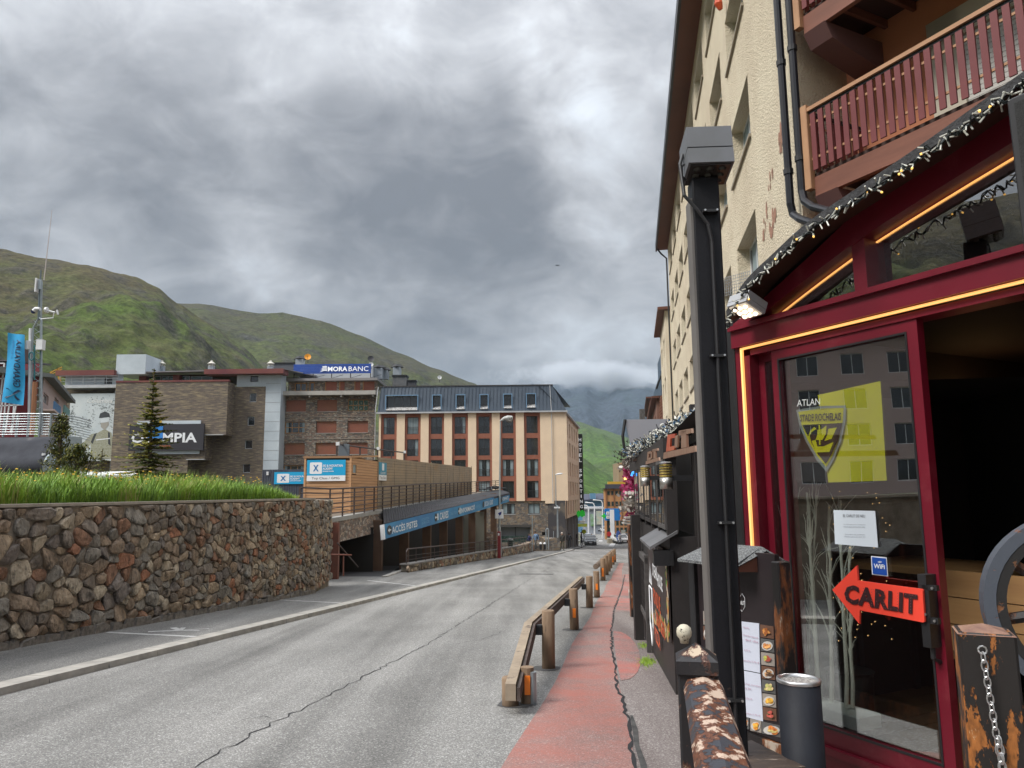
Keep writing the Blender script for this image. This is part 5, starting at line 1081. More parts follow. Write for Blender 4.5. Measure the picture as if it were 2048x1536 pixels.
def academy(fr, px0, py0, px1, py1, Y0, label, cut=1.0, full=True, spl=.74):
    fx = lambda f: fr.uz(px0 + (px1 - px0) * f, (py0 + py1) / 2)[0]; fz = lambda f: fr.uz((px0 + px1) / 2, py0 + (py1 - py0) * f)[1]
    s_ = thing('academy_sign', fr.p(fx(0), Y0, fz(1)), label, 'sign')
    m = MB(fr); m.box(fx(0), Y0, fz(spl), fx(1), Y0 + .03, fz(0)); obj('cyan_panel', m, CY2, s_)
    if full: m = MB(fr); m.box(fx(0), Y0, fz(1), fx(1), Y0 + .03, fz(spl)); obj('white_panel', m, WPRINT, s_); lettering('Top Class / GMG', fr, fx(.13), fz(.95), fx(.85), fz(.81), Y0 - .006, GREYT, s_)
    a, b, c_, d = .075, .39, .11 * (spl / .74), .66 * (spl / .74)
    m = MB(fr); r = .04; P = []
    for (cx_, cy_, st_) in ((b - r, c_ + r, 0), (a + r, c_ + r, 90), (a + r, d - r, 180), (b - r, d - r, 270)):
        for q in (0, 45, 90): P.append((fx(cx_ + r * math.cos(rad(st_ + q))), Y0 - .004, fz(cy_ - r * math.sin(rad(st_ + q)))))
    m.prism(P, (0, .003, 0)); obj('white_square', m, WPRINT, s_)
    m = MB(fr); X_ = lambda f, g_: (fx(a + (b - a) * f), Y0 - .010, fz(c_ + (d - c_) * g_))
    m.prism([X_(.28, .22), X_(.38, .22), X_(.74, .78), X_(.62, .78)], (0, .003, 0)); m.prism([X_(.72, .22), X_(.60, .22), X_(.27, .78), X_(.38, .78)], (0, .003, 0)); obj('cross_emblem', m, XBL, s_)
    for (t, v0, v1, e) in (('SKI & MOUNTAIN', .22, .33, .93), ('ACADEMY', .36, .47, .67), ('GRANDVALIRA', .51, .57, .70)): lettering(t, fr, fx(.41), fz(v1 * spl / .74), fx(e), fz(v0 * spl / .74), Y0 - .008, WPRINT, s_, bold=.03)
    return s_
academy(FK, 614.5, 920, 691.5, 962, -.06, 'cyan and white academy sign with a cross emblem on the larch cabin front')
# grey corrugated shed with second sign, left of the cabin
FG = Fr((0, 38, 0), (1, 0)); gx = lambda px: FG.uz(px, 960)[0]; gzz = lambda py: FG.uz(560, py)[1]
sh = thing('grey_shed', FG.p(gx(560), 0, gzz(1000)), 'dark grey corrugated shed behind the end of the stone wall', 'shed')
m = MB(FG); k = gx(524)
while k < gx(612): m.box(k, 0, gzz(1045), k + .06, .04, gzz(939)); m.box(k + .06, .02, gzz(1045), k + .12, .04, gzz(939)); k += .12
obj('corrugated_front', m, mat('anthracite_sheet', (.075, .085, .11), .6, c2=(.055, .06, .08), scale=1), sh, kind='stuff')
m = MB(FG); m.box(gx(524), .045, gzz(1045), gx(612), 3, gzz(939.5)); obj('shed_body', m, mat('anthracite', (.06, .065, .085), .7), sh)
m = MB(FG); m.box(gx(533), -.05, gzz(950), gx(537), 0, gzz(943)); obj('white_box', m, WHITE, sh)
academy(FG, 549, 944, 626, 968, -.05, 'smaller bright blue academy sign on the grey shed partly behind the cabin', full=False, spl=1.0)
# long weathered timber screen
p0, p1 = at(755.5, 1000, 37.3), at(943, 985, 67); FT = Fr(p0, (p1 - p0)); FT.o.z = 0; TL = Vector((p1.x - p0.x, p1.y - p0.y)).length; za, zb2 = at(755.5, 914.5, 37.3).z, at(943, 932, 67).z
scn = thing('timber_screen', FT.p(0, 0, .9), 'long weathered timber board screen behind the terrace railing', 'fence')
boards(FT, 0, TL, lambda u: .95 + u * .015, lambda u: za + (zb2 - za) * u / TL, 0, .15, 'board', LOLD, scn)
m = MB(FT); m.hexa([(0, .035, .6), (TL, .035, .6), (TL, .3, .6), (0, .3, .6), (0, .035, za - .12), (TL, .035, zb2 - .12), (TL, .3, zb2 - .12), (0, .3, za - .12)]); obj('screen_frame', m, mat('screen_back', (.05, .04, .03), .9), scn)
for f in (0, .42, 1): m = MB(FT); m.box(TL * f - .08, -.03, .7, TL * f + .08, .0, za + (zb2 - za) * f); obj('cover_strip', m, LOLD, scn)
for k in range(34): m = MB(FT); u = .6 + k * (TL - 1) / 34; m.box(u - .015, -.006, 1.0, u + .015, -.001 + .0, za + (zb2 - za) * u / TL - .1) if k % 3 == 0 else None; (obj('board_joint', m, mat('joint_dark', (.09, .07, .05), .9), scn) if k % 3 == 0 else None)
academy_small = thing('screen_sign', FT.p(FT.uz(756, 960)[0], 0, 1.5), 'small faded cyan and white sign at the near end of the weathered screen', 'sign')
m = MB(FT); ua, ub = FT.uz(756.5, 940)[0], FT.uz(771, 940)[0]; zz = lambda py: FT.uz(763, py)[1]; m.box(ua, -.06, zz(950), ub, -.03, zz(925)); obj('cyan_panel', m, mat('faded_cyan', (.05, .28, .42), .6), academy_small); m = MB(FT); m.box(ua, -.06, zz(961), ub, -.03, zz(950)); obj('white_panel', m, WPRINT, academy_small)
m = MB(FT); m.box(ua + .35 * (ub - ua), -.07, zz(941), ua + .62 * (ub - ua), -.061, zz(927)); obj('white_mark', m, WPRINT, academy_small); lettering('Top Class', FT, ua + .1 * (ub - ua), zz(959), ub - .1 * (ub - ua), zz(953), -.066, GREYT, academy_small); lettering('ACADEMY', FT, ua + .15 * (ub - ua), zz(948.5), ub - .15 * (ub - ua), zz(944), -.066, WPRINT, academy_small)
# upper brown railing above the screen
ur = thing('upper_railing', at(680, 905, 42), 'brown upper railing with white floodlights descending behind the timber screen', 'railing')
P_ = [at(674, 888, 42), at(755, 899, 50), at(808, 905, 56)]; m = MB(); m.tube(P_, .05, 6, raw=True); obj('top_rail', m, IRON, ur)
for px, Y, yt, yb in ((674, 42, 888, 915), (720, 46.5, 894, 915), (755, 50, 899, 918), (783, 53, 902, 921), (808, 56, 905, 924)): m = MB(); m.beam(at(px, yb, Y), at(px, yt, Y), .09, .09, raw=True); obj('post', m, IRON, ur)
for px, py, Y in ((677, 889, 42), (757, 898, 50), (810, 905, 56)): c = at(px, py, Y); m = MB(); m.box(c.x - .08, c.y - .3, c.z - .07, c.x + .1, c.y - .12, c.z + .12); obj('floodlight', m, WHITE, ur)
m = MB(); c = at(682, 902, 43); m.box(c.x - .15, c.y, c.z - .5, c.x + .45, c.y + .2, c.z + .4); obj('meter_cabinet', m, mat('cabinet_blue_grey', (.12, .14, .16), .6), ur)
# ---------------- lamp posts, sign, pay machine, bins
GALV = mat('galvanised', (.36, .40, .42), .4, metal=.55, c2=(.28, .32, .34), scale=3)
q, s = qs(998, 1116, .07); Yl = st(q, s).y
lp = thing('street_lamp', st(q, s, .07), 'tall grey street lamp standing behind the red parking meter', 'street lamp')
t = at(1001, 843, Yl); b = at(998, 1117, Yl); m = MB(); m.tube([b, b.lerp(t, .22), b.lerp(t, .23), t], [.115, .105, .075, .045], 10, raw=True); obj('pole', m, GALV, lp)
hd = [at(1000, 842, Yl), at(1008, 837, Yl), at(1016, 835.5, Yl), at(1024, 835, Yl), at(1025, 838, Yl)]; m = MB(); m.tube(hd, [.04, .12, .17, .12, .03], 10, raw=True); h_ = obj('lamp_head', m, mat('lamp_shell', (.42, .43, .42), .5), lp)
m = MB(); m.tube([at(1012, 840, Yl), at(1021, 842, Yl), at(1025, 838, Yl)], [.1, .15, .06], 10, raw=True); obj('lamp_bowl', m, mat('lamp_bowl_glass', (.16, .15, .14), .2), h_)
FPk = Fr((0, Yl - .12, 0), (1, 0)); ex = lambda px: FPk.uz(px, 1028)[0]; ez = lambda py: FPk.uz(998, py)[1]
ps = thing('parking_sign', FPk.p(ex(999), 0, ez(1038)), 'small white square sign with a blue symbol fixed to the lamp post', 'sign')
m = MB(FPk); m.bev(ex(990), -.02, ez(1037), ex(1007), 0, ez(1019), .01); obj('plate', m, WPRINT, ps)
m = MB(FPk); m.prism([(ex(996), -.03, ez(1026)), (ex(1003.5), -.03, ez(1023)), (ex(1002), -.03, ez(1029)), (ex(999), -.03, ez(1031)), (ex(997), -.03, ez(1028))], (0, .008, 0)); m.beam((ex(997), -.025, ez(1034)), (ex(1002), -.025, ez(1027)), .03, .01); obj('blue_symbol', m, mat('sign_navy', (.02, .035, .22), .5), ps)
mt_ = thing('parking_meter', at(1001, 1117, Yl - .5), 'tall dark red parking meter in front of the lamp post', 'parking meter')
FM = Fr((0, Yl - .5, 0), (1, 0)); ex = lambda px: FM.uz(px, 1100)[0]; ez = lambda py: FM.uz(998, py)[1]
m = MB(FM); m.bev(ex(995), 0, ez(1116), ex(1001.5), .35, ez(1063), .02); obj('cabinet', m, mat('meter_red', (.22, .018, .022), .4), mt_)
m = MB(FM); m.box(ex(996), -.01, ez(1071), ex(999), 0, ez(1066)); obj('label_plate', m, WPRINT, mt_); m = MB(FM); m.box(ex(1001.5), .02, ez(1116), ex(1003), .3, ez(1063)); obj('side_panel', m, STEEL, mt_); m = MB(FM); m.box(ex(994), -.1, ez(1119), ex(1004), .4, ez(1116)); obj('plinth', m, mat('brick_plinth', (.3, .12, .08), .8), mt_)
lp2 = thing('street_lamp', at(1116, 1098, 78), 'slim street lamp with small floodlights at the hotel corner', 'street lamp')
m = MB(); m.tube([at(1116, 1098, 78), at(1115, 1012, 78), at(1112, 1010, 78), at(1111.5, 949, 78)], [.11, .09, .05, .035], 8, raw=True); obj('pole', m, GALV, lp2)
m = MB(); m.tube([at(1111, 949, 78), at(1118, 948, 78), at(1125, 947, 78)], [.04, .1, .06], 8, raw=True); obj('lamp_head', m, WHITE, lp2); m = MB()
for px in (1110, 1113.5, 1118): c = at(px, 1015, 77.8); m.box(c.x - .09, c.y - .1, c.z - .08, c.x + .09, c.y + .1, c.z + .07)
obj('floodlights', m, WHITE, lp2)
for (px, pyb, pyt, r, Y, nm, lab) in ((1064.5, 1103, 1031, .045, 71, 'signpost', 'thin bare pole standing before the hotel stone base'), (1146.5, 1097, 1048, .04, 92, 'signpost', 'thin pole on the pavement under the hotel overhang'), (1163.5, 1096, 1058, .04, 97, 'signpost', 'short dark pole beside the parked cars'), (1107, 1100, 1062, .04, 80, 'signpost', 'thin white pole next to the hotel corner downpipe')):
    t = thing(nm, at(px, pyb, Y), lab, 'pole'); m = MB(); m.tube([at(px, pyb, Y), at(px, pyt, Y)], r, 6, raw=True); obj('shaft', m, GALV if Y != 97 else BLACK, t)
c = at(1168, 1063.5, 104); t = thing('warning_sign', c, 'small bright yellow round sign above the parked cars', 'sign'); m = MB(); m.prism([(c.x + .32 * math.cos(k * .6283), c.y, c.z + .32 * math.sin(k * .6283)) for k in range(10)], (0, .04, 0)); obj('disc', m, mat('sign_lime', (.5, .62, .03), .5), t); m = MB(); m.tube([c + Vector((0, .1, 0)), at(1168, 1094, 104)], .04, 6, raw=True); obj('post', m, GALV, t)
t = thing('litter_bin', at(1021, 1097, 62), 'dark green litter bin with domed lid behind the low parapet', 'litter bin'); Fb = Fr(at(1021, 1097, 62), (1, 0)); Fb.o.z = 0; z0 = at(1021, 1097, 62).z; hb = at(1021, 1077, 62).z - z0
m = MB(Fb); m.lathe((0, 0, z0), [(.2, 0), (.23, hb * .8)], 10); obj('barrel', m, mat('bin_green', (.02, .035, .032), .4), t); m = MB(Fb); m.lathe((0, 0, z0 + hb * .8), [(.25, 0), (.25, .05), (.15, .16), (.02, .2)], 10); obj('lid', m, mat('bin_lid', (.12, .13, .13), .35), t)
t = thing('hoop_barrier', at(1093, 1099, 75), 'galvanised hoop barrier on the pavement in front of the hotel', 'barrier'); m = MB(); m.tube([at(1092, 1099, 75), at(1092, 1060, 75), at(1093.5, 1057.5, 75), at(1096, 1057.5, 75), at(1097, 1060, 75), at(1097, 1099, 75)], .06, 7, raw=True); obj('hoop', m, GALV, t)
for i, (px, lab) in enumerate(((1081.5, 'short black bollard with white cap nearest the walker in blue'), (1089.5, 'short black bollard beside the hoop barrier'))):
    t = thing('bollard', at(px, 1099, 72), lab, 'bollard', 'bollards before the hotel'); c = at(px, 1099, 72); Fb = Fr((c.x, c.y, 0), (1, 0)); m = MB(Fb); m.lathe((0, 0, c.z), [(.12, 0), (.12, .5)], 8); obj('post', m, BLACK, t); m = MB(Fb); m.lathe((0, 0, c.z + .5), [(.13, 0), (.13, .07), (.05, .16)], 8); obj('cap', m, WHITE, t)
for k, (px, py, w_, h_, lab) in enumerate(((1074, 1098, .5, .55, 'rough sandstone block between the bollards and the walker in blue'), (1103, 1099, .9, 1.2, 'rubble plinth at the foot of the hotel corner'), (1088, 1098, .7, .7, 'pale rubble block behind the hoop barrier'))):
    c = at(px, py, 76 + k); t = thing('stone_block', c, lab, 'stone block'); m = MB(); m.hexa([(c.x - w_, c.y, c.z - .2), (c.x + w_, c.y, c.z - .2), (c.x + w_, c.y + .8, c.z - .2), (c.x - w_, c.y + .8, c.z - .2), (c.x - w_ * .8, c.y + .05, c.z + h_ * .8), (c.x + w_ * .9, c.y, c.z + h_), (c.x + w_, c.y + .8, c.z + h_ * .9), (c.x - w_, c.y + .8, c.z + h_)], True); obj('block', m, HSTONE, t)
# ---------------- far left: mast, banner, red house, pink house, dark curved wall
DK = mat('worn_grey_membrane', (.04, .042, .05), .85, spec=.15, c2=(.06, .063, .073), scale=1.1, c3=(.16, .15, .15), s3=.9, k3=(.6, .72), bump=.3, bscale=9)
DY = 33.0; FD = Fr((0, DY, 0), (1, 0)); dx = lambda px: FD.uz(px, 900)[0]; dz = lambda py: FD.uz(60, py)[1]
cw = thing('curved_wall', FD.p(dx(60), 0, dz(955)), 'bulging dark grey wall with a pale edge panel beyond the grass bank', 'wall')
prof = [(0, 960), (-.35, 945), (-.45, 930), (-.2, 914), (.1, 905), (.25, 893), (.5, 880), (.9, 872), (1.5, 868.5)]
m = MB(FD); m.sm = True; cols_ = 26; X_ = [dx(-160) + (dx(104) - dx(-160)) * k / cols_ for k in range(cols_ + 1)]; b = m.av([(x + (.2 * (i / 8) if x > 0 else 0), y + .05 * math.sin(x * 1.3), dz(py)) for x in X_ for i, (y, py) in enumerate(prof)])
for i in range(cols_):
    for j in range(8): a = b + i * 9 + j; m.face((a, a + 9, a + 10, a + 1))
obj('bulging_face', m, DK, cw)
m = MB(FD); m.prism([(dx(102), y - .1, dz(py)) for y, py in prof] + [(dx(102), 2.2, dz(868)), (dx(102), 2.2, dz(960))], (.08, 0, 0)); m.prism([(dx(104), -.3, dz(960)), (dx(123), .3, dz(956)), (dx(113), .6, dz(881)), (dx(106), .6, dz(877))], (0, .1, 0)); obj('pale_edge_panel', m, mat('pale_blue_panel', (.30, .36, .38), .6), cw)
m = MB(FD); m.box(dx(92), -.28, dz(912), dx(96), -.1, dz(907)); m.box(dx(96), -.35, dz(910.5), dx(100), -.3, dz(909)); obj('wall_lamp', m, WHITE, cw)
fr_ = thing('curved_railing', FD.p(dx(40), 1.6, dz(866)), 'grey railing of nine horizontal bars on top of the bulging dark wall', 'railing')
P0 = [(dx(-90), 1.2), (dx(10), 1.2), (dx(60), 1.3), (dx(80), 1.7), (dx(88), 2.4), (dx(86), 3.6)]
for j in range(9): m = MB(FD); z = dz(864 - j * 5.3); m.tube([(x, y, z - (y - 1.2) * .05) for x, y in P0], .03 if j == 8 else .018, 5); obj('horizontal_bar', m, GALV, fr_)
for px in (-60, -35, -8, 16, 40, 62, 80): m = MB(FD); m.box(dx(px) - .03, 1.2, dz(869), dx(px) + .03, 1.3, dz(821)); obj('post', m, GALV, fr_)
MY = 40.0; mq = lambda px, py: at(px, py, MY)
ms = thing('weather_mast', mq(75, 870), 'tall lattice mast with cameras, white boxes and a long whip aerial', 'mast')
m = MB()
LP = [[(62, 870), (64, 700), (67, 655), (75, 640)], [(84, 870), (83, 760), (83, 640), (78, 635)], [(72, 870), (75, 740), (76, 640), (78, 560)]]
for P in LP: m.tube([mq(*p) + Vector((0, .25 if P is LP[2] else 0, 0)) for p in P], .045, 6, raw=True)
obj('leg_tubes', m, GALV, ms, kind='stuff'); m = MB()
for k in range(16):
    y = 865 - k * 14; m.tube([mq(63 + k * .3, y), mq(84, y - 9), mq(73 + k * .2, y - 3) + Vector((0, .25, 0)), mq(63 + k * .3, y - 14)], .016, 4, raw=True)
obj('lattice_bracing', m, GALV, ms, kind='stuff')
m = MB(); m.tube([mq(77, 640), mq(79, 590), mq(82, 540), mq(88, 545)][:3], [.06, .05, .035], 8, raw=True); obj('upper_tube', m, mat('dark_tube', (.10, .13, .15), .5), ms)
m = MB(); m.tube([mq(88, 560), mq(104, 420)], [.03, .012], 5, raw=True); obj('whip_aerial', m, mat('aerial_pale', (.45, .40, .38), .6), ms)
def mbx(name, x0, y0, x1, y1, mt, d0=-.3, d1=0): a, b = mq(x0, y1), mq(x1, y0); m = MB(); m.box(a.x, MY + d0, a.z, b.x, MY + d1, b.z); return obj(name, m, mt, ms)
mbx('panel_antenna', 75, 559, 80, 586, WHITE); mbx('antenna_clamps', 80, 561, 87, 580, GALV, -.2, -.1); mbx('equipment_box', 78, 681, 92, 701, WHITE); mbx('equipment_box', 57, 683, 63, 700, WHITE)
m = MB(); m.tube([mq(80, 618), mq(72, 618), mq(68, 622)], [.1, .12, .13], 8, raw=True); cm = obj('dome_camera', m, WHITE, ms); m = MB(); m.tube([mq(67, 622), mq(66, 627)], [.14, .07], 8, raw=True); obj('camera_dome', m, mat('dome_navy', (.02, .03, .12), .2), cm)
m = MB(); m.tube([mq(91, 620), mq(95, 620)], .16, 8, raw=True); m.tube([mq(95, 621), mq(110, 625)], .05, 6, raw=True); m.tube([mq(108, 624), mq(106, 636), mq(80, 638)], .03, 5, raw=True); m.tube([mq(114, 620), mq(116, 629)], .05, 5, raw=True); obj('wind_sensor', m, WHITE, ms)
m = MB(); m.tube([mq(69 + 5 * math.cos(k * .52), 714 + 8 * math.sin(k * .52)) + Vector((0, -.25, 0)) for k in range(13)], .035, 5, raw=True); m.tube([mq(69, 690), mq(69, 760)] , .04, 5, raw=True); m.tube([mq(80, 700), mq(82, 716), mq(76, 720)], .02, 5, raw=True); obj('coiled_cable', m, mat('teal_cable', (.02, .16, .18), .5), ms)
m = MB(); m.tube([mq(61, 657), mq(58, 870)], .08, 8, raw=True); obj('flag_pole', m, WHITE, ms)
m = MB(); m.tube([mq(70, 764), mq(64, 870)], .12, 6, raw=True); obj('timber_strut', m, mat('orange_timber', (.35, .16, .08), .8), ms)
bn = thing('vertical_banner', mq(40, 808), 'light blue vertical banner with dark mirrored lettering hanging from the mast', 'banner')
m = MB(); nb = 8; rows_ = []
CYB = mat('banner_cyan', (.02, .34, .64), .6, c2=(.015, .29, .58), scale=1)
def bpt(u, v, o=0): x = 24 + (14 - 24) * v + (60 - 24 + (54 - 14 - 36) * v) * u; y = 668 + 5 * u + (806 - 668 + (1) * u) * v; return mq(x, y) + Vector((0, -.35 + .10 * math.sin(u * 5 + v * 4) - o, 0))
for i in range(nb + 1): rows_.append(m.av([bpt(i / nb, j / 12) for j in range(13)], True))
for i in range(nb):
    for j in range(12): m.face((rows_[i] + j, rows_[i + 1] + j, rows_[i + 1] + j + 1, rows_[i] + j + 1))
m.sm = True; obj('cloth', m, CYB, bn)
NAVY = mat('banner_navy', (.012, .035, .09), .6); TEAL = mat('banner_teal', (.02, .20, .42), .6)
lettering('GRANDVALIRA', W0, 0, 0, 1, 1, 0, NAVY, bn, bold=.02, xf=lambda u, y, z: bpt(.82 - .30 * (1 - z), .76 - u * .68, .03))
lettering('ANDORRA', W0, 0, 0, 1, 1, 0, TEAL, bn, xf=lambda u, y, z: bpt(.38 - .15 * (1 - z), .36 - u * .27, .03))
m = MB(); m.poly([bpt(.14, .93, .03), bpt(.26, .93, .03), bpt(.86, .80, .03), bpt(.72, .79, .03)], True); m.poly([bpt(.16, .79, .03), bpt(.30, .79, .03), bpt(.80, .93, .03), bpt(.68, .94, .03)], True); obj('cross_emblem', m, NAVY, bn)
RY = 60.0; FRd = Fr((0, RY, 0), (1, 0)); rx = lambda px: FRd.uz(px, 800)[0]; rz_ = lambda py: FRd.uz(20, py)[1]
rh = thing('red_house', FRd.p(rx(0), 0, rz_(870)), 'dark red rendered house with white lattice bars at the picture edge behind the banner', 'house')
RED = mat('red_render', (.16, .012, .018), .7, c2=(.13, .012, .016), scale=2)
m = MB(FRd); m.wall(rx(-120), rz_(880), rx(74), rz_(728), [(rx(-6), rz_(748), rx(11), rz_(732))], 0, .3); obj('red_wall', m, RED, rh); window(rh, FRd, rx(-6), rz_(748), rx(11), rz_(732), .1, frame=WHITE)
m = MB(FRd); m.hexa([(rx(-120), -.5, rz_(724)), (rx(26), -.5, rz_(724)), (rx(20), 5, rz_(710)), (rx(-120), 5, rz_(708)), (rx(-120), -.5, rz_(722)), (rx(26), -.5, rz_(722)), (rx(20), 5, rz_(707)), (rx(-120), 5, rz_(705))]); obj('roof', m, mat('purple_slate', (.10, .09, .10), .7), rh)
m = MB(FRd); m.box(rx(16), 1, rz_(722), rx(22), 2, rz_(693)); obj('chimney', m, mat('chimney_brown', (.11, .07, .06), .8), rh)
m = MB(FRd)
for x0, y0, x1, y1 in ((-8, 730, 16, 730), (16, 730, 12, 868), (0, 790, 60, 790), (4, 760, 3, 868), (25, 790, 25, 868), (33, 810, 30, 868), (42, 790, 43, 868), (-10, 815, 60, 812), (8, 760, 20, 760), (20, 760, 17, 868), (48, 800, 40, 868)): m.beam((rx(x0), -.8, rz_(y0)), (rx(x1), -.8, rz_(y1)), .09, .09)
obj('white_lattice', m, WHITE, rh, kind='stuff')
PY0, PY1 = 60.0, 76.0; pa, pb = at(76, 900, PY0), at(126, 900, PY1); FPh = Fr(pa, (pb - pa)); FPh.o.z = 0; PL = Vector((pb.x - pa.x, pb.y - pa.y)).length
ph = thing('pink_house', FPh.p(0, 0, -1), 'pale pink apartment block with blue and green balcony panels left of the poster', 'house')
PINK = mat('pink_render', (.52, .40, .36), .85); zt0 = at(76, 755, PY0).z
fu = lambda px: FPh.uz(px, 850)[0]; fz_ = lambda px, py: FPh.uz(px, py)[1]
hs = [(fu(82), fz_(88, 805), fu(93), fz_(88, 784)), (fu(105), fz_(109, 813), fu(114), fz_(109, 793)), (fu(83), fz_(88, 855), fu(92), fz_(88, 830))]
m = MB(FPh); m.wall(0, -3, PL, zt0, hs, 0, .3); obj('pink_wall', m, PINK, ph)
for h in hs: window(ph, FPh, *h, .15, frame=WHITE, mull=2)
m = MB(FPh); m.hexa([(-.2, -.7, zt0), (PL + 1, -.7, zt0), (PL + 1, 5, zt0 + .3), (-.2, 5, zt0 + .3), (-.2, -.7, zt0 + .3), (PL + 1, -.7, zt0 + .3), (PL, 5, zt0 + .9), (-.2, 5, zt0 + .9)]); obj('roof', m, mat('grey_tiles', (.11, .12, .12), .8, c2=(.16, .17, .16), scale=2), ph)
for (x0, x1, ya, yb, c_) in ((80, 95, 815, 798, (.06, .16, .30)), (103, 116, 823, 806, (.12, .26, .24))):
    m = MB(FPh); m.box(fu(x0), -.9, fz_(x0, ya), fu(x1), -.8, fz_(x0, yb)); bl = obj('balcony_panel', m, mat('balcony_%d' % x0, c_, .6), ph); m = MB(FPh); m.box(fu(x0), -.9, fz_(x0, ya) - .15, fu(x1), 0, fz_(x0, ya)); obj('balcony_slab', m, PINK, bl)
c = thing('tower_crane', at(117, 760, 120), 'small yellow crane jib behind the pink house', 'crane'); m = MB(); CYL = mat('crane_yellow', (.5, .25, .02), .6)
for a, b in (((117, 770), (117, 738)), ((121, 770), (121, 738)), ((95, 752), (124, 738)), ((100, 745), (124, 734)), ((117, 738), (121, 745)), ((117, 752), (121, 745)), ((117, 752), (121, 762)), ((95, 752), (108, 741)), ((110, 746), (116, 737))): m.beam(at(*a, 120), at(*b, 120), .12, .12, raw=True)
obj('jib_lattice', m, CYL, c, kind='stuff')
t = thing('parked_van', at(195, 945, 48), 'white vehicle roof just showing above the grass below the poster', 'van')
c0_, c1_ = at(143, 955, 48), at(268, 955, 48); z_ = at(200, 943, 48).z; m = MB(); m.bev(c0_.x, 48, -1.6, c1_.x, 50.2, z_, .25); obj('body', m, WHITE, t); m = MB(); m.box(c0_.x + .2, 47.98, z_ - .9, c1_.x - .6, 48.0, z_ - .45); obj('side_window', m, WGLASS, t)
# ---------------- roof clutter on the apartment house
def cowl(px, py, w_, h_, Y, lab, mt=None):
    c = at(px, py, Y); t = thing('chimney_stack', c, lab, 'chimney'); m = MB(); m.box(c.x - w_ / 2, c.y, c.z, c.x + w_ / 2, c.y + w_, c.z + h_); obj('stack', m, mt or mat('zinc', (.30, .33, .36), .5, metal=.4), t)
    m = MB(); F_ = Fr((c.x, c.y + w_ / 2, 0), (1, 0)); m = MB(F_); m.lathe((0, 0, c.z + h_), [(w_ * .85, 0), (w_ * .85, .12), (w_ * .6, .35), (w_ * .5, .45)], 4); obj('cap', m, BLACK, t)
cowl(598, 730, 1.0, .8, 99, 'square chimney with black cap at the left end of the blue rooftop sign')
cowl(756, 758, 1.1, 1.5, 98, 'round topped vent stack just right of the blue rooftop sign'); cowl(768, 758, 1.0, 1.2, 99.5, 'second vent stack right of the blue rooftop sign'); cowl(793, 752, 1.0, 1.2, 100, 'tall pale vent with black curled cap over the hotel roof end')
def bxs(name, x0, y0, x1, y1, Y, d, mt, lab, cat): a, b = at(x0, y1, Y), at(x1, y0, Y); t = thing(name, a, lab, cat); m = MB(); m.box(a.x, Y, a.z - .6, b.x, Y + d, b.z); obj('body', m, mt, t); m = MB(); m.box(a.x - .12, Y - .12, b.z, b.x + .12, Y + d + .07, b.z + .15); obj('lid', m, BLACK, t)
bxs('chimney_block', 785, 752, 813, 770, 96, 1.6, mat('dark_block', (.07, .075, .08), .8, c2=(.14, .14, .14), scale=1), 'wide dark chimney block on the left end of the hotel roof', 'chimney')
bxs('chimney_block', 816, 762, 831, 770, 96, 1.2, mat('dark_block2', (.05, .05, .055), .8), 'small dark chimney block beside the wide one on the hotel roof', 'chimney')
bxs('lift_housing', 544, 727, 590, 742, 100, 4, mat('grey_housing', (.09, .095, .11), .7), 'long grey lift housing between the cowls and the blue sign', 'roof housing')
m = MB(); a, b = at(600, 748, 97), at(745, 748, 97); m.box(a.x, 97, a.z - 1, b.x, 101, at(600, 729, 97).z - .2); t = thing('rooftop_room', a, 'pale rendered rooftop room behind the blue sign', 'roof housing'); obj('body', m, mat('pale_render2', (.40, .42, .43), .8), t)
def dish(px, py, Y, r, col, lab, back=False):
    c = at(px, py, Y); t = thing('satellite_dish', c, lab, 'satellite dish'); m = MB(); ax_ = Vector((.25, -1, .25)).normalized(); e1 = ax_.cross(Vector((0, 0, 1))).normalized(); e2 = e1.cross(ax_)
    rr = [m.av([c + ax_ * (.22 * (q * q) * r) + (e1 * math.cos(k * .449) + e2 * math.sin(k * .449)) * r * q for k in range(14)], True) for q in (.05, .4, .75, 1)]
    for A, B in zip(rr, rr[1:]):
        for k in range(14): m.face((A + k, A + (k + 1) % 14, B + (k + 1) % 14, B + k))
    m.face([rr[0] + k for k in range(14)]); m.sm = True; obj('reflector', m, mat('dish_%s' % ('o' if col[0] > col[2] * 2 else 'k' if col[0] < .1 else 'w'), col, .5), t)
    m = MB(); m.tube([c + Vector((0, .15, -.05)), c + Vector((0, .2, -r * 1.9))], .05, 5, raw=True); m.tube([c - e2 * r * .9, c + ax_ * r * .8], .02, 4, raw=True); obj('bracket', m, FRAMED, t)
dish(615.5, 714, 96, .42, (.75, .30, .015), 'orange satellite dish above the blue rooftop sign'); dish(741.5, 718, 96, .42, (.03, .03, .035), 'black satellite dish at the right end of the blue rooftop sign'); dish(879, 755, 92, .26, (.55, .55, .55), 'small pale satellite dish alone on the hotel ridge'); dish(757 - 15, 729, 94.5, .3, (.55, .55, .55), 'small white dish tucked behind the right end of the blue sign')
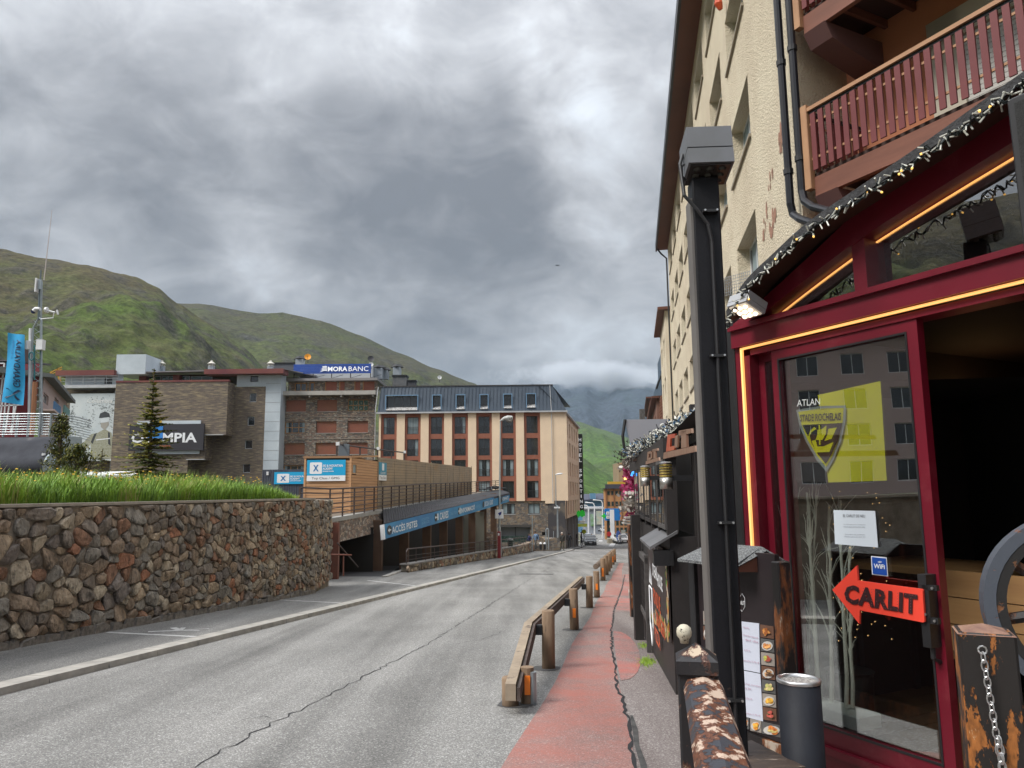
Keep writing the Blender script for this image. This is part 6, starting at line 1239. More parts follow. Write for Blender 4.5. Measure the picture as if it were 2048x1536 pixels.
# ================================================ TALL STUCCO BUILDING ON THE RIGHT
FS = Fr(QV * 2.82, (-SV.x, -SV.y))
STUC = mat('rough_stucco', (.68, .58, .43), .9, c2=(.78, .69, .52), scale=.5, bump=1.0, bscale=22, bdist=.07, c3=(.47, .38, .25), s3=.8, k3=(.6, .8))
tb = thing('apartment_tower', FS.p(-30, 0, -1), 'tall cream stucco apartment block with deep window recesses and brown eaves', 'apartment block')
hs = []
for k in range(8):
    for j in range(-1, 4): hs.append((-19.2 - 4.2 * k, 6.3 + 3.15 * j, -16.3 - 4.2 * k, 7.75 + 3.15 * j))
UF = -50.1; ZW = 18.1; UC = -12.1
m = MB(FS); m.wall(UF, -4, UC, ZW, hs, 0, .36); m.poly([(UF, 0, -4), (UF, 6, -4), (UF, 6, ZW), (UF, 0, ZW)][::-1]); obj('stucco_wall', m, STUC, tb)
for h in hs:
    w_ = window(tb, FS, h[0], h[1], h[2], h[3], .30, frame=WHITE, t=.07, mull=2, curtain=[(.02, .3)] if (int(h[0] * 10 + h[1] * 7) % 3) else [(.1, .9)])
    m = MB(FS); m.box(h[0] - .08, -.06, h[1] - .07, h[2] + .08, .3, h[1]); obj('sill', m, mat('sill_stone', (.30, .26, .20), .85), w_)
EAVE = mat('brown_soffit', (.13, .045, .022), .6, c2=(.09, .03, .016), scale=1.2, stretch=(.3, .3, 3))
m = MB(FS); m.box(UF - .4, -.72, ZW - .1, UC + .4, .3, ZW + .05); obj('soffit', m, EAVE, tb)
m = MB(FS); m.box(UF - .5, -.80, ZW - .16, UC + .5, -.70, ZW + .35); obj('fascia_gutter', m, BLACK, tb)
m = MB(FS); m.box(UF - .4, -.7, ZW + .06, UC + .4, 14, ZW + .3); obj('roof', m, ROOFG, tb)
m = MB(FS); m.tube([(UF - .1, -.75, ZW), (UF - .1, -.45, ZW - .45), (UF - .1, -.1, ZW - .8), (UF - .1, -.1, -4)], .06, 6); obj('downpipe', m, BLACK, tb)
# return wall, loggias
C0 = FS.p(UC, 0, 0); FDIR = Vector((-math.sin(rad(26.9)), math.cos(rad(26.9)), 0)); FB = Fr(C0, (-FDIR.x, -FDIR.y))
m = MB(FB); m.poly([(0, 0, -4), (0, 1.3, -4), (0, 1.3, ZW), (0, 0, ZW)]); obj('return_wall', m, STUC, tb)
TERR = mat('orange_render', (.55, .215, .11), .85, c2=(.48, .185, .095), scale=.8)
m = MB(FB); m.wall(0, -3, 14, 22, [(FB.uz(1860, 100, 1.3)[0], 5.9, 7.5, 8.72)], 1.3, .02); obj('orange_wall', m, TERR, tb)
ua = FB.uz(1862, 100, 1.3)[0]; m = MB(FB); m.box(ua, 1.22, 5.9, ua + .5, 1.34, 8.75); m.box(ua, 1.22, 8.3, 7.5, 1.34, 8.75); obj('cream_surround', m, mat('cream_surround', (.58, .52, .42), .8, c2=(.5, .45, .36), scale=2), tb)
m = MB(FB)
for k in range(30): z = 5.95 + k * .078; m.box(ua + .5, 1.27, z, 7.5, 1.33, z + .07)
obj('roller_blind', m, mat('blind_white', (.60, .58, .54), .6), tb)
SLAT = mat('burgundy_slat', (.125, .022, .024), .55, c2=(.15, .03, .03), scale=3); TAN = mat('tan_rail', (.42, .23, .12), .6, c2=(.36, .19, .10), scale=3); BEAM = mat('balcony_beam', (.19, .07, .042), .6, c2=(.14, .05, .03), scale=2, stretch=(.4, .4, 3)); BRK = mat('bracket_mauve', (.15, .07, .065), .8)
for lv in range(3):
    zf = 6.58 + 2.75 * lv; lab = ('lower', 'middle', 'upper')[lv]
    bal = obj('balcony', (lambda m: (m.box(.25, .02, zf - .05, 9, 1.3, zf + .02), m)[1])(MB(FB)), mat('deck_edge', (.05, .025, .02), .8), tb)
    m = MB(FB); m.box(.30, -.03, zf - .38, 9, .06, zf - .06); obj('front_beam', m, BEAM, bal)
    for k in range(9): m = MB(FB); m.box(.8 + k * .5, .08, zf - .2, .86 + k * .5, 1.28, zf - .06); obj('joist', m, BEAM, bal)
    for x in (.30, 4.6): m = MB(FB); m.hexa([(x, .1, zf - .62), (x + .42, .1, zf - .62), (x + .42, 1.3, zf - .9), (x, 1.3, zf - .9), (x, -.05, zf - .38), (x + .42, -.05, zf - .38), (x + .42, 1.3, zf - .38), (x, 1.3, zf - .38)]); obj('bracket', m, BRK, bal)
    m = MB(FB); m.bev(.18, -.12, zf - .25, .30, .0, zf + 1.15, .01); obj('end_post', m, TAN, bal)
    m = MB(FB); m.box(.26, -.10, zf + 1.03, 9, -.02, zf + 1.09); obj('handrail', m, TAN, bal); m = MB(FB); m.box(.30, -.06, zf + .985, 9, -.03, zf + 1.028); m.box(.24, -.02, zf + 1.0, .30, 1.3, zf + 1.05); obj('dark_rail', m, BLACK, bal)
    for z in (zf + .22, zf + .80): m = MB(FB); m.box(.30, -.055, z, 9, -.03, z + .035); m.box(.25, -.03, z, .28, 1.3, z + .035); obj('cross_rail', m, TAN, bal)
    nsl = 58 if lv == 0 else 26
    sm_ = MB(FB); sm_.box(.34, -.085, zf + .03, .43, -.058, zf + .97); me = sm_.mesh('slat', SLAT)
    for k in range(nsl):
        o = bpy.data.objects.new('slat', me); o.location = FB.x * (k * .148); link(o, None); o.parent = bal
    for k in range(8): m = MB(FB); m.box(.27, .06 + k * .15, zf + .03, .29, .15 + k * .15, zf + .97); obj('slat', m, SLAT, bal)
def vpipe(px, py, Y, pts, lab):
    b = at(px, py, Y); m = MB(); m.tube([b + Vector((0, 0, 11.5)), b] + [at(*p) for p in pts], .062, 10, raw=True)
    p_ = obj('downpipe', m, mat('black_pipe', (.012, .012, .016), .35), tb)
    for k in range(5): m = MB(); c = b + Vector((0, 0, .5 + k * 1.9)); m.tube([c, c + Vector((0, 0, .09))], .078, 10, raw=True); obj('pipe_collar', m, BLACK, p_)
vpipe(1581, 408, 11.55, [(1586, 428, 11.55), (1600, 438, 11.3), (1640, 452, 10.8)], 'a'); vpipe(1604, 382, 11.35, [(1609, 402, 11.3), (1626, 414, 11.1), (1665, 424, 10.7)], 'b')
EXB = mat('exposed_brick', (.42, .22, .15), .9, c2=(.30, .17, .12), scale=12, bump=.8)
rg = random.Random(4); m = MB(FS)
for (x0, y0, x1, y1) in ((1543, 345, 1526, 480), (1549, 425, 1541, 470), (1560, 245, 1561, 300)):
    for k in range(16):
        t = rg.random(); u, z = FS.uz(x0 + (x1 - x0) * t + rg.uniform(-3, 3), y0 + (y1 - y0) * t, -.005); r = rg.uniform(.03, .11); m.poly([(u + r * (.5 + rg.random() * .5) * math.cos(a), -.004 - k * .0006, z + 1.6 * r * (.5 + rg.random() * .5) * math.sin(a)) for a in (0, .9, 1.8, 2.8, 3.7, 4.6, 5.4)])
obj('flaked_patches', m, EXB, tb, kind='stuff')
t = thing('orange_wall_light', FS.p(-2.5, -.1, 14.4), 'small red-orange object hanging near the top of the stucco wall', 'wall light'); c = at(1437, 8, 18); m = MB(); m.tube([c + Vector((0, 0, .35)), c, c + Vector((.05, 0, -.15))], [.05, .11, .06], 8, raw=True); obj('shell', m, mat('red_orange', (.6, .08, .02), .4), t)
# ---------------- buildings further down on the right
def block(name, label, cat, px, Yn, Yf, yt, mt, depth=8, zb=-8, roofm=None, rh=.5, over=.5, wins=None, nm='wall'):
    p = at(px, 900, Yn); u0 = p.dot(QV); s0, s1 = Yn, Yf; zt = at(px, yt, Yn).z; F = Fr(QV * u0, (-SV.x, -SV.y)); t = thing(name, F.p(-s0, 0, zb), label, cat)
    m = MB(F); m.wall(-s1, zb, -s0, zt, wins(F, s0, s1, zt) if wins else [], 0, .3); m.poly([(-s0, 0, zb), (-s0, depth, zb), (-s0, depth, zt), (-s0, 0, zt)]); obj(nm, m, mt, t)
    m = MB(F); m.hexa([(-s1 - .3, -over, zt), (-s0 + .4, -over, zt), (-s0 + .4, depth, zt), (-s1 - .3, depth, zt), (-s1 - .3, -over, zt + .2), (-s0 + .4, -over, zt + .2), (-s0 + .4, depth, zt + rh), (-s1 - .3, depth, zt + rh)]); obj('roof', m, roofm or EAVE, t)
    if wins:
        for h in wins(F, s0, s1, zt): window(t, F, *h, .2, t=.08)
    return t, F, zt
block('cream_house', 'narrow cream house just past the tall stucco block', 'house', 1338.5, 54.5, 64, 628, STUC, wins=lambda F, a, b, z: [(-b + 1.5, z - 3 - 2.9 * k, -b + 3.5, z - 1.6 - 2.9 * k) for k in range(4)] + [(-a - 4, z - 3 - 2.9 * k, -a - 2, z - 1.6 - 2.9 * k) for k in range(4)])
t, F, zt = block('brown_house', 'red-brown house with slate blue balconies beyond the cream house', 'house', 1316, 76, 104, 800, mat('brown_render2', (.16, .075, .05), .8, c2=(.2, .1, .07), scale=.5), wins=lambda F, a, b, z: [(-a - 6 - 5 * k, z - 3, -a - 4 - 5 * k, z - 1.3) for k in range(4)])
BG = mat('slate_blue_panel', (.07, .11, .16), .5)
for (xa, ya, xb, yb, xc, yc, Y, Y2) in ((1331, 676, 1315, 728, 1318, 742, 68, 82), (1321, 742, 1306, 792, 1309, 806, 74, 92)):
    a, b = at(xa, ya, Y), at(xb, yb, Y2); n_ = Vector((1, 0, 0)); h = 2.6; m = MB(); m.hexa([a + Vector((0, 0, -h)), a + Vector((5, 0, -h)), b + Vector((5, 0, -h)), b + Vector((0, 0, -h)), a, a + Vector((5, 0, 0)), b + Vector((5, 0, 0)), b], True); obj('blue_balcony', m, BG, t)
    m = MB(); c1, c2 = a + Vector((-.3, -.3, -h - .2)), b + Vector((-.3, 0, -h - .2)); m.hexa([c1, c1 + Vector((5, 0, 0)), c2 + Vector((5, 0, 0)), c2, c1 + Vector((0, 0, .18)), c1 + Vector((5, 0, .18)), c2 + Vector((5, 0, .18)), c2 + Vector((0, 0, .18))], True); obj('balcony_slab', m, BLACK, t)
for k in range(9):
    m = MB(); a, b = at(1341, 775 + k * 7, 66 - k * .2), at(1322, 798 + k * 6, 74); m.beam(a, b, .3, .22, raw=True); obj('timber_louvre', m, mat('louvre_timber', (.16, .06, .03), .7), t)
block('red_roof_house', 'small dark red house at the end of the right hand row', 'house', 1302, 106, 132, 800, mat('dark_red_render', (.15, .07, .05), .8), wins=lambda F, a, b, z: [(-a - 6 - 6 * k, z - 2.6, -a - 4 - 6 * k, z - 1.0) for k in range(3)])
t = thing('stone_chimney', at(1286, 840, 90), 'thin dark chimney behind the grey panel', 'chimney'); m = MB(); a = at(1286, 850, 90); z = at(1286, 818, 90).z; m.box(a.x - .3, 90, a.z - 6, a.x + .3, 90.6, z); obj('stack', m, mat('dark_stone', (.06, .055, .05), .9, c2=(.14, .13, .12), scale=5), t)
# ---------------- end of the street
def far_box(name, x0, y0, x1, y1, Y, d, mt, label, cat, roof=None, kind=None):
    a, b = at(x0, y1, Y), at(x1, y0, Y); t = thing(name, Vector((a.x, Y, a.z)), label, cat); m = MB(); m.box(a.x, Y, a.z - 3, b.x, Y + d, b.z); obj('walls', m, mt, t)
    if roof: m = MB(); m.box(a.x - .4, Y - .4, b.z, b.x + .4, Y + d, b.z + roof[1]); obj('roof', m, roof[0], t)
    return t
ORB = mat('apricot_render', (.42, .21, .085), .8)
t = far_box('orange_building', 1212, 977, 1262, 1080, 150, 2, ORB, 'apricot coloured office building with green windows at the end of the street', 'building', (mat('dark_band', (.05, .05, .065), .6), 0.1))
Fo = Fr((0, 150, 0), (1, 0)); X = lambda p: Fo.uz(p, 1010)[0]; Z = lambda p: Fo.uz(1230, p)[1]
m = MB(Fo); m.box(X(1211), -.5, Z(977), X(1264), 0, Z(968.5)); obj('dark_fascia', m, mat('dark_band', (.05, .05, .065), .6), t)
for r, (ya, yb) in enumerate(((990, 982), (1012, 1003), (1051, 1041), (1064, 1055))):
    for k in range(5):
        x = 1215 + k * 8; w_ = window(t, Fo, X(x), Z(ya), X(x + 5.4), Z(yb), -.06, t=.12, mull=0, glass=mat('green_pane', (.02, .05, .035), .1))
for k in range(3): m = MB(Fo); m.box(X(1212.5 + k * 15), -.2, Z(1040), X(1213.5 + k * 15), 0, Z(977)); obj('rib', m, mat('brown_rib', (.22, .09, .05), .7), t)
m = MB(Fo); m.box(X(1213), -2.0, Z(1082), X(1262), -.1, Z(1066)); obj('dark_ground_floor', m, mat('shop_dark', (.03, .035, .05), .5, c2=(.08, .10, .12), scale=.4, contrast=(.5, .6)), t)
m = MB(Fo); m.box(X(1238), -2.1, Z(1076), X(1246), -1.9, Z(1059)); obj('shutter', m, mat('shutter_grey', (.25, .25, .22), .6), t)
m = MB(Fo); m.box(X(1220), 2, Z(968), X(1262), 3, Z(963)); obj('roof_barrier', m, mat('barrier_yellow', (.55, .32, .03), .6), t)
t = far_box('stone_tower', 1238, 925, 1275, 968, 175, 10, mat('tower_stone', (.30, .22, .13), .9, c2=(.24, .18, .11), scale=.4), 'sandy stone house with lit lamps above the apricot building', 'building')
for i, (px, py) in enumerate(((1250, 928), (1251, 957))):
    c = at(px, py, 174); q = thing('street_lantern', c, ('upper glowing amber lamp on the sandy house', 'lower glowing amber lamp on the sandy house')[i], 'lamp'); m = MB(); m.lathe((c.x, c.y, c.z), [(.15, -.4), (.34, -.1), (.34, .2), (.1, .45)], 8); obj('amber_globe', m, mat('amber_glow', (.8, .4, .1), .4, emit=(1, .45, .12), estr=1.6), q)
BLUR = mat('blue_shed_wall', (.12, .25, .38), .5, c2=(.10, .21, .33), scale=.2); NVR = mat('navy_roof', (.045, .05, .08), .6)
t = far_box('blue_hall', 1156, 1001, 1214, 1060, 230, 20, BLUR, 'long blue hall with navy roof closing the view of the street', 'building')
m = MB(); a, b = at(1150, 1003, 228), at(1214, 1000, 228); m.hexa([a, b, b + Vector((0, 12, 2.0)), a + Vector((0, 12, 2.0)), a + Vector((0, 0, .4)), b + Vector((0, 0, .4)), at(1214, 990.5, 232), at(1150, 990.5, 232)], True); obj('navy_roof', m, NVR, t)
a = at(1186, 994, 228); m = MB(); m.box(a.x - .8, 228, a.z - .6, a.x + .8, 230, a.z + 1.1); obj('roof_vent', m, BLUR, t)
t = far_box('glass_pavilion', 1171, 1018, 1206, 1058, 205, 8, mat('pavilion_grey', (.30, .32, .36), .6, c2=(.2, .22, .25), scale=.4), 'pale grey pavilion with green and yellow posters before the blue hall', 'building', (mat('pavilion_roof', (.45, .45, .46), .6), .5))
for (x0, y0, x1, y1, c_, n_) in ((1181, 1028, 1190, 1052, (.10, .22, .05), 'green'), (1193, 1022, 1203, 1049, (.45, .42, .32), 'cream')): a, b = at(x0, y1, 204.7), at(x1, y0, 204.7); m = MB(); m.box(a.x, 204.6, a.z, b.x, 204.8, b.z); obj('%s_poster' % n_, m, mat('poster_' + n_, c_, .6, c2=(.3, .4, .35), scale=.8), t)
SHB = mat('shop_blue', (.015, .19, .52), .5)
Fq = Fr((0, 132, 0), (1, 0)); X = lambda p: Fq.uz(p, 1030)[0]; Z = lambda p: Fq.uz(1225, p)[1]
t = thing('shop_box_sign', Fq.p(X(1225), 0, Z(1041)), 'bright blue boxy shop sign with two white squares beside the white totem', 'sign'); m = MB(Fq); m.box(X(1210), 0, Z(1041), X(1240), .5, Z(1017)); [m.box(X(x), -.15, Z(y), X(x + 4), .6, Z(y - 2.5)) for x, y in ((1209, 1023), (1237.5, 1024), (1209, 1031), (1237.5, 1033))]; obj('blue_box', m, SHB, t)
for y in (1029, 1037): m = MB(Fq); m.box(X(1212.5), -.2, Z(y), X(1218.5), -.02, Z(y - 6)); obj('white_square', m, WPRINT, t); m = MB(Fq); m.prism([(X(1215.5 + 1.3 * math.cos(k)), -.22, Z(y - 3 + 1.3 * math.sin(k))) for k in range(6)], (0, .02, 0)); obj('olive_dot', m, mat('olive_dot', (.18, .16, .06), .7), t)
m = MB(Fq); m.box(X(1214), .1, Z(1085), X(1218), .5, Z(1040)); obj('support', m, BLACK, t)
Fq = Fr((0, 126, 0), (1, 0)); X = lambda p: Fq.uz(p, 1060)[0]; Z = lambda p: Fq.uz(1225, p)[1]
t = thing('white_totem', Fq.p(X(1225), 0, Z(1078)), 'tall blank white totem on a stone base at the junction', 'sign'); m = MB(Fq); m.box(X(1221.5), .2, Z(1077), X(1229.5), .6, Z(1019.5)); obj('panel', m, WPRINT, t); m = MB(Fq); m.box(X(1216), 0, Z(1087), X(1237), 2, Z(1077)); obj('stone_base', m, mat('base_stone', (.28, .25, .19), .85, c2=(.22, .19, .14), scale=1), t)
t = thing('pharmacy_sign', at(1159, 1028, 104), 'bright green sign with ragged edge under the vertical hotel sign', 'sign'); Fq = Fr((0, 104, 0), (1, 0)); X = lambda p: Fq.uz(p, 1028)[0]; Z = lambda p: Fq.uz(1160, p)[1]; m = MB(Fq); m.box(X(1154), 0, Z(1032), X(1170), .4, Z(1023)); m.box(X(1156), .1, Z(1035), X(1159), .3, Z(1021)); m.box(X(1162), .1, Z(1034), X(1167), .3, Z(1020.5)); obj('green_box', m, mat('green_sign', (.02, .36, .03), .4, emit=(.02, .6, .05), estr=.1), t)
t = thing('green_cross_sign', at(1208, 1032, 125), 'tiny green pharmacy cross left of the blue box sign', 'sign'); c = at(1208, 1032, 125); m = MB(); m.box(c.x - .4, 125, c.z - .13, c.x + .4, 125.2, c.z + .13); m.box(c.x - .13, 124.99, c.z - .4, c.x + .13, 125.21, c.z + .4); obj('cross', m, mat('green_sign', (.02, .42, .04), .4), t)
t = thing('yellow_awning', at(1161, 1047, 104), 'lime yellow shop awning under the hotel overhang', 'awning'); a, b = at(1155, 1053, 104), at(1173, 1047, 104); m = MB(); m.hexa([(a.x, 103, a.z), (b.x, 103, a.z), (b.x, 104, a.z), (a.x, 104, a.z), (a.x, 103.2, b.z), (b.x, 103.2, b.z), (b.x, 104, b.z), (a.x, 104, b.z)], True); obj('cloth', m, mat('lime_cloth', (.42, .48, .05), .7), t); m = MB(); a, b = at(1157, 1046, 104), at(1169, 1041, 104); m.box(a.x, 103.4, a.z, b.x, 104, b.z); obj('white_board', m, WPRINT, t)
for i, (px, yt, Y, w_, lab) in enumerate(((1177, 1011, 140, -1, 'curved street lamp nearest the hotel at the end of the street'), (1189, 1006, 150, -1, 'curved street lamp in the middle of the three far lamps'), (1205, 1001, 160, -1, 'curved street lamp nearest the blue box sign'))):
    t = thing('curved_street_lamp', at(px, 1080, Y), lab, 'street lamp', 'curved lamps at the end of the street'); m = MB(); m.tube([at(px, 1082, Y), at(px, yt + 6, Y), at(px - 1.5, yt + 2, Y), at(px - 4, yt, Y), at(px - 14, yt - .8, Y)], [.14, .12, .1, .1, .09], 7, raw=True); obj('pole', m, WHITE, t); m = MB(); m.tube([at(px - 14, yt - .8, Y), at(px - 19, yt - 1, Y)], .16, 6, raw=True); obj('lamp_head', m, WHITE, t)
for i, (px, Y) in enumerate(((1176, 250), (1183, 252), (1190, 254), (1197, 250))):
    c = at(px, 1057.5, Y); m = MB(); m.lathe((c.x, c.y, c.z), [(.45, 0), (.7, .7), (.75, 1.3), (.3, 1.7)], 7)
    t = thing('street_planter', c, ('dark planter at the left of the far row', 'second dark planter of the far row', 'third dark planter of the far row', 'dark planter at the right of the far row')[i], 'planter', 'planters at the far end'); obj('pot', m, mat('planter_red', (.12, .05, .045), .8), t)
# ---------------- parked and distant cars
def car(px, pyb, Y, heading, col, label, group='cars at the end of the street', W=1.8, Ln=4.3, H=1.5):
    b = at(px, pyb, Y); F = Fr((b.x, b.y, 0), (math.cos(heading), math.sin(heading))); z = b.z; t = thing('parked_car', b, label, 'car', group); pt = mat('paint_%s' % '_'.join('%02d' % int(c * 50) for c in col), col, .25, spec=.6)
    h = W / 2; P = [(0, .32), (0, .68), (.12, .80), (1.0, .93), (1.7, H - .06), (2.3, H), (3.2, H - .06), (3.95, 1.02), (4.25, .95), (4.3, .4)]
    m = MB(F); A = [m.av([(s_ * h * (1 if zz < 1.0 else .80), y, z + zz) for y, zz in P]) for s_ in (-1, 1)]
    n_ = len(P)
    for k in range(n_ - 1): m.face((A[0] + k, A[0] + k + 1, A[1] + k + 1, A[1] + k))
    m.face([A[0] + n_ - 1 - k for k in range(n_)]); m.face([A[1] + k for k in range(n_)]); m.face((A[0], A[1], A[1] + n_ - 1, A[0] + n_ - 1)); obj('body', m, pt, t)
    m = MB(F); m.poly([(-h * .78, .98, z + .97), (h * .78, .98, z + .97), (h * .72, 1.62, z + H - .10), (-h * .72, 1.62, z + H - .10)]); m.box(-h * .92, 1.5, z + .98, h * .92, 3.4, z + H - .14); obj('windscreen', m, WGLASS, t)
    for s_ in (-1, 1): m = MB(F); m.box(s_ * h * .78 - .18, -.03, z + .60, s_ * h * .78 + .18, .1, z + .74); obj('headlight', m, mat('headlight', (.6, .62, .65), .1), t)
    m = MB(F); m.box(-.45, -.02, z + .34, .45, .05, z + .56); obj('grille', m, BLACK, t); m = MB(F); m.box(-.26, -.04, z + .38, .26, -.01, z + .49); obj('number_plate', m, WPRINT, t)
    m = MB(F); m.box(-h * 1.0, .0, z + .15, h * 1.0, 4.3, z + .34); obj('sill', m, BLACK, t)
    for s_ in (-1, 1):
        for y in (.8, 3.4): m = MB(F); m.tube([(s_ * (h - .2), y, z + .31), (s_ * h, y, z + .31)], .31, 12); obj('wheel', m, BLACK, t)
    for s_ in (-1, 1): m = MB(F); m.box(s_ * (h + .1) - .09, 1.2, z + .9, s_ * (h + .1) + .09, 1.35, z + 1.05); obj('wing_mirror', m, pt, t)
    return t
HD = -SA
car(1181.5, 1091.5, 116, HD + .08, (.10, .11, .12), 'dark grey hatchback parked facing us past the hotel'); car(1172, 1087, 124, HD, (.25, .27, .30), 'silver car parked behind the dark hatchback'); car(1178.5, 1057.5, 262, HD, (.5, .08, .07), 'red car far up the street'); car(1250, 1088, 122, HD + .3, (.5, .5, .5), 'white car crossing at the right of the junction'); car(1213, 1066, 190, HD + .2, (.42, .42, .44), 'pale car parked in the far right row'); car(1203, 1064, 205, HD + .2, (.05, .05, .06), 'black car at the back of the far right row')
for i, (px, py) in enumerate(((1218, 1068), (1237, 1072))):
    c = at(px, py, 123); t = thing('no_entry_sign', c, ('small red round sign left of the totem', 'small blue notice right of the totem')[i], 'sign'); m = MB(); m.prism([(c.x + .4 * math.cos(k * .7854), c.y, c.z + (.4 if i == 0 else .9) * math.sin(k * .7854)) for k in range(8)], (0, .05, 0)); obj('plate', m, mat('sign_red' if i == 0 else 'sign_mid_blue', (.5, .03, .03) if i == 0 else (.05, .12, .4), .5), t)
# ---------------- people
SKIN = mat('skin', (.35, .2, .14), .6); HAIR = mat('hair_dark', (.03, .02, .015), .7)
def person(px, pyb, Y, H, face, jacket, legs, label, stride=.2, hood=False, lift=.0, bag=None, cap=None):
    b = at(px, pyb, Y); F = Fr((b.x, b.y, 0), (math.cos(face), math.sin(face))); z0 = b.z; k = H / 1.75
    t = thing('person', b, label, 'person')
    V = {'pelvis': (0, 0, .93), 'waist': (0, 0, 1.06), 'chest': (0, .01, 1.30), 'neck': (0, .0, 1.47), 'head': (0, -.02, 1.60), 'crown': (0, 0, 1.72)}
    R_ = {'pelvis': .155, 'waist': .14, 'chest': .175, 'neck': .06, 'head': .095, 'crown': .06}
    E_ = [('pelvis', 'waist'), ('waist', 'chest'), ('chest', 'neck'), ('neck', 'head'), ('head', 'crown')]
    for s_, n_ in ((-1, 'l'), (1, 'r')):
        st_ = stride * s_
        V.update({'hip' + n_: (.09 * s_, 0, .88), 'knee' + n_: (.10 * s_, -.5 * st_ - .03, .49), 'ank' + n_: (.10 * s_, -st_ * .8 + .04, .10 + lift * (s_ > 0)), 'toe' + n_: (.11 * s_, -st_ * .8 - .16, .045 + lift * (s_ > 0)), 'sh' + n_: (.20 * s_, .01, 1.39), 'el' + n_: (.27 * s_, .04 + st_ * .5, 1.12), 'ha' + n_: (.25 * s_, -.10 + st_ * .9, .88), 'fi' + n_: (.24 * s_, -.14 + st_ * .9, .80)})
        R_.update({'hip' + n_: .10, 'knee' + n_: .07, 'ank' + n_: .05, 'toe' + n_: .04, 'sh' + n_: .085, 'el' + n_: .055, 'ha' + n_: .042, 'fi' + n_: .03})
        E_ += [('pelvis', 'hip' + n_), ('hip' + n_, 'knee' + n_), ('knee' + n_, 'ank' + n_), ('ank' + n_, 'toe' + n_), ('chest', 'sh' + n_), ('sh' + n_, 'el' + n_), ('el' + n_, 'ha' + n_), ('ha' + n_, 'fi' + n_)]
    ks = list(V); me = bpy.data.meshes.new('body'); me.from_pydata([tuple(F.p(V[q][0] * k, V[q][1] * k, z0 + V[q][2] * k)) for q in ks], [(ks.index(a), ks.index(c)) for a, c in E_], [])
    o = bpy.data.objects.new('body', me); sc.collection.objects.link(o); md = o.modifiers.new('s', 'SKIN'); sv = me.skin_vertices[0].data
    for i, q in enumerate(ks): sv[i].radius = (R_[q] * k, R_[q] * k)
    sv[0].use_root = True; o.modifiers.new('d', 'SUBSURF').levels = 1
    dg = bpy.context.evaluated_depsgraph_get(); m2 = bpy.data.meshes.new_from_object(o.evaluated_get(dg)); bpy.data.objects.remove(o)
    for mm in (jacket, legs, SKIN, BLACK): m2.materials.append(mm)
    for p in m2.polygons:
        z = (p.center.z - z0) / k; hd = z > 1.49; hands = .74 < z < .90 and (Vector((p.center.x, p.center.y, 0)) - F.p(0, 0, 0)).length > .19 * k
        p.material_index = 2 if hd or hands else (0 if z > .90 else (3 if z < .12 else 1)); p.use_smooth = True
    obj('body', m2, None, t)
    m = MB(F); m.sm = True; m.lathe((0, .015, z0 + 1.52 * k), [(.05, 0 if hood else .09), (.108, .1), (.112, .16), (.085, .22), (.02, .245)], 10); obj('hood' if hood else ('cap' if cap else 'hair'), m, jacket if hood else (cap or HAIR), t)
    if bag: m = MB(F); m.bev(-.16, .14, z0 + 1.02 * k, .16, .32, z0 + 1.44 * k, .05); obj('backpack', m, bag, t)
JN = mat('jeans', (.03, .04, .07), .9); JB = mat('black_cloth', (.012, .012, .014), .9)
CAMO = mat('camouflage', (.05, .05, .03), .9, c2=(.12, .10, .06), scale=9, contrast=(.45, .52)); OLV = mat('olive_jacket', (.035, .033, .028), .9)
person(1124.5, 1101.5, 76, 1.80, 0.2, OLV, CAMO, 'person in dark jacket, camouflage trousers and pale cap walking on the pavement edge', .22, cap=mat('pale_cap', (.45, .38, .33), .8))
person(1138.5, 1096, 88, 1.74, 3.1, JB, JB, 'person all in black standing under the hotel overhang', .05, hood=True)
person(1151, 1090, 104, 1.74, .3, JB, JB, 'person in black jacket walking away beside the shopfronts', .2); person(1163, 1091.5, 100, 1.76, 1.4, JB, JN, 'person in dark clothes beside the parked cars', .15)
person(1071.5, 1099, 74, 1.75, -.9, mat('blue_grey_jacket', (.14, .22, .34), .85), mat('grey_trousers', (.10, .10, .10), .9), 'person in pale blue jacket with backpack walking past the low parapet', .24, bag=mat('navy_bag', (.02, .035, .09), .8))
person(1059, 1099, 79, 1.66, -1.2, mat('navy_jacket', (.02, .02, .08), .85), JB, 'person in navy jacket behind the walker in pale blue', .2)
person(1240, 1088, 122, 1.7, .2, mat('pale_top', (.4, .38, .38), .9), JN, 'person in pale top at the crossing right of the totem', .2); person(1243.5, 1088.5, 124, 1.7, 2.5, mat('wine_top', (.16, .05, .06), .9), mat('light_trousers', (.35, .34, .33), .9), 'person in wine coloured top crossing beside the white car', .2)
c = at(1115, 531, 60); t = thing('bird', c, 'tiny dark bird gliding in the cloudy sky', 'bird'); m = MB()
m.poly([c + Vector((-.22, .02, .03)), c + Vector((-.08, -.05, .05)), c + Vector((0, -.02, .02)), c + Vector((-.04, .06, 0))], True); m.poly([c + Vector((.22, .02, .03)), c + Vector((.08, -.05, .05)), c + Vector((0, -.02, .02)), c + Vector((.04, .06, 0))], True); m.tube([c + Vector((-.0, -.12, 0)), c, c + Vector((0, .12, -.01))], [.008, .03, .012], 6, raw=True); obj('body', m, BLACK, t)
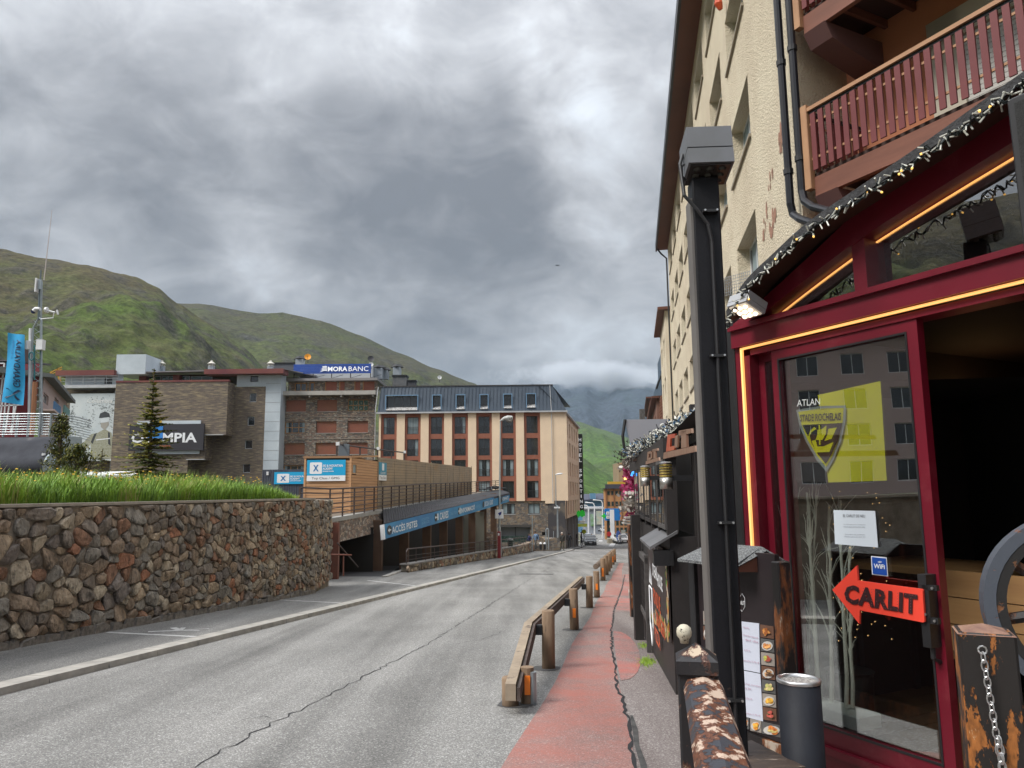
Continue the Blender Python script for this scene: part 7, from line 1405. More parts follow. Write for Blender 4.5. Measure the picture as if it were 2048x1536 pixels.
# ================================================ RESTAURANT WITH THE BURGUNDY FRONT
A0 = at(1650, 1495, 4.15); FR = Fr((A0.x, A0.y, 0), (-FDIR.x, -FDIR.y))
def fo(px, py, y=0.0): u, z = FR.uz(px, py, y); return (u, y, z)
RED1 = mat('burgundy_paint', (.150, .007, .019), .36, c2=(.125, .006, .016), scale=2.5, bump=.08, bscale=25, c3=(.22, .04, .05), s3=3, k3=(.58, .8))
LED = mat('led_strip_amber', (.9, .5, .2), .5, emit=(1, .47, .13), estr=.42)
SGL = glass_mat('shop_glass', (.93, .96, .95), 2.9); SGH = glass_mat('gable_glass', (.85, .88, .88), 4.0)
rs = thing('restaurant_front', FR.p(.3, 0, .1), 'burgundy framed glass restaurant front under a curved black roof edge with fairy lights', 'restaurant')
def rbox(name, u0, y0, z0, u1, y1, z1, mt=RED1, par=rs, b=None): m = MB(FR); (m.bev(u0, y0, z0, u1, y1, z1, b) if b else m.box(u0, y0, z0, u1, y1, z1)); return obj(name, m, mt, par)
ZL, ZT, ZD, ZB2 = 2.505, 2.65, 2.46, .40
rbox('door_jamb', -.475, -.02, -.6, -.425, .14, ZT); rbox('led_strip', -.418, -.036, .9, -.404, -.02, ZL + .006, LED); rbox('door_jamb', -.424, -.018, -.6, -.36, .12, ZD)
rbox('lintel', -.475, -.05, ZL + .012, 3.2, .12, ZT - .03); rbox('lintel_ledge', -.475, -.075, ZT - .03, 3.2, .13, ZT); rbox('led_strip', -.404, -.036, ZL - .006, 3.2, -.02, ZL + .006, LED)
rbox('head_rail', -.36, -.01, ZD, 3.2, .12, ZL - .012); rbox('threshold_panel', -.36, -.012, -.7, .72, .10, .30); rbox('threshold_panel', -.475, -.03, .30, .72, .12, .335)
# fixed narrow light behind the leaf
m = MB(FR); m.box_frame(-.36, .335, -.16, ZD, .045, .055, .095); fx_ = obj('fixed_window', m, RED1, rs); m = MB(FR); m.box(-.315, .072, .38, -.2, .078, ZD - .045); obj('pane', m, SGL, fx_)
# sliding leaf
dr = (lambda m: (m.box(-.205, 0, .335, -.155, .05, ZD), m.box(.655, 0, .335, .715, .05, ZD), m.box(-.155, 0, .335, .655, .05, .425), m.box(-.155, 0, 2.40, .655, .05, ZD), m)[-1])(MB(FR))
dr = obj('sliding_door', dr, RED1, rs); m = MB(FR); m.box(-.155, .022, .425, .655, .028, 2.40); obj('pane', m, SGL, dr)
m = MB(FR); [m.box(*b_) for b_ in ((-.160, -.004, .42, -.150, .004, 2.405), (.650, -.004, .42, .660, .004, 2.405), (-.15, -.004, .42, .65, .004, .43), (-.15, -.004, 2.395, .65, .004, 2.405))]; obj('rubber_seal', m, BLACK, dr)
hA, hB = fo(1873, 1215, -.03), fo(1885, 1328, -.03); m = MB(FR); m.tube([(.684, 0, hA[2]), (.684, -.045, hA[2] - .02), (.684, -.045, hB[2] + .02), (.684, 0, hB[2])], .011, 8); obj('door_handle', m, BLACK, dr)
# gable: glazing, mullion, curved rake beam
def cr_(pts, n=6):
    out = []
    for i in range(len(pts) - 1):
        p0, p1, p2, p3 = pts[max(i - 1, 0)], pts[i], pts[i + 1], pts[min(i + 2, len(pts) - 1)]
        for k in range(n):
            t = k / n; out.append(tuple(.5 * ((2 * b) + (-a + c) * t + (2 * a - 5 * b + 4 * c - d) * t * t + (-a + 3 * b - 3 * c + d) * t ** 3) for a, b, c, d in zip(p0, p1, p2, p3)))
    return out + [pts[-1]]
lo = cr_([fo(*p)[::2] for p in ((1528, 640), (1600, 582), (1720, 492), (1850, 408), (2014, 307), (2140, 232))]); hi = cr_([fo(*p)[::2] for p in ((1480, 655), (1560, 582), (1640, 510), (1738, 420), (1850, 345), (2008, 248), (2140, 172))])
def zat(P, u):
    for a, b in zip(P, P[1:]):
        if a[0] <= u <= b[0]: return a[1] + (b[1] - a[1]) * (u - a[0]) / max(1e-6, b[0] - a[0])
    return P[0][1] if u < P[0][0] else P[-1][1] + (u - P[-1][0]) * .25
m = MB(FR); us = [-.44 + k * .12 for k in range(20)]
for a, b in zip(us, us[1:]):
    q = [max(ZT, zat(lo, a)), max(ZT, zat(lo, b)), zat(hi, b), zat(hi, a)]
    if q[3] <= q[0]: q[3] = q[0] + .01
    m.hexa([(a, -.06, q[0]), (b, -.06, q[1]), (b, .10, q[1]), (a, .10, q[0]), (a, -.06, q[3]), (b, -.06, q[2]), (b, .10, q[2]), (a, .10, q[3])])
obj('rake_beam', m, RED1, rs)
m = MB(FR); m.hexa([(.43, -.05, ZT), (.505, -.05, ZT), (.505, .1, ZT), (.43, .1, ZT), (.43, -.05, zat(lo, .43)), (.505, -.05, zat(lo, .5)), (.505, .1, zat(lo, .5)), (.43, .1, zat(lo, .43))]); obj('gable_mullion', m, RED1, rs)
for (a, b) in ((-.2, .43), (.505, 1.9)):
    P = [(a, .05, ZT), (b, .05, ZT)] + [(b + (a - b) * k / 8, .05, max(ZT + .003, zat(lo, b + (a - b) * k / 8))) for k in range(9)]
    m = MB(FR); m.poly(P); obj('gable_pane', m, SGH, rs)
    m = MB(FR); P = [(a + (b - a) * k / 8, .045, max(ZT + .01, zat(lo, a + (b - a) * k / 8)) - .012) for k in range(9)]; m.tube(P, .005, 5); obj('led_strip', m, LED, rs)
# roof: bitumen edge, brown soffit, roof sheet
RY_ = -.25; ro = cr_([fo(x, y, RY_)[::2] for x, y in ((1452, 622), (1490, 562), (1545, 508), (1618, 442), (1735, 362), (1848, 285), (1950, 212), (2048, 142), (2200, 40))])
BIT = mat('bitumen_felt', (.022, .022, .024), .8, c2=(.045, .045, .048), scale=30, bump=.9, bscale=60); SOF = mat('brown_soffit_board', (.055, .022, .010), .6, c2=(.035, .014, .007), scale=4, stretch=(.5, .5, 3))
m = MB(FR); m2 = MB(FR); m3 = MB(FR)
for a, b in zip(ro, ro[1:]):
    m.hexa([(a[0], RY_, a[1] - .045), (b[0], RY_, b[1] - .045), (b[0], RY_ + .06, b[1] - .045), (a[0], RY_ + .06, a[1] - .045), (a[0], RY_, a[1]), (b[0], RY_, b[1]), (b[0], RY_ + .06, b[1]), (a[0], RY_ + .06, a[1])])
    ha, hb = max(a[1], zat(hi, a[0]) - .012), max(b[1], zat(hi, b[0]) - .012); m2.hexa([(a[0], RY_ + .02, a[1] - .06), (b[0], RY_ + .02, b[1] - .06), (b[0], -.04, hb - .01), (a[0], -.04, ha - .01), (a[0], RY_ + .02, a[1] - .03), (b[0], RY_ + .02, b[1] - .03), (b[0], -.04, hb + .02), (a[0], -.04, ha + .02)])
    m3.hexa([(a[0], RY_ + .055, a[1] - .02), (b[0], RY_ + .055, b[1] - .02), (b[0], -.03, hb + .03), (a[0], -.03, ha + .03), (a[0], RY_ + .055, a[1] + .005), (b[0], RY_ + .055, b[1] + .005), (b[0], -.03, hb + .05), (a[0], -.03, ha + .05)]); m3.hexa([(a[0], -.03, ha + .03), (b[0], -.03, hb + .03), (b[0], 5, hb + .03), (a[0], 5, ha + .03), (a[0], -.03, ha + .05), (b[0], -.03, hb + .05), (b[0], 5, hb + .05), (a[0], 5, ha + .05)])
obj('roof_edge', m, BIT, rs); obj('soffit', m2, SOF, rs); obj('roof', m3, BIT, rs)
# black pillar at the left end
m = MB(FR); m.bev(-.62, -.03, -.9, -.478, .2, 2.72, .008); obj('corner_pillar', m, BLACK, rs)
# interior
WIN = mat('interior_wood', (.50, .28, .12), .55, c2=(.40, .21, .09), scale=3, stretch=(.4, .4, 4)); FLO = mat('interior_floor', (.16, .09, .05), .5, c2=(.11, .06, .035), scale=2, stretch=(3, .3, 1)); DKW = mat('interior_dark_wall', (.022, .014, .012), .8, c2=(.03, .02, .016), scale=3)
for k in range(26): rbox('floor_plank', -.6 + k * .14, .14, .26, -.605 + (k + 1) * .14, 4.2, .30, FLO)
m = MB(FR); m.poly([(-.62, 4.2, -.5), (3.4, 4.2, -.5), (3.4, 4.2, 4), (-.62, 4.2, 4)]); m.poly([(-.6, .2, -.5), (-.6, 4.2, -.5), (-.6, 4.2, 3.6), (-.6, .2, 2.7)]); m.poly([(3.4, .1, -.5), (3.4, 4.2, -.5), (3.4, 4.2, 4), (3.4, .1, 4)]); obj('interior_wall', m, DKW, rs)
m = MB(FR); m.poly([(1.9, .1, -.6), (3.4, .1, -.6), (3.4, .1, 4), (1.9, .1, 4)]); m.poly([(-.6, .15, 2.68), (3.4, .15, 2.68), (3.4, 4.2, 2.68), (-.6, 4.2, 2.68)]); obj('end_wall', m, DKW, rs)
t0, t1 = fo(1915, 797, 2.4), fo(2041, 794, 2.4); m = MB(FR); m.tube([t0, t1], .006, 5); obj('ceiling_led', m, mat('ceiling_led_glow', (1, .7, .4), .5, emit=(1, .55, .22), estr=9), rs)
# tables and bench
def table(u0, y0, u1, y1, z, label):
    t = thing('wooden_table', FR.p((u0 + u1) / 2, (y0 + y1) / 2, .3), label, 'table'); m = MB(FR); m.bev(u0, y0, z - .045, u1, y1, z, .006); obj('tabletop', m, WIN, t)
    for a, b in ((u0 + .06, y0 + .06), (u1 - .1, y0 + .06), (u0 + .06, y1 - .1), (u1 - .1, y1 - .1)): m = MB(FR); m.box(a, b, .3, a + .05, b + .05, z - .045); obj('leg', m, BLACK, t)
a = fo(1700, 1120, 1.0); table(a[0] - .1, .95, fo(1945, 1120, 1.0)[0], 1.65, fo(1850, 1135, .95)[2], 'chunky pale wooden table just inside the sliding door'); table(.6, 2.2, 2.0, 2.9, 1.02, 'wooden table deeper inside the dark dining room')
b_ = thing('wooden_bench', FR.p(1.4, .8, .3), 'high backed plank bench right of the sliding door inside', 'bench')
zt_ = fo(2000, 1150, .75)[2]; ub_ = fo(1884, 1200, .75)[0]
for k in range(3): m = MB(FR); m.box(ub_, .75, zt_ - .145 * (k + 1) + .006, 2.2, .79, zt_ - .145 * k); obj('back_plank', m, WIN, b_)
m = MB(FR); m.box(ub_, .80, .72, 2.2, 1.2, .76); obj('seat', m, WIN, b_); m = MB(FR); m.box(ub_ + .02, .80, .3, ub_ + .08, 1.15, .72); m.box(2.1, .76, .3, 2.16, 1.15, .72); obj('bench_legs', m, WIN, b_, kind='stuff')
# birch stems in the window
bt = thing('birch_decoration', FR.p(.1, .3, .42), 'pale bare birch stems on a white wooden block behind the glass door', 'decoration')
BIR = mat('birch_bark', (.78, .77, .68), .8, c2=(.62, .62, .55), scale=10, stretch=(1, 1, .4), c3=(.12, .11, .10), s3=16, k3=(.66, .72))
zb0 = fo(1690, 1425, .30)[2]; ub0, ub1 = fo(1560, 1400, .3)[0], fo(1738, 1430, .3)[0]; m = MB(FR); m.bev(ub0, .22, zb0 - .05, ub1, .40, zb0 + .02, .006); obj('white_block', m, mat('white_block_paint', (.66, .70, .66), .7), bt)
rg = random.Random(21); tw = MB(FR)
for i, (xb, xt, yt, r) in enumerate(((1600, 1588, 1000, .011), (1640, 1620, 985, .014), (1665, 1652, 1010, .013), (1693, 1690, 1000, .012), (1705, 1700, 1090, .011), (1612, 1632, 990, .009))):
    p, q = fo(xb, 1415, .30 + .02 * (i % 3)), fo(xt, yt, .32 + .02 * (i % 2)); n_ = 7; P = [(p[0] + (q[0] - p[0]) * k / n_ + rg.uniform(-.006, .006), p[1] + rg.uniform(-.006, .006), p[2] + (q[2] - p[2]) * k / n_) for k in range(n_ + 1)]
    m = MB(FR); m.tube(P, [r * (1 - .55 * k / n_) for k in range(n_ + 1)], 7); obj('stem', m, BIR, bt)
    for k in range(20):
        f = rg.uniform(.3, 1); a = P[min(n_, int(f * n_))]; l_ = rg.uniform(.12, .42); s_ = rg.choice((-1, 1)) * rg.uniform(.15, .55)
        pts = [a]; d = [s_ * .35, rg.uniform(-.1, .1), 1.0]
        for j in range(4): pts.append((pts[-1][0] + d[0] * l_ / 4, pts[-1][1] + d[1] * l_ / 4, pts[-1][2] + d[2] * l_ / 4)); d[0] += s_ * .15 + rg.uniform(-.25, .25); d[2] -= rg.uniform(0, .3)
        tw.tube(pts, [.0042, .0035, .0028, .002, .0012], 4, caps=False)
obj('twigs', tw, BIR, bt, kind='stuff')
FAIRY = mat('fairy_light', (1, .7, .4), .4, emit=(1, .55, .2), estr=.7); m = MB(FR)
for k in range(60): u = rg.uniform(-.15, .25); z = rg.uniform(.8, 1.7); m.lathe((u, .30 + rg.uniform(-.04, .04), z), [(.0022, 0), (.0022, .005)], 5)
obj('fairy_lights', m, FAIRY, bt, kind='stuff')
t = thing('ceiling_fairy_lights', FR.p(1, 2, 2.6), 'scattered tiny warm lights in the dark dining room', 'fairy lights', kind='stuff'); m = MB(FR)
for k in range(46): m.lathe((rg.uniform(.2, 2.6), rg.uniform(1.2, 4), rg.uniform(2.0, 3.0)), [(.003, 0), (.003, .006)], 5)
obj('bulbs', m, FAIRY, t, kind='stuff')
# black pot and glass things behind the door
c = fo(1690, 1380, .55); t = thing('black_pot', FR.p(c[0], .55, .3), 'dark round pot standing behind the birch stems', 'pot'); m = MB(FR); m.lathe((c[0], .6, .3), [(.10, 0), (.125, .05), (.13, .26), (.14, .28)], 18); obj('pot', m, BLACK, t)
# flag
fg = thing('club_flag', FR.p(.1, .1, 1.8), 'yellow and black club flag with a shield crest hanging behind the door glass', 'flag')
YF = mat('flag_yellow', (.95, .86, .008), .7, c2=(.88, .78, .008), scale=6); BF = mat('flag_black', (.040, .026, .024), .8)
def ff(px, py, o=.0): a = fo(px, py, .085); return (a[0], .085 + .0025 * math.sin(a[0] * 22 + a[2] * 5) - o, a[2])
def grid(name, quad, mt, par, nu=12, nv=10, o=0.0, fn=ff):
    m = MB(FR); (a, b, c, d) = quad; R_ = []
    for i in range(nu + 1):
        s_ = i / nu; R_.append(m.av([fn(*[(a[k] * (1 - s_) + b[k] * s_) * (1 - t_ / nv) + (d[k] * (1 - s_) + c[k] * s_) * t_ / nv for k in (0, 1)], o) for t_ in range(nv + 1)]))
    for i in range(nu):
        for j in range(nv): m.face((R_[i] + j, R_[i + 1] + j, R_[i + 1] + j + 1, R_[i] + j + 1))
    m.sm = True; return obj(name, m, mt, par)
grid('yellow_cloth', ((1636, 790), (1760, 762), (1774, 961), (1657, 965)), YF, fg); grid('black_cloth', ((1556, 812), (1636, 806), (1657, 965), (1560, 962)), BF, fg)
def shp(name, pts, mt, o): m = MB(FR); m.poly([ff(x, y, o) for x, y in pts][::-1]); return obj(name, m, mt, fg)
shp('crest_border', [(1594, 820), (1644, 812), (1694, 811), (1693, 842), (1684, 884), (1670, 920), (1656, 944), (1636, 921), (1614, 884), (1601, 852)], mat('crest_silver', (.42, .44, .42), .6), .010)
shp('crest_yellow', [(1599, 824), (1644, 817), (1690, 816), (1688, 843), (1680, 881), (1667, 915), (1656, 934), (1639, 914), (1618, 880), (1606, 850)], YF, .013)
shp('crest_black', [(1608, 850), (1688, 846), (1680, 880), (1668, 908), (1656, 928), (1641, 910), (1622, 878)], BF, .016)
lettering('STADE ROCHELAIS', FR, 0, 0, 1, 1, 0, BF, fg, bold=.02, xf=lambda u, y, z: FR.p(*ff(1604 + u * 82, 843.5 - 2.5 * u - z * (14 + 2 * u), .018)))
YF2 = YF
shp('ship_hull', [(1628, 882), (1636, 880), (1640, 893), (1652, 893), (1672, 884), (1664, 904), (1638, 905)], YF2, .019)
shp('main_sail', [(1640, 860), (1650, 858), (1658, 851), (1657, 868), (1650, 880), (1636, 880), (1640, 870)], YF2, .019); shp('fore_sail', [(1662, 858), (1678, 855), (1668, 878), (1654, 882), (1660, 870)], YF2, .019)
shp('mast', [(1643, 850), (1646, 850), (1647, 890), (1644, 890)], YF2, .021); shp('bow_curve', [(1634, 854), (1625, 862), (1621, 874), (1627, 886), (1624, 872), (1628, 864), (1638, 858)], YF2, .019)
# faint lettering on the glass
GW = mat('etched_white', (.55, .57, .56), .7)
lettering('ATLAN', FR, 0, 0, 1, 1, 0, GW, dr, xf=lambda u, y, z: FR.p(*fo(1594 + u * 46, 813 - 4 * u - z * 13, .018)))
# notices
def quadobj(name, pts, mt, par, y, th=.003): m = MB(FR); P = [fo(px, py, y) for px, py in pts]; m.prism(P[::-1], (0, th, 0)); return obj(name, m, mt, par)
np_ = thing('paper_notice', FR.p(.25, 0, 1.2), 'white printed paper notice taped to the door glass', 'notice'); quadobj('sheet', ((1667, 1020), (1750, 1022), (1756, 1095), (1670, 1088)), mat('paper', (.60, .66, .72), .8), np_, .014)
lettering('EL CARLIT DE NEU', FR, 0, 0, 1, 1, 0, GREYT, np_, xf=lambda u, y, z: FR.p(*fo(1686 + u * 44, 1034 + .8 * u - z * 5.5, .012)))
for (x0, y_, x1, s_) in ((1687, 1050, 1731, 'Us informem que el restaurant'), (1687, 1054.5, 1730, 'estarà obert de nou ben aviat'), (1690, 1070, 1730, 'Disculpin les molèsties'), (1689, 1074.5, 1731, 'Moltes gràcies per tot')): lettering(s_, FR, 0, 0, 1, 1, 0, mat('print_pale_grey', (.25, .27, .3), .8), np_, xf=lambda u, y, z, a=x0, b=x1, c=y_: FR.p(*fo(a + u * (b - a), c + .8 * u - z * 2.6, .012)))
wf_ = thing('wifi_sticker', FR.p(.45, 0, 1.0), 'square blue WiFi sticker on the door glass above the arrow sign', 'sticker'); quadobj('white_edge', ((1742, 1112), (1773, 1115), (1776, 1153), (1744, 1149)), WPRINT, wf_, .012, .002); quadobj('blue_face', ((1743.5, 1114), (1771.5, 1117), (1774, 1151), (1745.5, 1147.5)), mat('wifi_blue', (.01, .07, .36), .5), wf_, .009, .002)
lettering('WiFi', FR, 0, 0, 1, 1, 0, WPRINT, wf_, bold=.02, xf=lambda u, y, z: FR.p(*fo(1747.5 + u * 22, 1136 + 2.5 * u - z * 9, .006))); m = MB(FR)
for r in (2.0, 3.6, 5.2):
    for k in range(5): a, b = rad(40 + k * 20), rad(60 + k * 20); m.poly([fo(1759.5 + q * math.cos(c_), 1127 - q * math.sin(c_) * .8, .006) for q, c_ in ((r, a), (r, b), (r + .8, b), (r + .8, a))])
obj('signal_arcs', m, WPRINT, wf_)
# orange arrow sign
ar = thing('arrow_sign', FR.p(.45, -.07, .9), 'bright orange-red arrow sign with black bulb letters bolted to the door stile', 'sign')
ARW = mat('fluorescent_orange', (.80, .062, .035), .5)
m = MB(FR); P = [fo(x, y, -.09) for x, y in ((1664.5, 1179.5), (1713.3, 1131), (1715.6, 1161), (1780, 1170), (1842, 1178), (1845, 1181), (1849, 1243), (1846, 1245), (1780, 1232), (1719.3, 1220.6), (1718.4, 1248))]; m.prism(P, (0, .012, 0)); obj('arrow_board', m, ARW, ar)
lx = lambda u, z: (1688 + u * 146 + 1.0 * z, 1206 + 24 * u - z * (38 + 3 * u))
lettering('CARLIT', FR, 0, 0, 1, 1, 0, mat('letter_maroon', (.03, .006, .008), .6), ar, bold=.045, xf=lambda u, y, z: FR.p(*fo(*lx(u, z), -.095)), spacing=1.08)
m = MB(FR); dots = []
def seg_d(u0, z0, u1, z1, n): dots.extend(((u0 + (u1 - u0) * k / max(1, n - 1)), z0 + (z1 - z0) * k / max(1, n - 1)) for k in range(n))
for k in range(8): a = rad(55 + k * 36); dots.append((.072 + .052 * math.cos(a), .5 + .42 * math.sin(a)))
seg_d(.20, .08, .26, .9, 6); seg_d(.27, .9, .335, .08, 6); seg_d(.375, .08, .375, .92, 7); seg_d(.40, .92, .47, .75, 3); seg_d(.42, .5, .49, .08, 4); seg_d(.545, .08, .545, .92, 7); seg_d(.57, .08, .64, .08, 3); seg_d(.73, .08, .73, .92, 7); seg_d(.91, .08, .91, .92, 7); seg_d(.84, .93, .98, .93, 4)
for u, z in dots: x, y = lx(u, z); m.poly([fo(x + .9 * math.cos(a), y + .9 * math.sin(a), -.0975) for a in (0, -1.05, -2.1, -3.14, -4.19, -5.24)])
obj('bulb_dots', m, mat('bulb_grey', (.22, .07, .06), .6), ar, kind='stuff')
m = MB(FR)
for pts in (((1843, 1170), (1872, 1171), (1874, 1182), (1844, 1180)), ((1846, 1170), (1856, 1171), (1862, 1246), (1852, 1247)), ((1850, 1234), (1876, 1237), (1877, 1249), (1851, 1247))): m.prism([fo(x, y, -.075) for x, y in pts][::-1], (0, .02, 0))
m.box(.66, -.075, fo(1860, 1200, 0)[2] - .2, .70, -.002, fo(1860, 1200, 0)[2] + .12); obj('black_bracket', m, BLACK, ar)
for (x, y) in ((1865, 1176.5), (1870, 1242), (1851, 1229)): m = MB(FR); c = fo(x, y, -.08); m.tube([c, (c[0], c[1] - .006, c[2])], .006, 8); obj('bolt', m, MALU, ar)
# flood lamps
LAMPG = mat('lamp_grey', (.13, .135, .15), .5, c2=(.11, .115, .12), scale=6); LENS = mat('lit_lens', (1, .9, .75), .3, emit=(1, .80, .58), estr=1.1); LENSO = mat('unlit_lens', (.035, .032, .03), .25)
def flood(loc, F, w_, d_, h_, label, lit, colr=LAMPG, tilt=0.0):
    """square fitting: two stacked body boxes, glass plate underneath with a 3x3 grid of lenses"""
    t = thing('flood_lamp', loc, label, 'lamp'); o = Fr(loc, F.x)
    def P(u, y, z): return (u, y * math.cos(tilt) - z * math.sin(tilt), y * math.sin(tilt) + z * math.cos(tilt))
    def bx(name, u0, y0, z0, u1, y1, z1, mt): m = MB(o); m.hexa([P(*q) for q in ((u0, y0, z0), (u1, y0, z0), (u1, y1, z0), (u0, y1, z0), (u0, y0, z1), (u1, y0, z1), (u1, y1, z1), (u0, y1, z1))]); return obj(name, m, mt, t)
    bx('upper_body', -w_ / 2, -d_ / 2, h_ * .47, w_ / 2, d_ / 2, h_, colr); bx('joint', -w_ / 2 + .004, -d_ / 2 + .004, h_ * .44, w_ / 2 - .004, d_ / 2 - .004, h_ * .47, BLACK); bx('lower_body', -w_ / 2, -d_ / 2, 0.012, w_ / 2, d_ / 2, h_ * .44, colr)
    g_ = bx('lens_plate', -w_ / 2 + .012, -d_ / 2 + .012, .004, w_ / 2 - .012, d_ / 2 - .012, .012, mat('lens_plate_lit', (.45, .42, .38), .3, emit=(1, .82, .62), estr=.15) if lit else LENSO)
    for i in range(3):
        for j in range(3):
            m = MB(o); cu, cy_ = (i - 1) * w_ * .27, (j - 1) * d_ * .27; a = m.av([P(cu + w_ * .095 * math.cos(k * .628), cy_ + d_ * .095 * math.sin(k * .628), .003) for k in range(10)]); b = m.av([P(cu + w_ * .06 * math.cos(k * .628), cy_ + d_ * .06 * math.sin(k * .628), -.008) for k in range(10)])
            for k in range(10): m.face((a + k, b + k, b + (k + 1) % 10, a + (k + 1) % 10))
            m.face([b + k for k in range(10)]); obj('lens', m, LENS if lit else LENSO, g_)
    return t
fl = fo(1490, 624, -.22); flood(FR.p(fl[0], -.22, fl[2]), FR, .155, .15, .085, 'small pale lit flood lamp under the left end of the roof edge', True, mat('lamp_pale', (.33, .34, .36), .5), tilt=-.42)
fl2 = fo(1600, 632, .55); flood(FR.p(fl2[0], .45, fl2[2] + .0), FR, .16, .16, .07, 'lit flood lamp glimpsed inside the left gable window', True, BLACK)
# fairy light string along the roof edge
sl_ = thing('fairy_light_string', FR.p(ro[8][0], RY_, ro[8][1]), 'tangled string of white tubed fairy lights along the curved roof edge', 'fairy lights')
m = MB(FR); rg = random.Random(31); path = []
tot_ = len(ro) - 1
for k in range(260):
    f = k / 259 * tot_; i = min(int(f), tot_ - 1); t_ = f - i; a, b = ro[i], ro[i + 1]; path.append((a[0] + (b[0] - a[0]) * t_, RY_ - .022 + .014 * math.sin(k * .9), a[1] + (b[1] - a[1]) * t_ - .055 - .022 * abs(math.sin(k * .21)) + .012 * math.sin(k * 1.3) - (.05 if f < 9 else 0) * max(0, 1 - f / 9)))
m.tube(path, .0042, 5); m.tube([(x, y - .006 * math.sin(i), z - .01 * math.cos(i * .7)) for i, (x, y, z) in enumerate(path)], .0035, 5); obj('cable', m, mat('dark_green_cable', (.008, .013, .012), .5), sl_)
BULB = mat('frosted_tube', (.50, .50, .44), .35); WARM = mat('warm_tip', (.9, .5, .15), .4, emit=(1, .55, .12), estr=.5)
for k in range(150):
    p = path[int(k / 150 * 259)]; d = Vector((rg.uniform(-.9, 1), rg.uniform(-.9, .2), rg.uniform(-1, .45))).normalized(); m = MB(FR); q = tuple(p[i] + d[i] * .032 for i in range(3)); m.tube([p, q], [.0035, .0042], 5); o_ = obj('light_tube', m, BULB, sl_)
    if rg.random() < .13 and k > 10: m = MB(FR); m.tube([q, tuple(q[i] + d[i] * .008 for i in range(3))], .0052, 5); obj('lit_tip', m, WARM, o_)
# black speaker box at the right
sp_ = thing('black_loudspeaker', FR.p(1.2, -.36, 2.9), 'black box hanging at the right end of the gable', 'loudspeaker'); a, b = fo(2012, 200, -.36), fo(2030, 508, -.36)
m = MB(FR); m.bev(a[0], -.36, b[2], a[0] + .4, -.16, a[2], .008); obj('cabinet', m, mat('speaker_black', (.014, .014, .016), .6), sp_); m = MB(FR); m.box(a[0] + .03, -.365, b[2] + .03, a[0] + .37, -.3605, a[2] - .03); obj('grille', m, mat('speaker_grille', (.008, .008, .008), .9, c2=(.03, .03, .03), scale=200), sp_)
# ================================================ KIOSK, FOREGROUND TIMBER, GUARD RAIL
OLDP = peel('peeling_black_timber', (.014, .012, .012), (.30, .105, .035), (.42, .36, .29), 8, (1, 1, .3)); OLD2 = peel('peeling_handrail', (.035, .038, .048), (.16, .055, .025), (.47, .36, .28), 15, (1.3, .8, 1), (.46, .48), (.545, .56), bump=.9); OLD3 = peel('newel_paint', (.016, .015, .017), (.12, .045, .028), (.45, .36, .26), 14, (1, 1, .5), (.52, .55), (.57, .60))
# tall black post with conduit
PY = 3.3; FPo = Fr((0, PY, 0), (math.cos(-.05), math.sin(-.05)))
c0 = at(1411, 352, PY); FPo.o = Vector((c0.x, PY, 0)); zt_ = c0.z
po = thing('black_post', FPo.p(0, 0, -.3), 'tall square black post with a conduit up its face', 'post')
m = MB(FPo); m.bev(-.062, 0, -.5, .060, .12, zt_, .006); obj('shaft', m, mat('post_black', (.010, .010, .013), .55, spec=.25, c2=(.007, .007, .009), scale=4, bump=.15, bscale=50, c3=(.05, .035, .03), s3=9, k3=(.72, .75)), po)
m = MB(FPo); m.box(-.0735, .01, -.5, -.0625, .12, zt_ - .1); obj('grey_side_board', m, mat('weathered_edge', (.16, .15, .14), .7, c2=(.10, .09, .085), scale=6, stretch=(1, 1, .2)), po)
m = MB(FPo); m.tube([(.012, -.016, -.5), (.010, -.016, zt_ - .32), (-.004, -.018, zt_ - .24), (-.05, -.022, zt_ - .17), (-.105, -.02, zt_ - .10), (-.115, 0, zt_ + .06), (-.095, .03, zt_ + .12)], .0085, 8); obj('conduit', m, BLACK, po)
m = MB(FPo); m.tube([(-.09, .0, zt_ - .02), (-.107, 0, zt_ - .0), (-.107, 0, zt_ + .05), (-.09, .02, zt_ + .07)], .006, 6); obj('cable_loop', m, BLACK, po)
for px_, py_ in ((1413, 425), (1428, 713), (1443, 1045), (1462, 1398)):
    z = at(px_, py_, PY).z; m = MB(FPo); m.box(-.024, -.028, z - .006, .046, -.002, z + .006); cl = obj('pipe_clamp', m, BLACK, po)
    for x in (-.016, .038): m = MB(FPo); m.tube([(x, -.028, z), (x, -.036, z)], .005, 6); obj('screw', m, MALU, cl)
fc = at(1419, 346, PY - .03); flood(Vector((fc.x, PY + .0, zt_ - .0)), FPo, .205, .19, .20, 'large grey flood lamp on top of the tall black post', False, tilt=-.16)
# menu board with felt roof
MFr = Fr(at(1500, 1300, 3.85), (-FDIR.x * 1, -FDIR.y * 1)); MFr.o.z = 0; mo = lambda px, py, y=0.0: (MFr.uz(px, py, y)[0], y, MFr.uz(px, py, y)[1])
mbd = thing('menu_board', MFr.p(0, 0, .1), 'black menu board with white menu sheets and food photos under a small felt roof', 'menu board')
ul, ur_ = mo(1402, 1300)[0], mo(1560, 1300)[0]; zb_, zt2 = mo(1520, 1470)[2], mo(1500, 1125)[2]
m = MB(MFr); m.box(ul, 0, zb_, ur_, .03, zt2 + .05); obj('panel', m, mat('menu_black', (.020, .014, .016), .5), mbd)
for a, b, mt in ((ul - .045, ul, BLACK), (ur_, ur_ + .05, OLDP)): m = MB(MFr); m.bev(a, -.03, -.6, b, .05, zt2 + .02, .005); obj('side_post', m, mt, mbd)
m = MB(MFr); m.box(ul, -.02, zb_ - .09, ur_, .05, zb_ - .005); obj('bottom_rail', m, OLDP, mbd)
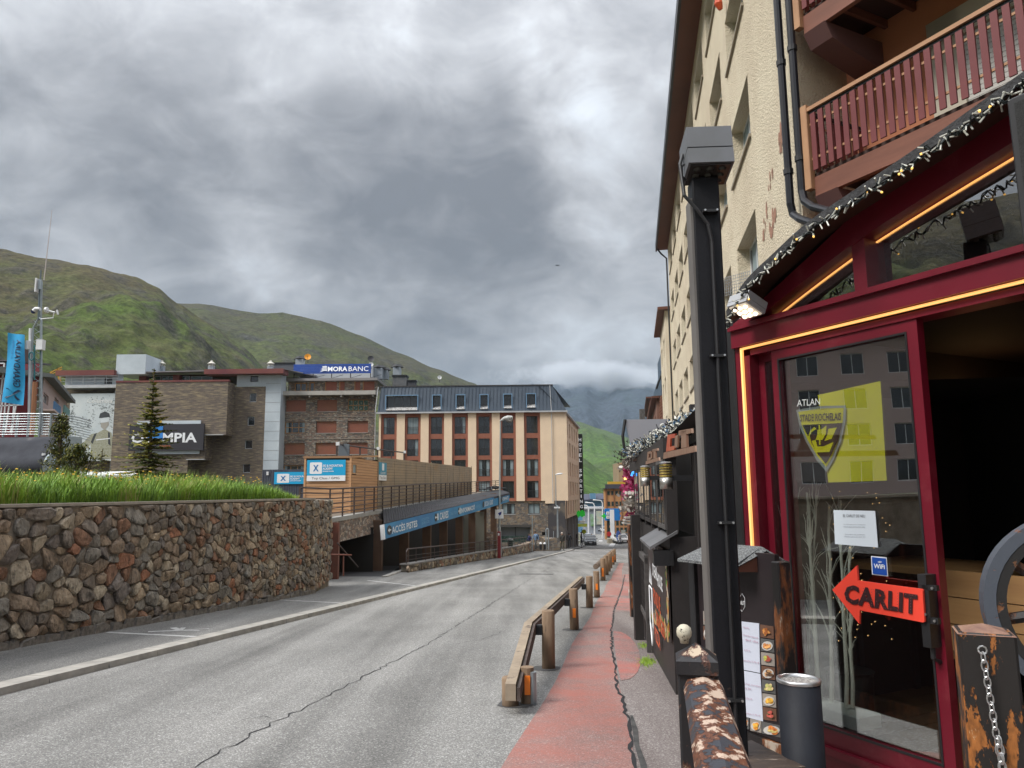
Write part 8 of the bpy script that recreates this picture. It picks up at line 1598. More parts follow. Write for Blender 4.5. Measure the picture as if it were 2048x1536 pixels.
FELT = mat('mineral_felt', (.06, .063, .067), .9, c2=(.24, .25, .25), scale=130, contrast=(.42, .62), bump=.6, bscale=150)
za, zb3 = mo(1480, 1096)[2], mo(1480, 1137, -.14)[2]; m = MB(MFr); a0, b0 = ul + .02, ur_ - .11
m.hexa([(a0, -.15, zb3), (b0, -.15, zb3 - .0), (b0, .06, za - .01), (a0, .06, za - .01), (a0, -.15, zb3 + .014), (b0, -.15, zb3 + .014), (b0 - .03, .06, za + .01), (a0 + .03, .06, za + .01)]); m.hexa([(a0, .06, za - .01), (b0, .06, za - .01), (b0, .2, zb3), (a0, .2, zb3), (a0 + .03, .06, za + .01), (b0 - .03, .06, za + .01), (b0, .2, zb3 + .014), (a0, .2, zb3 + .014)]); obj('felt_roof', m, FELT, mbd)
m = MB(MFr); m.hexa([(b0 - .02, -.13, zb3 - .02), (b0 - .005, -.13, zb3 - .02), (b0 - .005, .05, zb3 - .03), (b0 - .02, .05, zb3 - .03), (b0 - .02, -.13, zb3), (b0 - .005, -.13, zb3), (b0 - .005, .05, za - .02), (b0 - .02, .05, za - .02)]); obj('roof_bracket', m, mat('bracket_brown', (.14, .05, .03), .7), mbd)
PAPER = mat('menu_paper', (.56, .60, .70), .7)
def mq_(name, pts, mt, y=-.004, par=mbd): m = MB(MFr); m.prism([mo(x, yy, y) for x, yy in pts][::-1], (0, .003, 0)); return obj(name, m, mt, par)
s1 = mq_('menu_sheet', ((1440, 1238), (1518, 1247), (1520, 1346), (1440, 1330)), PAPER); s2 = mq_('menu_sheet', ((1440, 1332), (1520.5, 1348), (1526, 1443), (1440, 1420)), PAPER)
INK = mat('red_ink', (.42, .22, .30), .8)
for k, (x, y, w_, s_) in enumerate(((1486, 1256, 12, 'MENÚ'), (1486, 1272, 30, 'Hamburguesa'), (1490, 1281, 26, 'del dia'), (1488, 1302, 12, '4,70 €'), (1486, 1322, 32, 'bacallà 5,70 €'), (1488, 1369, 34, 'Crep xocolata'), (1490, 1378, 12, '6,20'), (1490, 1398, 14, '7,50 €'), (1490, 1428, 30, 'gelats 5,70 €'))): lettering(s_, MFr, 0, 0, 1, 1, 0, INK, s1 if k < 5 else s2, xf=lambda u, yy, z, x=x, y=y, w_=w_: MFr.p(*mo(x + u * w_, y + u * w_ * .2 - z * 4, -.009)))
PL_ = mat('plate_white', (.55, .53, .50), .4); FOODS = [[(.42, .18, .05), (.22, .07, .02)], [(.62, .33, .12), (.45, .18, .06)], [(.30, .06, .04), (.35, .36, .08)], [(.40, .22, .10), (.09, .05, .03)], [(.35, .34, .12), (.55, .42, .22)], [(.62, .35, .05), (.50, .20, .03)], [(.40, .08, .06), (.06, .09, .03)], [(.48, .16, .04), (.50, .40, .15)]]
FM_ = [[mat('food_%d%s' % (i, 'ab'[j]), c, .4, c2=[x * 1.8 for x in c], scale=70) for j, c in enumerate(f)] for i, f in enumerate(FOODS)]
rg = random.Random(8)
def photo(x0, y0, w_, h_, sl, k):
    ph_ = mq_('food_photo', ((x0, y0), (x0 + w_, y0 + sl), (x0 + w_ + .8, y0 + h_ + sl), (x0 + .8, y0 + h_)), mat('photo_ground_%d' % (k % 3), ((.14, .07, .045), (.10, .10, .10), (.30, .27, .24))[k % 3], .5))
    def ell(cx_, cy_, rx_, ry_, mt, y): m = MB(MFr); m.poly([mo(x0 + w_ * cx_ + rx_ * w_ * math.cos(a * .5236), y0 + h_ * cy_ + sl * cx_ + ry_ * h_ * math.sin(a * .5236), y) for a in range(12)]); obj('food_print', m, mt, ph_)
    if k % 2: ell(.5, .54, .42, .38, PL_, -.0075)
    for q in range(9): ell(rg.uniform(.3, .7), rg.uniform(.32, .72), rg.uniform(.08, .2), rg.uniform(.07, .18), FM_[k % 8][q % 2], -.0085 - q * .0004)
for k in range(7): photo(1520 + k * .9, 1249 + k * 27.5, 27, 25, 4, k)
photo(1500, 1437, 22, 24, 5, 5); photo(1523, 1443, 40, 24, 9, 7); photo(1480, 1431, 18, 24, 4, 1); photo(1406, 1222, 14, 27, 2, 2); photo(1406, 1252, 14, 27, 2, 3)
m = MB(MFr); P = [mo(1484 + 4.0 * math.cos(rad(a)) * 1.6, 1205 + 18 * math.sin(rad(a)), -.006) for a in range(30, 390, 60)]; m.tube(P + [P[0]], .0016, 4); obj('logo_hexagon', m, WPRINT, mbd); lettering('CARLIT', MFr, 0, 0, 1, 1, 0, WPRINT, mbd, bold=.02, xf=lambda u, yy, z: MFr.p(*mo(1477 + u * 12, 1209 + 1 * u - z * 8, -.006)))
# newel post and weathered handrail
NY = 2.3; c = at(1389, 1300, NY); FN = Fr((c.x, c.y, 0), (math.cos(-.20), math.sin(-.20))); zc_ = c.z
bl_ = thing('balustrade', FN.p(0, 0, -.1), 'peeling black newel post with ball finial and a worn handrail running towards us', 'balustrade')
m = MB(FN); m.bev(-.052, -.05, -.6, .062, .06, zc_ - .02, .006); obj('newel_post', m, OLD3, bl_)
m = MB(FN); h = .059; m.hexa([(-h + .004, -h, zc_ - .058), (h + .004, -h, zc_ - .058), (h + .004, h, zc_ - .058), (-h + .004, h, zc_ - .058), (-h + .004, -h, zc_ - .022), (h + .004, -h, zc_ - .022), (h + .004, h, zc_ - .022), (-h + .004, h, zc_ - .022)]); a = m.av([(-h + .004, -h, zc_ - .0215), (h + .004, -h, zc_ - .0215), (h + .004, h, zc_ - .0215), (-h + .004, h, zc_ - .0215), (.004, 0, zc_ + .022)]); [m.face((a + k, a + (k + 1) % 4, a + 4)) for k in range(4)]; obj('pyramid_cap', m, OLD3, bl_)
c2_ = at(1373, 1267, NY - .02); m = MB(FN); m.sm = True; u_, zz_2 = -.028, c2_.z; m.lathe((u_, 0, zz_2 - .02), [(.012, -.012), (.014, 0), (.021, .008), (.0225, .02), (.020, .032), (.011, .040), (.003, .042)], 16); obj('ball_finial', m, peel('finial_paint', (.02, .02, .02), (.05, .04, .03), (.50, .46, .36), 22, (1, 1, 1), (.42, .44), (.44, .46)), bl_)
r0 = at(1406, 1372, NY - .03); r1 = at(1452, 1560, 1.52); dr_ = (r1 - r0).normalized(); sd = dr_.cross(Vector((0, 0, 1))).normalized(); upv = sd.cross(dr_); prof = [(-.052, -.03), (.052, -.03), (.056, .0), (.044, .022), (.0, .032), (-.044, .022), (-.056, .0)]
m = MB(); A = m.av([r0 + sd * a + upv * b for a, b in prof], True); e_ = r1 + dr_ * .55; B = m.av([e_ + sd * a + upv * b for a, b in prof], True); [m.face((A + k, A + (k + 1) % 7, B + (k + 1) % 7, B + k)) for k in range(7)]; m.face([A + 6 - k for k in range(7)]); m.face([B + k for k in range(7)]); obj('handrail', m, OLD2, bl_)
m = MB(); m.beam(r0 + Vector((0, 0, -.75)), e_ + Vector((0, 0, -.75)), .05, .08, raw=True); obj('lower_rail', m, OLDP, bl_)
m = MB(); m.beam(r0 + Vector((-.03, .03, -1.3)), r0 + Vector((-.03, .03, -.03)), .03, .05, raw=True); obj('infill_board', m, BLACK, bl_)
for k in range(1, 5): p = r0.lerp(e_, k / 5.5); m = MB(); m.beam(p + Vector((0, 0, -.74)), p + Vector((0, 0, -.03)), .03, .03, raw=True); obj('baluster', m, OLDP, bl_)
# old timber planks behind the ash bin
t = thing('weathered_sleeper', at(1500, 1500, 3.6), 'cracked weathered planks at the foot of the menu board', 'planks')
for k, (x0, y0, x1, y1) in enumerate(((1474, 1497, 1580, 1552), (1470, 1526, 1570, 1590))): m = MB(); m.beam(at(x0, y0, 3.5 - k * .2), at(x1, y1, 3.2 - k * .2), .16, .05, raw=True); obj('plank', m, peel('dark_grain', (.05, .035, .028), (.10, .07, .05), (.36, .31, .26), 9, (.4, 2, 2), (.5, .54), (.6, .64)), t)
# ash bin
c = at(1597, 1357, 3.35); t = thing('ash_bin', Vector((c.x, c.y, -.2)), 'anthracite cylindrical ash bin with a metal ring full of grit', 'ash bin'); Fb = Fr((c.x, c.y, 0), (1, 0)); r = .087
m = MB(Fb); m.sm = False; m.lathe((0, 0, -.35), [(r, 0), (r, c.z + .35 - .012)], 40); o_ = obj('drum', m, mat('anthracite_paint', (.016, .018, .024), .6, c2=(.012, .013, .018), spec=.2, scale=7, bump=.1, bscale=40, c3=(.026, .028, .034), s3=3, k3=(.56, .75)), t); o_.data.polygons.foreach_set('use_smooth', [len(p.vertices) == 4 for p in o_.data.polygons])
m = MB(Fb); n_ = 40; R_ = [m.av([(q * math.cos(2 * math.pi * k / n_), q * math.sin(2 * math.pi * k / n_), c.z + z) for k in range(n_)]) for q, z in ((r + .002, -.014), (r + .004, -.006), (r + .002, .002), (r - .006, .002), (r - .008, -.012))]
for A, B in zip(R_, R_[1:]):
    for k in range(n_): m.face((A + k, A + (k + 1) % n_, B + (k + 1) % n_, B + k))
m.sm = True; obj('steel_ring', m, MALU, t); m = MB(Fb); m.lathe((0, 0, c.z - .02), [(r - .008, 0), (r - .008, .009)], 30); obj('grit', m, mat('ash_grit', (.22, .20, .19), .8, c2=(.55, .53, .50), scale=90, contrast=(.45, .6), bump=1, bscale=90), t)
# chain post with wheel
CYd = 1.9; c = at(1966, 1260, CYd); FCp = Fr((c.x, c.y, 0), (math.cos(-.42), math.sin(-.42))); zc_ = c.z
t = thing('chain_post', FCp.p(0, 0, -.1), 'thick square post of peeling black and orange timber with a hanging chain', 'post')
m = MB(FCp); m.bev(-.060, -.058, -.6, .060, .066, zc_, .006); obj('timber', m, peel('chain_post_paint', (.015, .012, .011), (.42, .15, .035), (.50, .34, .20), 17, (1, 1, .4), (.535, .55), (.66, .68), bump=.8), t)
m = MB(FCp); h = .061; a = m.av([(-h, -h + .003, zc_ - .004), (h, -h + .002, zc_ - .004), (h, h, zc_ - .004), (-h, h, zc_ - .004), (0, 0, zc_ + .016)]); [m.face((a + k, a + (k + 1) % 4, a + 4)) for k in range(4)]; obj('worn_top', m, mat('worn_top_wood', (.26, .15, .10), .7, c2=(.12, .06, .05), scale=14), t)
def link_(mb, c, ax1, ax2, L_, w_, r):
    P = []
    for k in range(13): a = k / 12 * 2 * math.pi; P.append(c + ax1 * (math.cos(a) * L_ / 2) + ax2 * (math.sin(a) * w_ / 2))
    mb.tube(P, r, 6, raw=True, caps=False)
ch = thing('chain', FCp.p(-.008, -.07, zc_ - .03), 'galvanised chain looped down the face of the peeling square post', 'chain')
top = FCp.p(-.014, -.071, zc_ - .035); m = MB(); m.tube([top + FCp.x * (.009 * math.cos(a * .7)) + Vector((0, 0, .009 * math.sin(a * .7))) for a in range(10)], .0022, 6, raw=True); obj('hook', m, MALU, ch)
for k in range(17):
    z = top - Vector((0, 0, .016 + .0185 * k)) + FCp.x * (.0012 * k) - FCp.y * .004; m = MB(); link_(m, z, Vector((0, 0, 1)), (FCp.x if k % 2 else (FCp.x * .5 - FCp.y * .86)), .026, .013, .0018); obj('link', m, MALU, ch)
for k in range(7):
    z = top - Vector((0, 0, .20 + .0185 * k)) + FCp.x * (.016 + .0006 * k) - FCp.y * .006; m = MB(); link_(m, z, Vector((0, 0, 1)), (FCp.x if k % 2 else (FCp.x * .5 - FCp.y * .86)), .026, .013, .0018); obj('link', m, MALU, ch)
wh = thing('wagon_wheel', at(2070, 1250, 1.9), 'worn grey and black wooden wheel rim cut off by the picture edge', 'wheel')
ctr = at(2180, 1215, 2.05); fx_w = Vector((.93, -.36, 0)).normalized(); Rw = (at(2016, 1215, 2.0) - ctr).length * .98
for (ra, rb, y0, y1, mt, nm) in ((Rw, Rw - .030, -.03, .03, peel('rim_grey', (.065, .075, .095), (.34, .13, .06), (.40, .36, .33), 9, (1, 1, 1), (.58, .6), (.68, .7)), 'outer_rim'), (Rw - .031, Rw - .055, -.028, .05, peel('rim_black', (.014, .013, .013), (.2, .08, .03), (.3, .2, .12), 12, (1, 1, 1), (.60, .62), (.7, .72)), 'inner_rim')):
    m = MB(); yv = Vector((fx_w.y, -fx_w.x, 0)) * -1; pr = None
    for k in range(49):
        a = k / 48 * 2 * math.pi; d = fx_w * math.cos(a) + Vector((0, 0, math.sin(a))); i_ = m.av([ctr + d * ra + yv * y0, ctr + d * ra + yv * y1, ctr + d * rb + yv * y1, ctr + d * rb + yv * y0], True)
        if pr is not None: [m.face((pr + q, pr + (q + 1) % 4, i_ + (q + 1) % 4, i_ + q)) for q in range(4)]
        pr = i_
    obj(nm, m, mt, wh)
for k in range(8): a = k * math.pi / 4 + .2; d = fx_w * math.cos(a) + Vector((0, 0, math.sin(a))); m = MB(); m.tube([ctr + d * .05, ctr + d * (Rw - .04)], .016, 6, raw=True); obj('spoke', m, OLDP, wh)
m = MB(); yv = Vector((-fx_w.y, fx_w.x, 0)); m.tube([ctr - yv * .06, ctr + yv * .06], .06, 12, raw=True); obj('hub', m, OLDP, wh)
# ---------------- dark timber kiosk
k0, k1 = st(*qs(1348, 1390)), st(*qs(1300, 1300)); KF = Fr((k0.x, k0.y, 0), (k0 - k1)); ko = lambda px, py, y=0.0: (KF.uz(px, py, y)[0], y, KF.uz(px, py, y)[1])
ks = thing('timber_kiosk', KF.p(-2, .4, -.5), 'black timber kiosk with glazed front, sloping ledge and steak house banner', 'kiosk')
KB = mat('kiosk_black', (.020, .017, .017), .6, c2=(.028, .024, .023), scale=3, bump=.2); KG = mat('kiosk_grey_board', (.09, .083, .08), .7, c2=(.06, .055, .052), scale=3, stretch=(.5, .5, 3))
ULn = -6.6; zl = ko(1352, 1135, -.18)[2]; gk = lambda u: gz(KF.p(u, 0, 0).dot(SV)) - k0.z
m = MB(KF); m.hexa([(ULn, .02, -1.4), (0, .02, -1.4), (0, .3, -1.4), (ULn, .3, -1.4), (ULn, .02, zl + .1), (0, .02, zl + .1), (0, .3, zl + .1), (ULn, .3, zl + .1)]); obj('lower_wall', m, KB, ks)
ul2 = ko(1280, 1090, -.2)[0]; m = MB(KF); m.hexa([(ul2, -.20, zl - .03), (.06, -.20, zl - .03), (.06, .1, zl + .14), (ul2, .1, zl + .14), (ul2, -.20, zl), (.06, -.20, zl), (.06, .1, zl + .17), (ul2, .1, zl + .17)]); obj('sloping_ledge', m, mat('ledge_grey_felt', (.10, .10, .105), .55, c2=(.14, .14, .145), scale=3), ks)
m = MB(KF); m.box(-.12, -.16, zl - .2, .05, .05, zl - .04); obj('ledge_bracket', m, BLACK, ks)
zh = ko(1352, 905, 0)[2]
for u in (-.06, -1.05, -2.1, -3.2, -4.4, -5.5): m = MB(KF); m.box(u - .05, 0, zl + .1, u + .05, .12, zh + .05); obj('front_post', m, KB, ks)
for a, b in ((-.06, -1.05), (-1.05, -2.1), (-2.1, -3.2), (-3.2, -4.4), (-4.4, -5.5)):
    m = MB(KF); m.box_frame(b + .05, zl + .17, a - .05, zh, .05, -.014, .05); w_ = obj('window_frame', m, KG if a > -1 else KB, ks); m = MB(KF); m.box(b + .1, -.008, zl + .22, a - .1, -.002, zh - .05); obj('pane', m, glass_mat('kiosk_glass', (.35, .37, .36), 2.1), w_); m = MB(KF); m.box((a + b) / 2 - .015, -.012, zl + .2, (a + b) / 2 + .015, .03, zh - .03); obj('mullion', m, KB, w_)
m = MB(KF); m.box(ULn, -.02, zh, .05, .14, zh + .22); obj('head_beam', m, KB, ks)
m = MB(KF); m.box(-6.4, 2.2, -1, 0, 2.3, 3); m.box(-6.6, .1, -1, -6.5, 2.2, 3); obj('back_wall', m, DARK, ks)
m = MB(KF); m.box(-.12, .3, -1, .0, .42, 2.6); m.box(-.12, .42, -1, -.06, 2.3, zl + .1); obj('end_wall', m, KB, ks)
m = MB(KF); m.box(-3.0, .9, -1, .25, 1.3, ko(1415, 1090, 1.1)[2] - .02); obj('bar_counter', m, KB, ks); c = ko(1395, 1085, .9); m = MB(KF); m.box(-2.5, .75, c[2] - .03, .3, 1.35, c[2]); obj('counter_top', m, mat('counter_wood', (.28, .2, .13), .5), ks)
# roof with felt edge
rA, rB = at(1404, 846, 7.7), at(1262, 912, 13.0); iv = KF.y * 2.2 + Vector((0, 0, .45)); dz_ = Vector((0, 0, .05)); zr_ = rA.z
m = MB(); m.hexa([rB - dz_, rA - dz_, rA + iv - dz_, rB + iv - dz_, rB, rA, rA + iv, rB + iv], True); obj('roof', m, FELT, ks)
m = MB(); iv2 = KF.y * .4; m.hexa([q - Vector((0, 0, z)) for z in (.10, .06) for q in (rB + KF.y * .03, rA + KF.y * .03, rA + iv2, rB + iv2)], True); obj('soffit', m, mat('kiosk_soffit', (.10, .05, .03), .7, c2=(.06, .03, .02), scale=4), ks)
# banner
bn2 = thing('steak_house_banner', KF.p(-1.5, -.02, -.3), 'brown printed banner with steak house wording and food pictures on the kiosk front', 'banner')
BRN = mat('banner_brown', (.040, .028, .026), .6); m = MB(KF); m.hexa([(-2.75, -.012, gk(-2.75) + .03), (-.02, -.012, gk(0) + .06), (-.02, .0, gk(0) + .06), (-2.75, .0, gk(-2.75) + .03), (-2.75, -.012, zl - .06), (-.02, -.012, zl - .06), (-.02, .0, zl - .06), (-2.75, .0, zl - .06)]); obj('banner_sheet', m, BRN, bn2)
BO = mat('banner_orange', (.58, .10, .03), .6)
for (s_, u0, u1, z0, z1, mt) in (('STEAK', -1.95, -1.25, .55, .72, WPRINT), ('HOUSE', -1.25, -.62, .50, .67, WPRINT), ('FONDUE', -1.98, -.98, .20, .40, BO), ('BURGER', -1.55, -.55, -.02, .16, BO), ('PIZZA', -1.95, -1.2, -.26, -.08, BO)): lettering(s_, KF, u0, z0, u1, z1, -.02, mt, bn2, bold=.02)
m = MB(KF)
for k in range(3): u = -1.45 + k * .14; m.poly([(u, -.02, .74), (u + .02, -.02, .74), (u + .07 * (k - 1) + .03, -.02, .98), (u + .07 * (k - 1) - .01, -.02, .96)])
obj('white_horns', m, WPRINT, bn2)
cu = -2.35; P = [(cu - .22, .35), (cu + .22, .35), (cu + .22, -.15), (cu, -.42), (cu - .22, -.15)]; m = MB(KF); m.tube([(a, -.02, b) for a, b in P + [P[0]]], .011, 4); obj('white_shield', m, WPRINT, bn2)
lettering('CARLIT', KF, cu - .18, .0, cu + .18, .16, -.022, WPRINT, bn2); m = MB(KF)
for k in range(7): u = cu - .21 + k * .07; m.poly([(u - .03, -.02, .40), (u + .03, -.02, .40), (u + .01, -.02, .55 + .22 * (1 - abs(k - 3) / 3))])
obj('white_crown', m, WPRINT, bn2)
m = MB(KF); rg = random.Random(12); VEG = [mat('veg_%d' % i, c, .6) for i, c in enumerate([(.10, .30, .03), (.50, .05, .03), (.55, .36, .16), (.50, .45, .35), (.6, .25, .03)])]
for k in range(190):
    if k < 120: u = rg.uniform(-2.7, -.05); z = gk(u) + .07 + rg.random() ** 2 * .16
    else: u = -.12 + rg.gauss(0, .06); z = rg.uniform(gk(0) + .1, zl - .12)
    if u > -.03: u = -.06
    r = rg.uniform(.02, .055); m.mi = rg.choice((0, 1, 2, 2, 3, 4)) ; m.poly([(u + r * math.cos(a * 1.05), -.014 - k * .00003, z + r * math.sin(a * 1.05)) for a in range(6)])
obj('food_print', m, VEG, bn2, kind='stuff')
# lattice fence and brown posts beyond
lf = thing('lattice_fence', KF.p(-4.4, -.03, -.6), 'low black fence panel with square lattice between grey rails beyond the banner', 'fence'); la, lb = -5.4, -2.85
for z_ in (.62, -.22): m = MB(KF); m.box(la, -.05, z_, lb, .01, z_ + .08); obj('rail', m, KG, lf)
for u in (la, lb - .08): m = MB(KF); m.box(u, -.06, -1.1, u + .08, .0, .74); obj('post', m, KG, lf)
m = MB(KF)
for k in range(16): u = la + .14 + k * .15; m.box(u, -.035, -.16, u + .03, -.02, .62)
for k in range(6): z = -.10 + k * .13; m.box(la + .08, -.028, z, lb - .08, -.012, z + .03)
obj('lattice', m, KB, lf, kind='stuff')
# sconces
for i, (xa, ya, xb, yb, lab) in enumerate(((1331, 924, 1333, 978, 'nearer brass and steel cylinder wall lamp on the kiosk'), (1289, 932, 1291, 972, 'farther brass and steel cylinder wall lamp on the kiosk'))):
    yy = -.22; a, b = ko(xa, ya, yy), ko(xb, yb, yy); t = thing('cylinder_wall_lamp', KF.p(*a), lab, 'wall lamp', 'cylinder lamps on the kiosk'); r = .052; u = (a[0] + b[0]) / 2; hh = a[2] - b[2]
    m = MB(KF); m.sm = True; m.lathe((u, yy, b[2]), [(r, 0), (r, hh * .42)], 14); obj('steel_sleeve', m, mat('sconce_steel', (.42, .40, .37), .3, metal=.8), t); m = MB(KF)
    for k in range(5): z = b[2] + hh * (.44 + k * .10); m.lathe((u, yy, z), [(r * .95, 0), (r, hh * .02), (r * .95, hh * .07)], 14)
    obj('brass_ribs', m, mat('brass', (.38, .28, .07), .35, metal=.5), t); m = MB(KF); m.lathe((u, yy, b[2] + hh * .93), [(r * .9, 0), (r, .01), (r * .6, hh * .08)], 14); obj('cap', m, MALU, t); m = MB(KF); m.box(u - .02, yy, b[2] + hh * .3, u + .02, .0, b[2] + hh * .5); obj('arm', m, BLACK, t)
# copper letter plates
CPR = mat('copper_plate', (.26, .13, .09), .4, c2=(.36, .25, .18), scale=7, stretch=(3, 3, .3), metal=.35); CPR2 = mat('red_enamel', (.36, .03, .02), .35, c2=(.45, .12, .06), scale=5)
for i, (q, lab) in enumerate(((((1326, 918), (1391, 903), (1386, 858), (1331, 868)), 'larger copper coloured cut-out letter plate under the kiosk roof'), (((1291, 929), (1318, 921), (1316, 897), (1293, 903)), 'smaller copper coloured cut-out letter plate under the kiosk roof'))):
    yy = -.30; P = [ko(*p, yy) for p in q]; t = thing('letter_plate', KF.p(*P[0]), lab, 'sign')
    (ua, _, za), (ub, _, zb5), (uc, _, zc5), (ud, _, zd) = P; L2 = lambda f, g_: ((ua + (ub - ua) * f) * (1 - g_) + (ud + (uc - ud) * f) * g_, yy, (za + (zb5 - za) * f) * (1 - g_) + (zd + (zc5 - zd) * f) * g_)
    for (f0, f1, g0, g1, mt, nm) in ((.0, 1, 0, .26, CPR, 'base_bar'), (.10, .24, .28, .95, CPR2 if i == 0 else CPR, 'letter_stroke'), (.24, .42, .28, .45, CPR2 if i == 0 else CPR, 'letter_stroke'), (.24, .42, .78, .95, CPR2 if i == 0 else CPR, 'letter_stroke'), (.42, .52, .36, .86, CPR, 'letter_stroke'), (.64, .80, .28, 1.0, CPR, 'letter_stroke'), (.55, .95, .84, 1.04, CPR, 'letter_stroke')):
        m = MB(KF); m.prism([L2(f0, g0), L2(f1, g0), L2(f1, g1), L2(f0, g1)], (0, .012, 0)); obj(nm, m, mt, t)
# garland of lights on the kiosk roof edge
def garland(name, pts, n, sp_, label, mats_, cat='garland', r=.012, l_=.05, seed=1, single=0):
    rg = random.Random(seed); t = thing(name, pts[0], label, cat); m = MB(); tot_ = len(pts) - 1; cb = MB()
    for k in range(n):
        f = rg.random() * tot_; i = int(f); p = pts[i].lerp(pts[i + 1], f - i) + Vector((rg.gauss(0, sp_), rg.gauss(0, sp_), rg.gauss(0, sp_ * .8))); d = Vector((rg.uniform(-1, 1), rg.uniform(-1, 1), rg.uniform(-1, 1))).normalized()
        m.mi = rg.randrange(len(mats_)); m.tube([p, p + d * l_ * .5, p + d * l_], [r * .5, r, r * .4], 4, raw=True, caps=False)
        if k % 9 == 0: q = p + Vector((rg.gauss(0, .08), rg.gauss(0, .08), rg.gauss(0, .05))); cb.tube([p, (p + q) / 2 + Vector((0, 0, -.05)), q], .006, 4, raw=True, caps=False)
    obj('light_tubes', m, mats_, t, kind='stuff'); obj('cables', cb, BLACK, t, kind='stuff'); return t
GP = [rA.lerp(rB, k / 5) + Vector((-.02, -.03, .06 + .02 * math.sin(k * 2))) for k in range(6)]
DG = mat('garland_dark', (.02, .035, .03), .6); garland('light_garland', GP, 2200, .05, 'thick tangled garland of fairy light tubes along the kiosk roof edge', [BULB, BULB, BULB, DG, mat('garland_blue', (.05, .12, .22), .4)], seed=5)
# blank grey panel
a, b, c, d = at(1249, 905, 14.2), at(1332, 880, 14.2), at(1335, 838, 14.2), at(1250, 839, 14.2); t = thing('blank_panel', a, 'blank pale grey sign panel sticking out above the kiosk garland', 'sign panel'); m = MB(); m.prism([a + Vector((.15, 0, 0)), b, c, d], (0, .06, 0), True); obj('panel', m, mat('panel_pale_grey', (.30, .30, .33), .6), t); m = MB(); m.tube([d, a.lerp(d, .5) + Vector((-.04, 0, 0)), a, a + Vector((.3, -.1, -.05))], .03, 5, raw=True); obj('cable_bundle', m, BLACK, t)
# flower cascade, ivy top and blue tube light
PK = [mat('blossom_pink', (.42, .03, .14), .6), mat('blossom_rose', (.55, .12, .25), .6)]; WHF = [mat('blossom_white', (.55, .52, .48), .7), mat('blossom_cream', (.42, .38, .33), .7)]
def blossoms(name, px, y0, y1, Y, w_, mats_, n, label, seed):
    rg = random.Random(seed); t = thing(name, at(px, y1, Y), label, 'flowers'); m = MB()
    for k in range(n):
        f = rg.random(); p = at(px + w_ * (math.sin(f * 5) * .4), y0 + (y1 - y0) * f, Y) + Vector((rg.gauss(0, .07), rg.gauss(0, .1), 0)); m.mi = rg.randrange(len(mats_)); e1 = Vector((rg.gauss(0, 1), rg.gauss(0, 1), rg.gauss(0, 1))).normalized(); e2 = e1.cross(Vector((.3, .5, .8))).normalized(); r = rg.uniform(.025, .05); m.poly([p + e1 * r * math.cos(a) + e2 * r * math.sin(a) for a in (0, 1.25, 2.5, 3.75, 5)], True)
    obj('blossom', m, mats_, t, kind='stuff')
blossoms('pink_flowers', 1260, 938, 1000, 15.5, 8, PK, 420, 'cascade of artificial pink blossoms at the far end of the kiosk', 1); blossoms('white_flowers', 1259, 985, 1022, 15.3, 9, WHF, 300, 'white artificial blossoms below the pink cascade', 2); blossoms('pink_flowers', 1266, 1010, 1040, 15.4, 8, PK, 120, 'small lower tuft of pink blossoms under the white ones', 3); blossoms('white_flowers', 1256, 918, 940, 15.6, 10, WHF, 160, 'loose white blossoms above the pink cascade', 4)
garland('dry_ivy', [at(1253, 915, 15.5), at(1275, 905, 14.5), at(1290, 908, 14)], 420, .13, 'bunch of dark dry ivy under the blank grey panel', [mat('ivy_brown', (.04, .025, .02), .8), mat('ivy_dark', (.02, .018, .015), .8)], cat='ivy', seed=9)
t = thing('blue_tube_light', at(1265, 945, 13.6), 'short bent bright blue tube light beside the blossoms', 'tube light'); m = MB(); m.tube([at(1263, 952, 13.6), at(1265, 946, 13.6), at(1283, 938.5, 13.4)], .022, 6, raw=True); obj('tube', m, mat('blue_neon', (.03, .2, .7), .4, emit=(.05, .3, 1), estr=.6), t)
t = thing('wall_shelf', at(1262, 1046, 14), 'pale slatted box shelf below the blossoms', 'shelf'); c = at(1265, 1046, 14.2)
for k in range(3): m = MB(); m.box(c.x - .16 + k * .02, c.y, c.z - .02 + k * .05, c.x + .2, c.y + .3, c.z + .01 + k * .05); obj('shelf_board', m, mat('pale_shelf', (.36, .34, .31), .7), t)
for i, (px, y0, y1, w_, Y, mt, lab) in enumerate(((1268.5, 1050, 1133, .09, 15.8, OLDP, 'brown weathered post farthest down the walkway'), (1277, 1030, 1190, .07, 12.4, KB, 'slim black post where the kiosk wall ends'), (1273, 1060, 1148, .05, 14, KG, 'thin grey post between the brown post and the kiosk'))): p, q = at(px, y1, Y), at(px, y0, Y); t = thing('terrace_post', p, lab, 'post'); m = MB(); m.box(p.x - w_, p.y, gz(p.dot(SV)) - .1, p.x + w_, p.y + w_ * 2, q.z); obj('shaft', m, mt, t)
t = thing('electric_box', at(1270, 1075, 13.8), 'small pale electric box fixed between the posts', 'box'); c = at(1271, 1068, 13.7); m = MB(); m.bev(c.x - .05, c.y, c.z - .09, c.x + .06, c.y + .06, c.z + .09, .008); obj('casing', m, mat('box_beige', (.36, .34, .30), .6), t)
c = st(*qs(1268, 1196)); t = thing('pale_step', c, 'small pale concrete block on the walkway by the posts', 'block'); m = MB(); m.hexa([c + QV * a + SV * b + Vector((0, 0, z)) for z in (.0, .17) for a, b in ((-.14, -.2), (.2, -.2), (.2, .5), (-.14, .5))], True); obj('block', m, mat('pale_block', (.34, .33, .30), .8, c2=(.05, .05, .05), scale=6, contrast=(.55, .7)), t)
m = MB(); rg = random.Random(14)
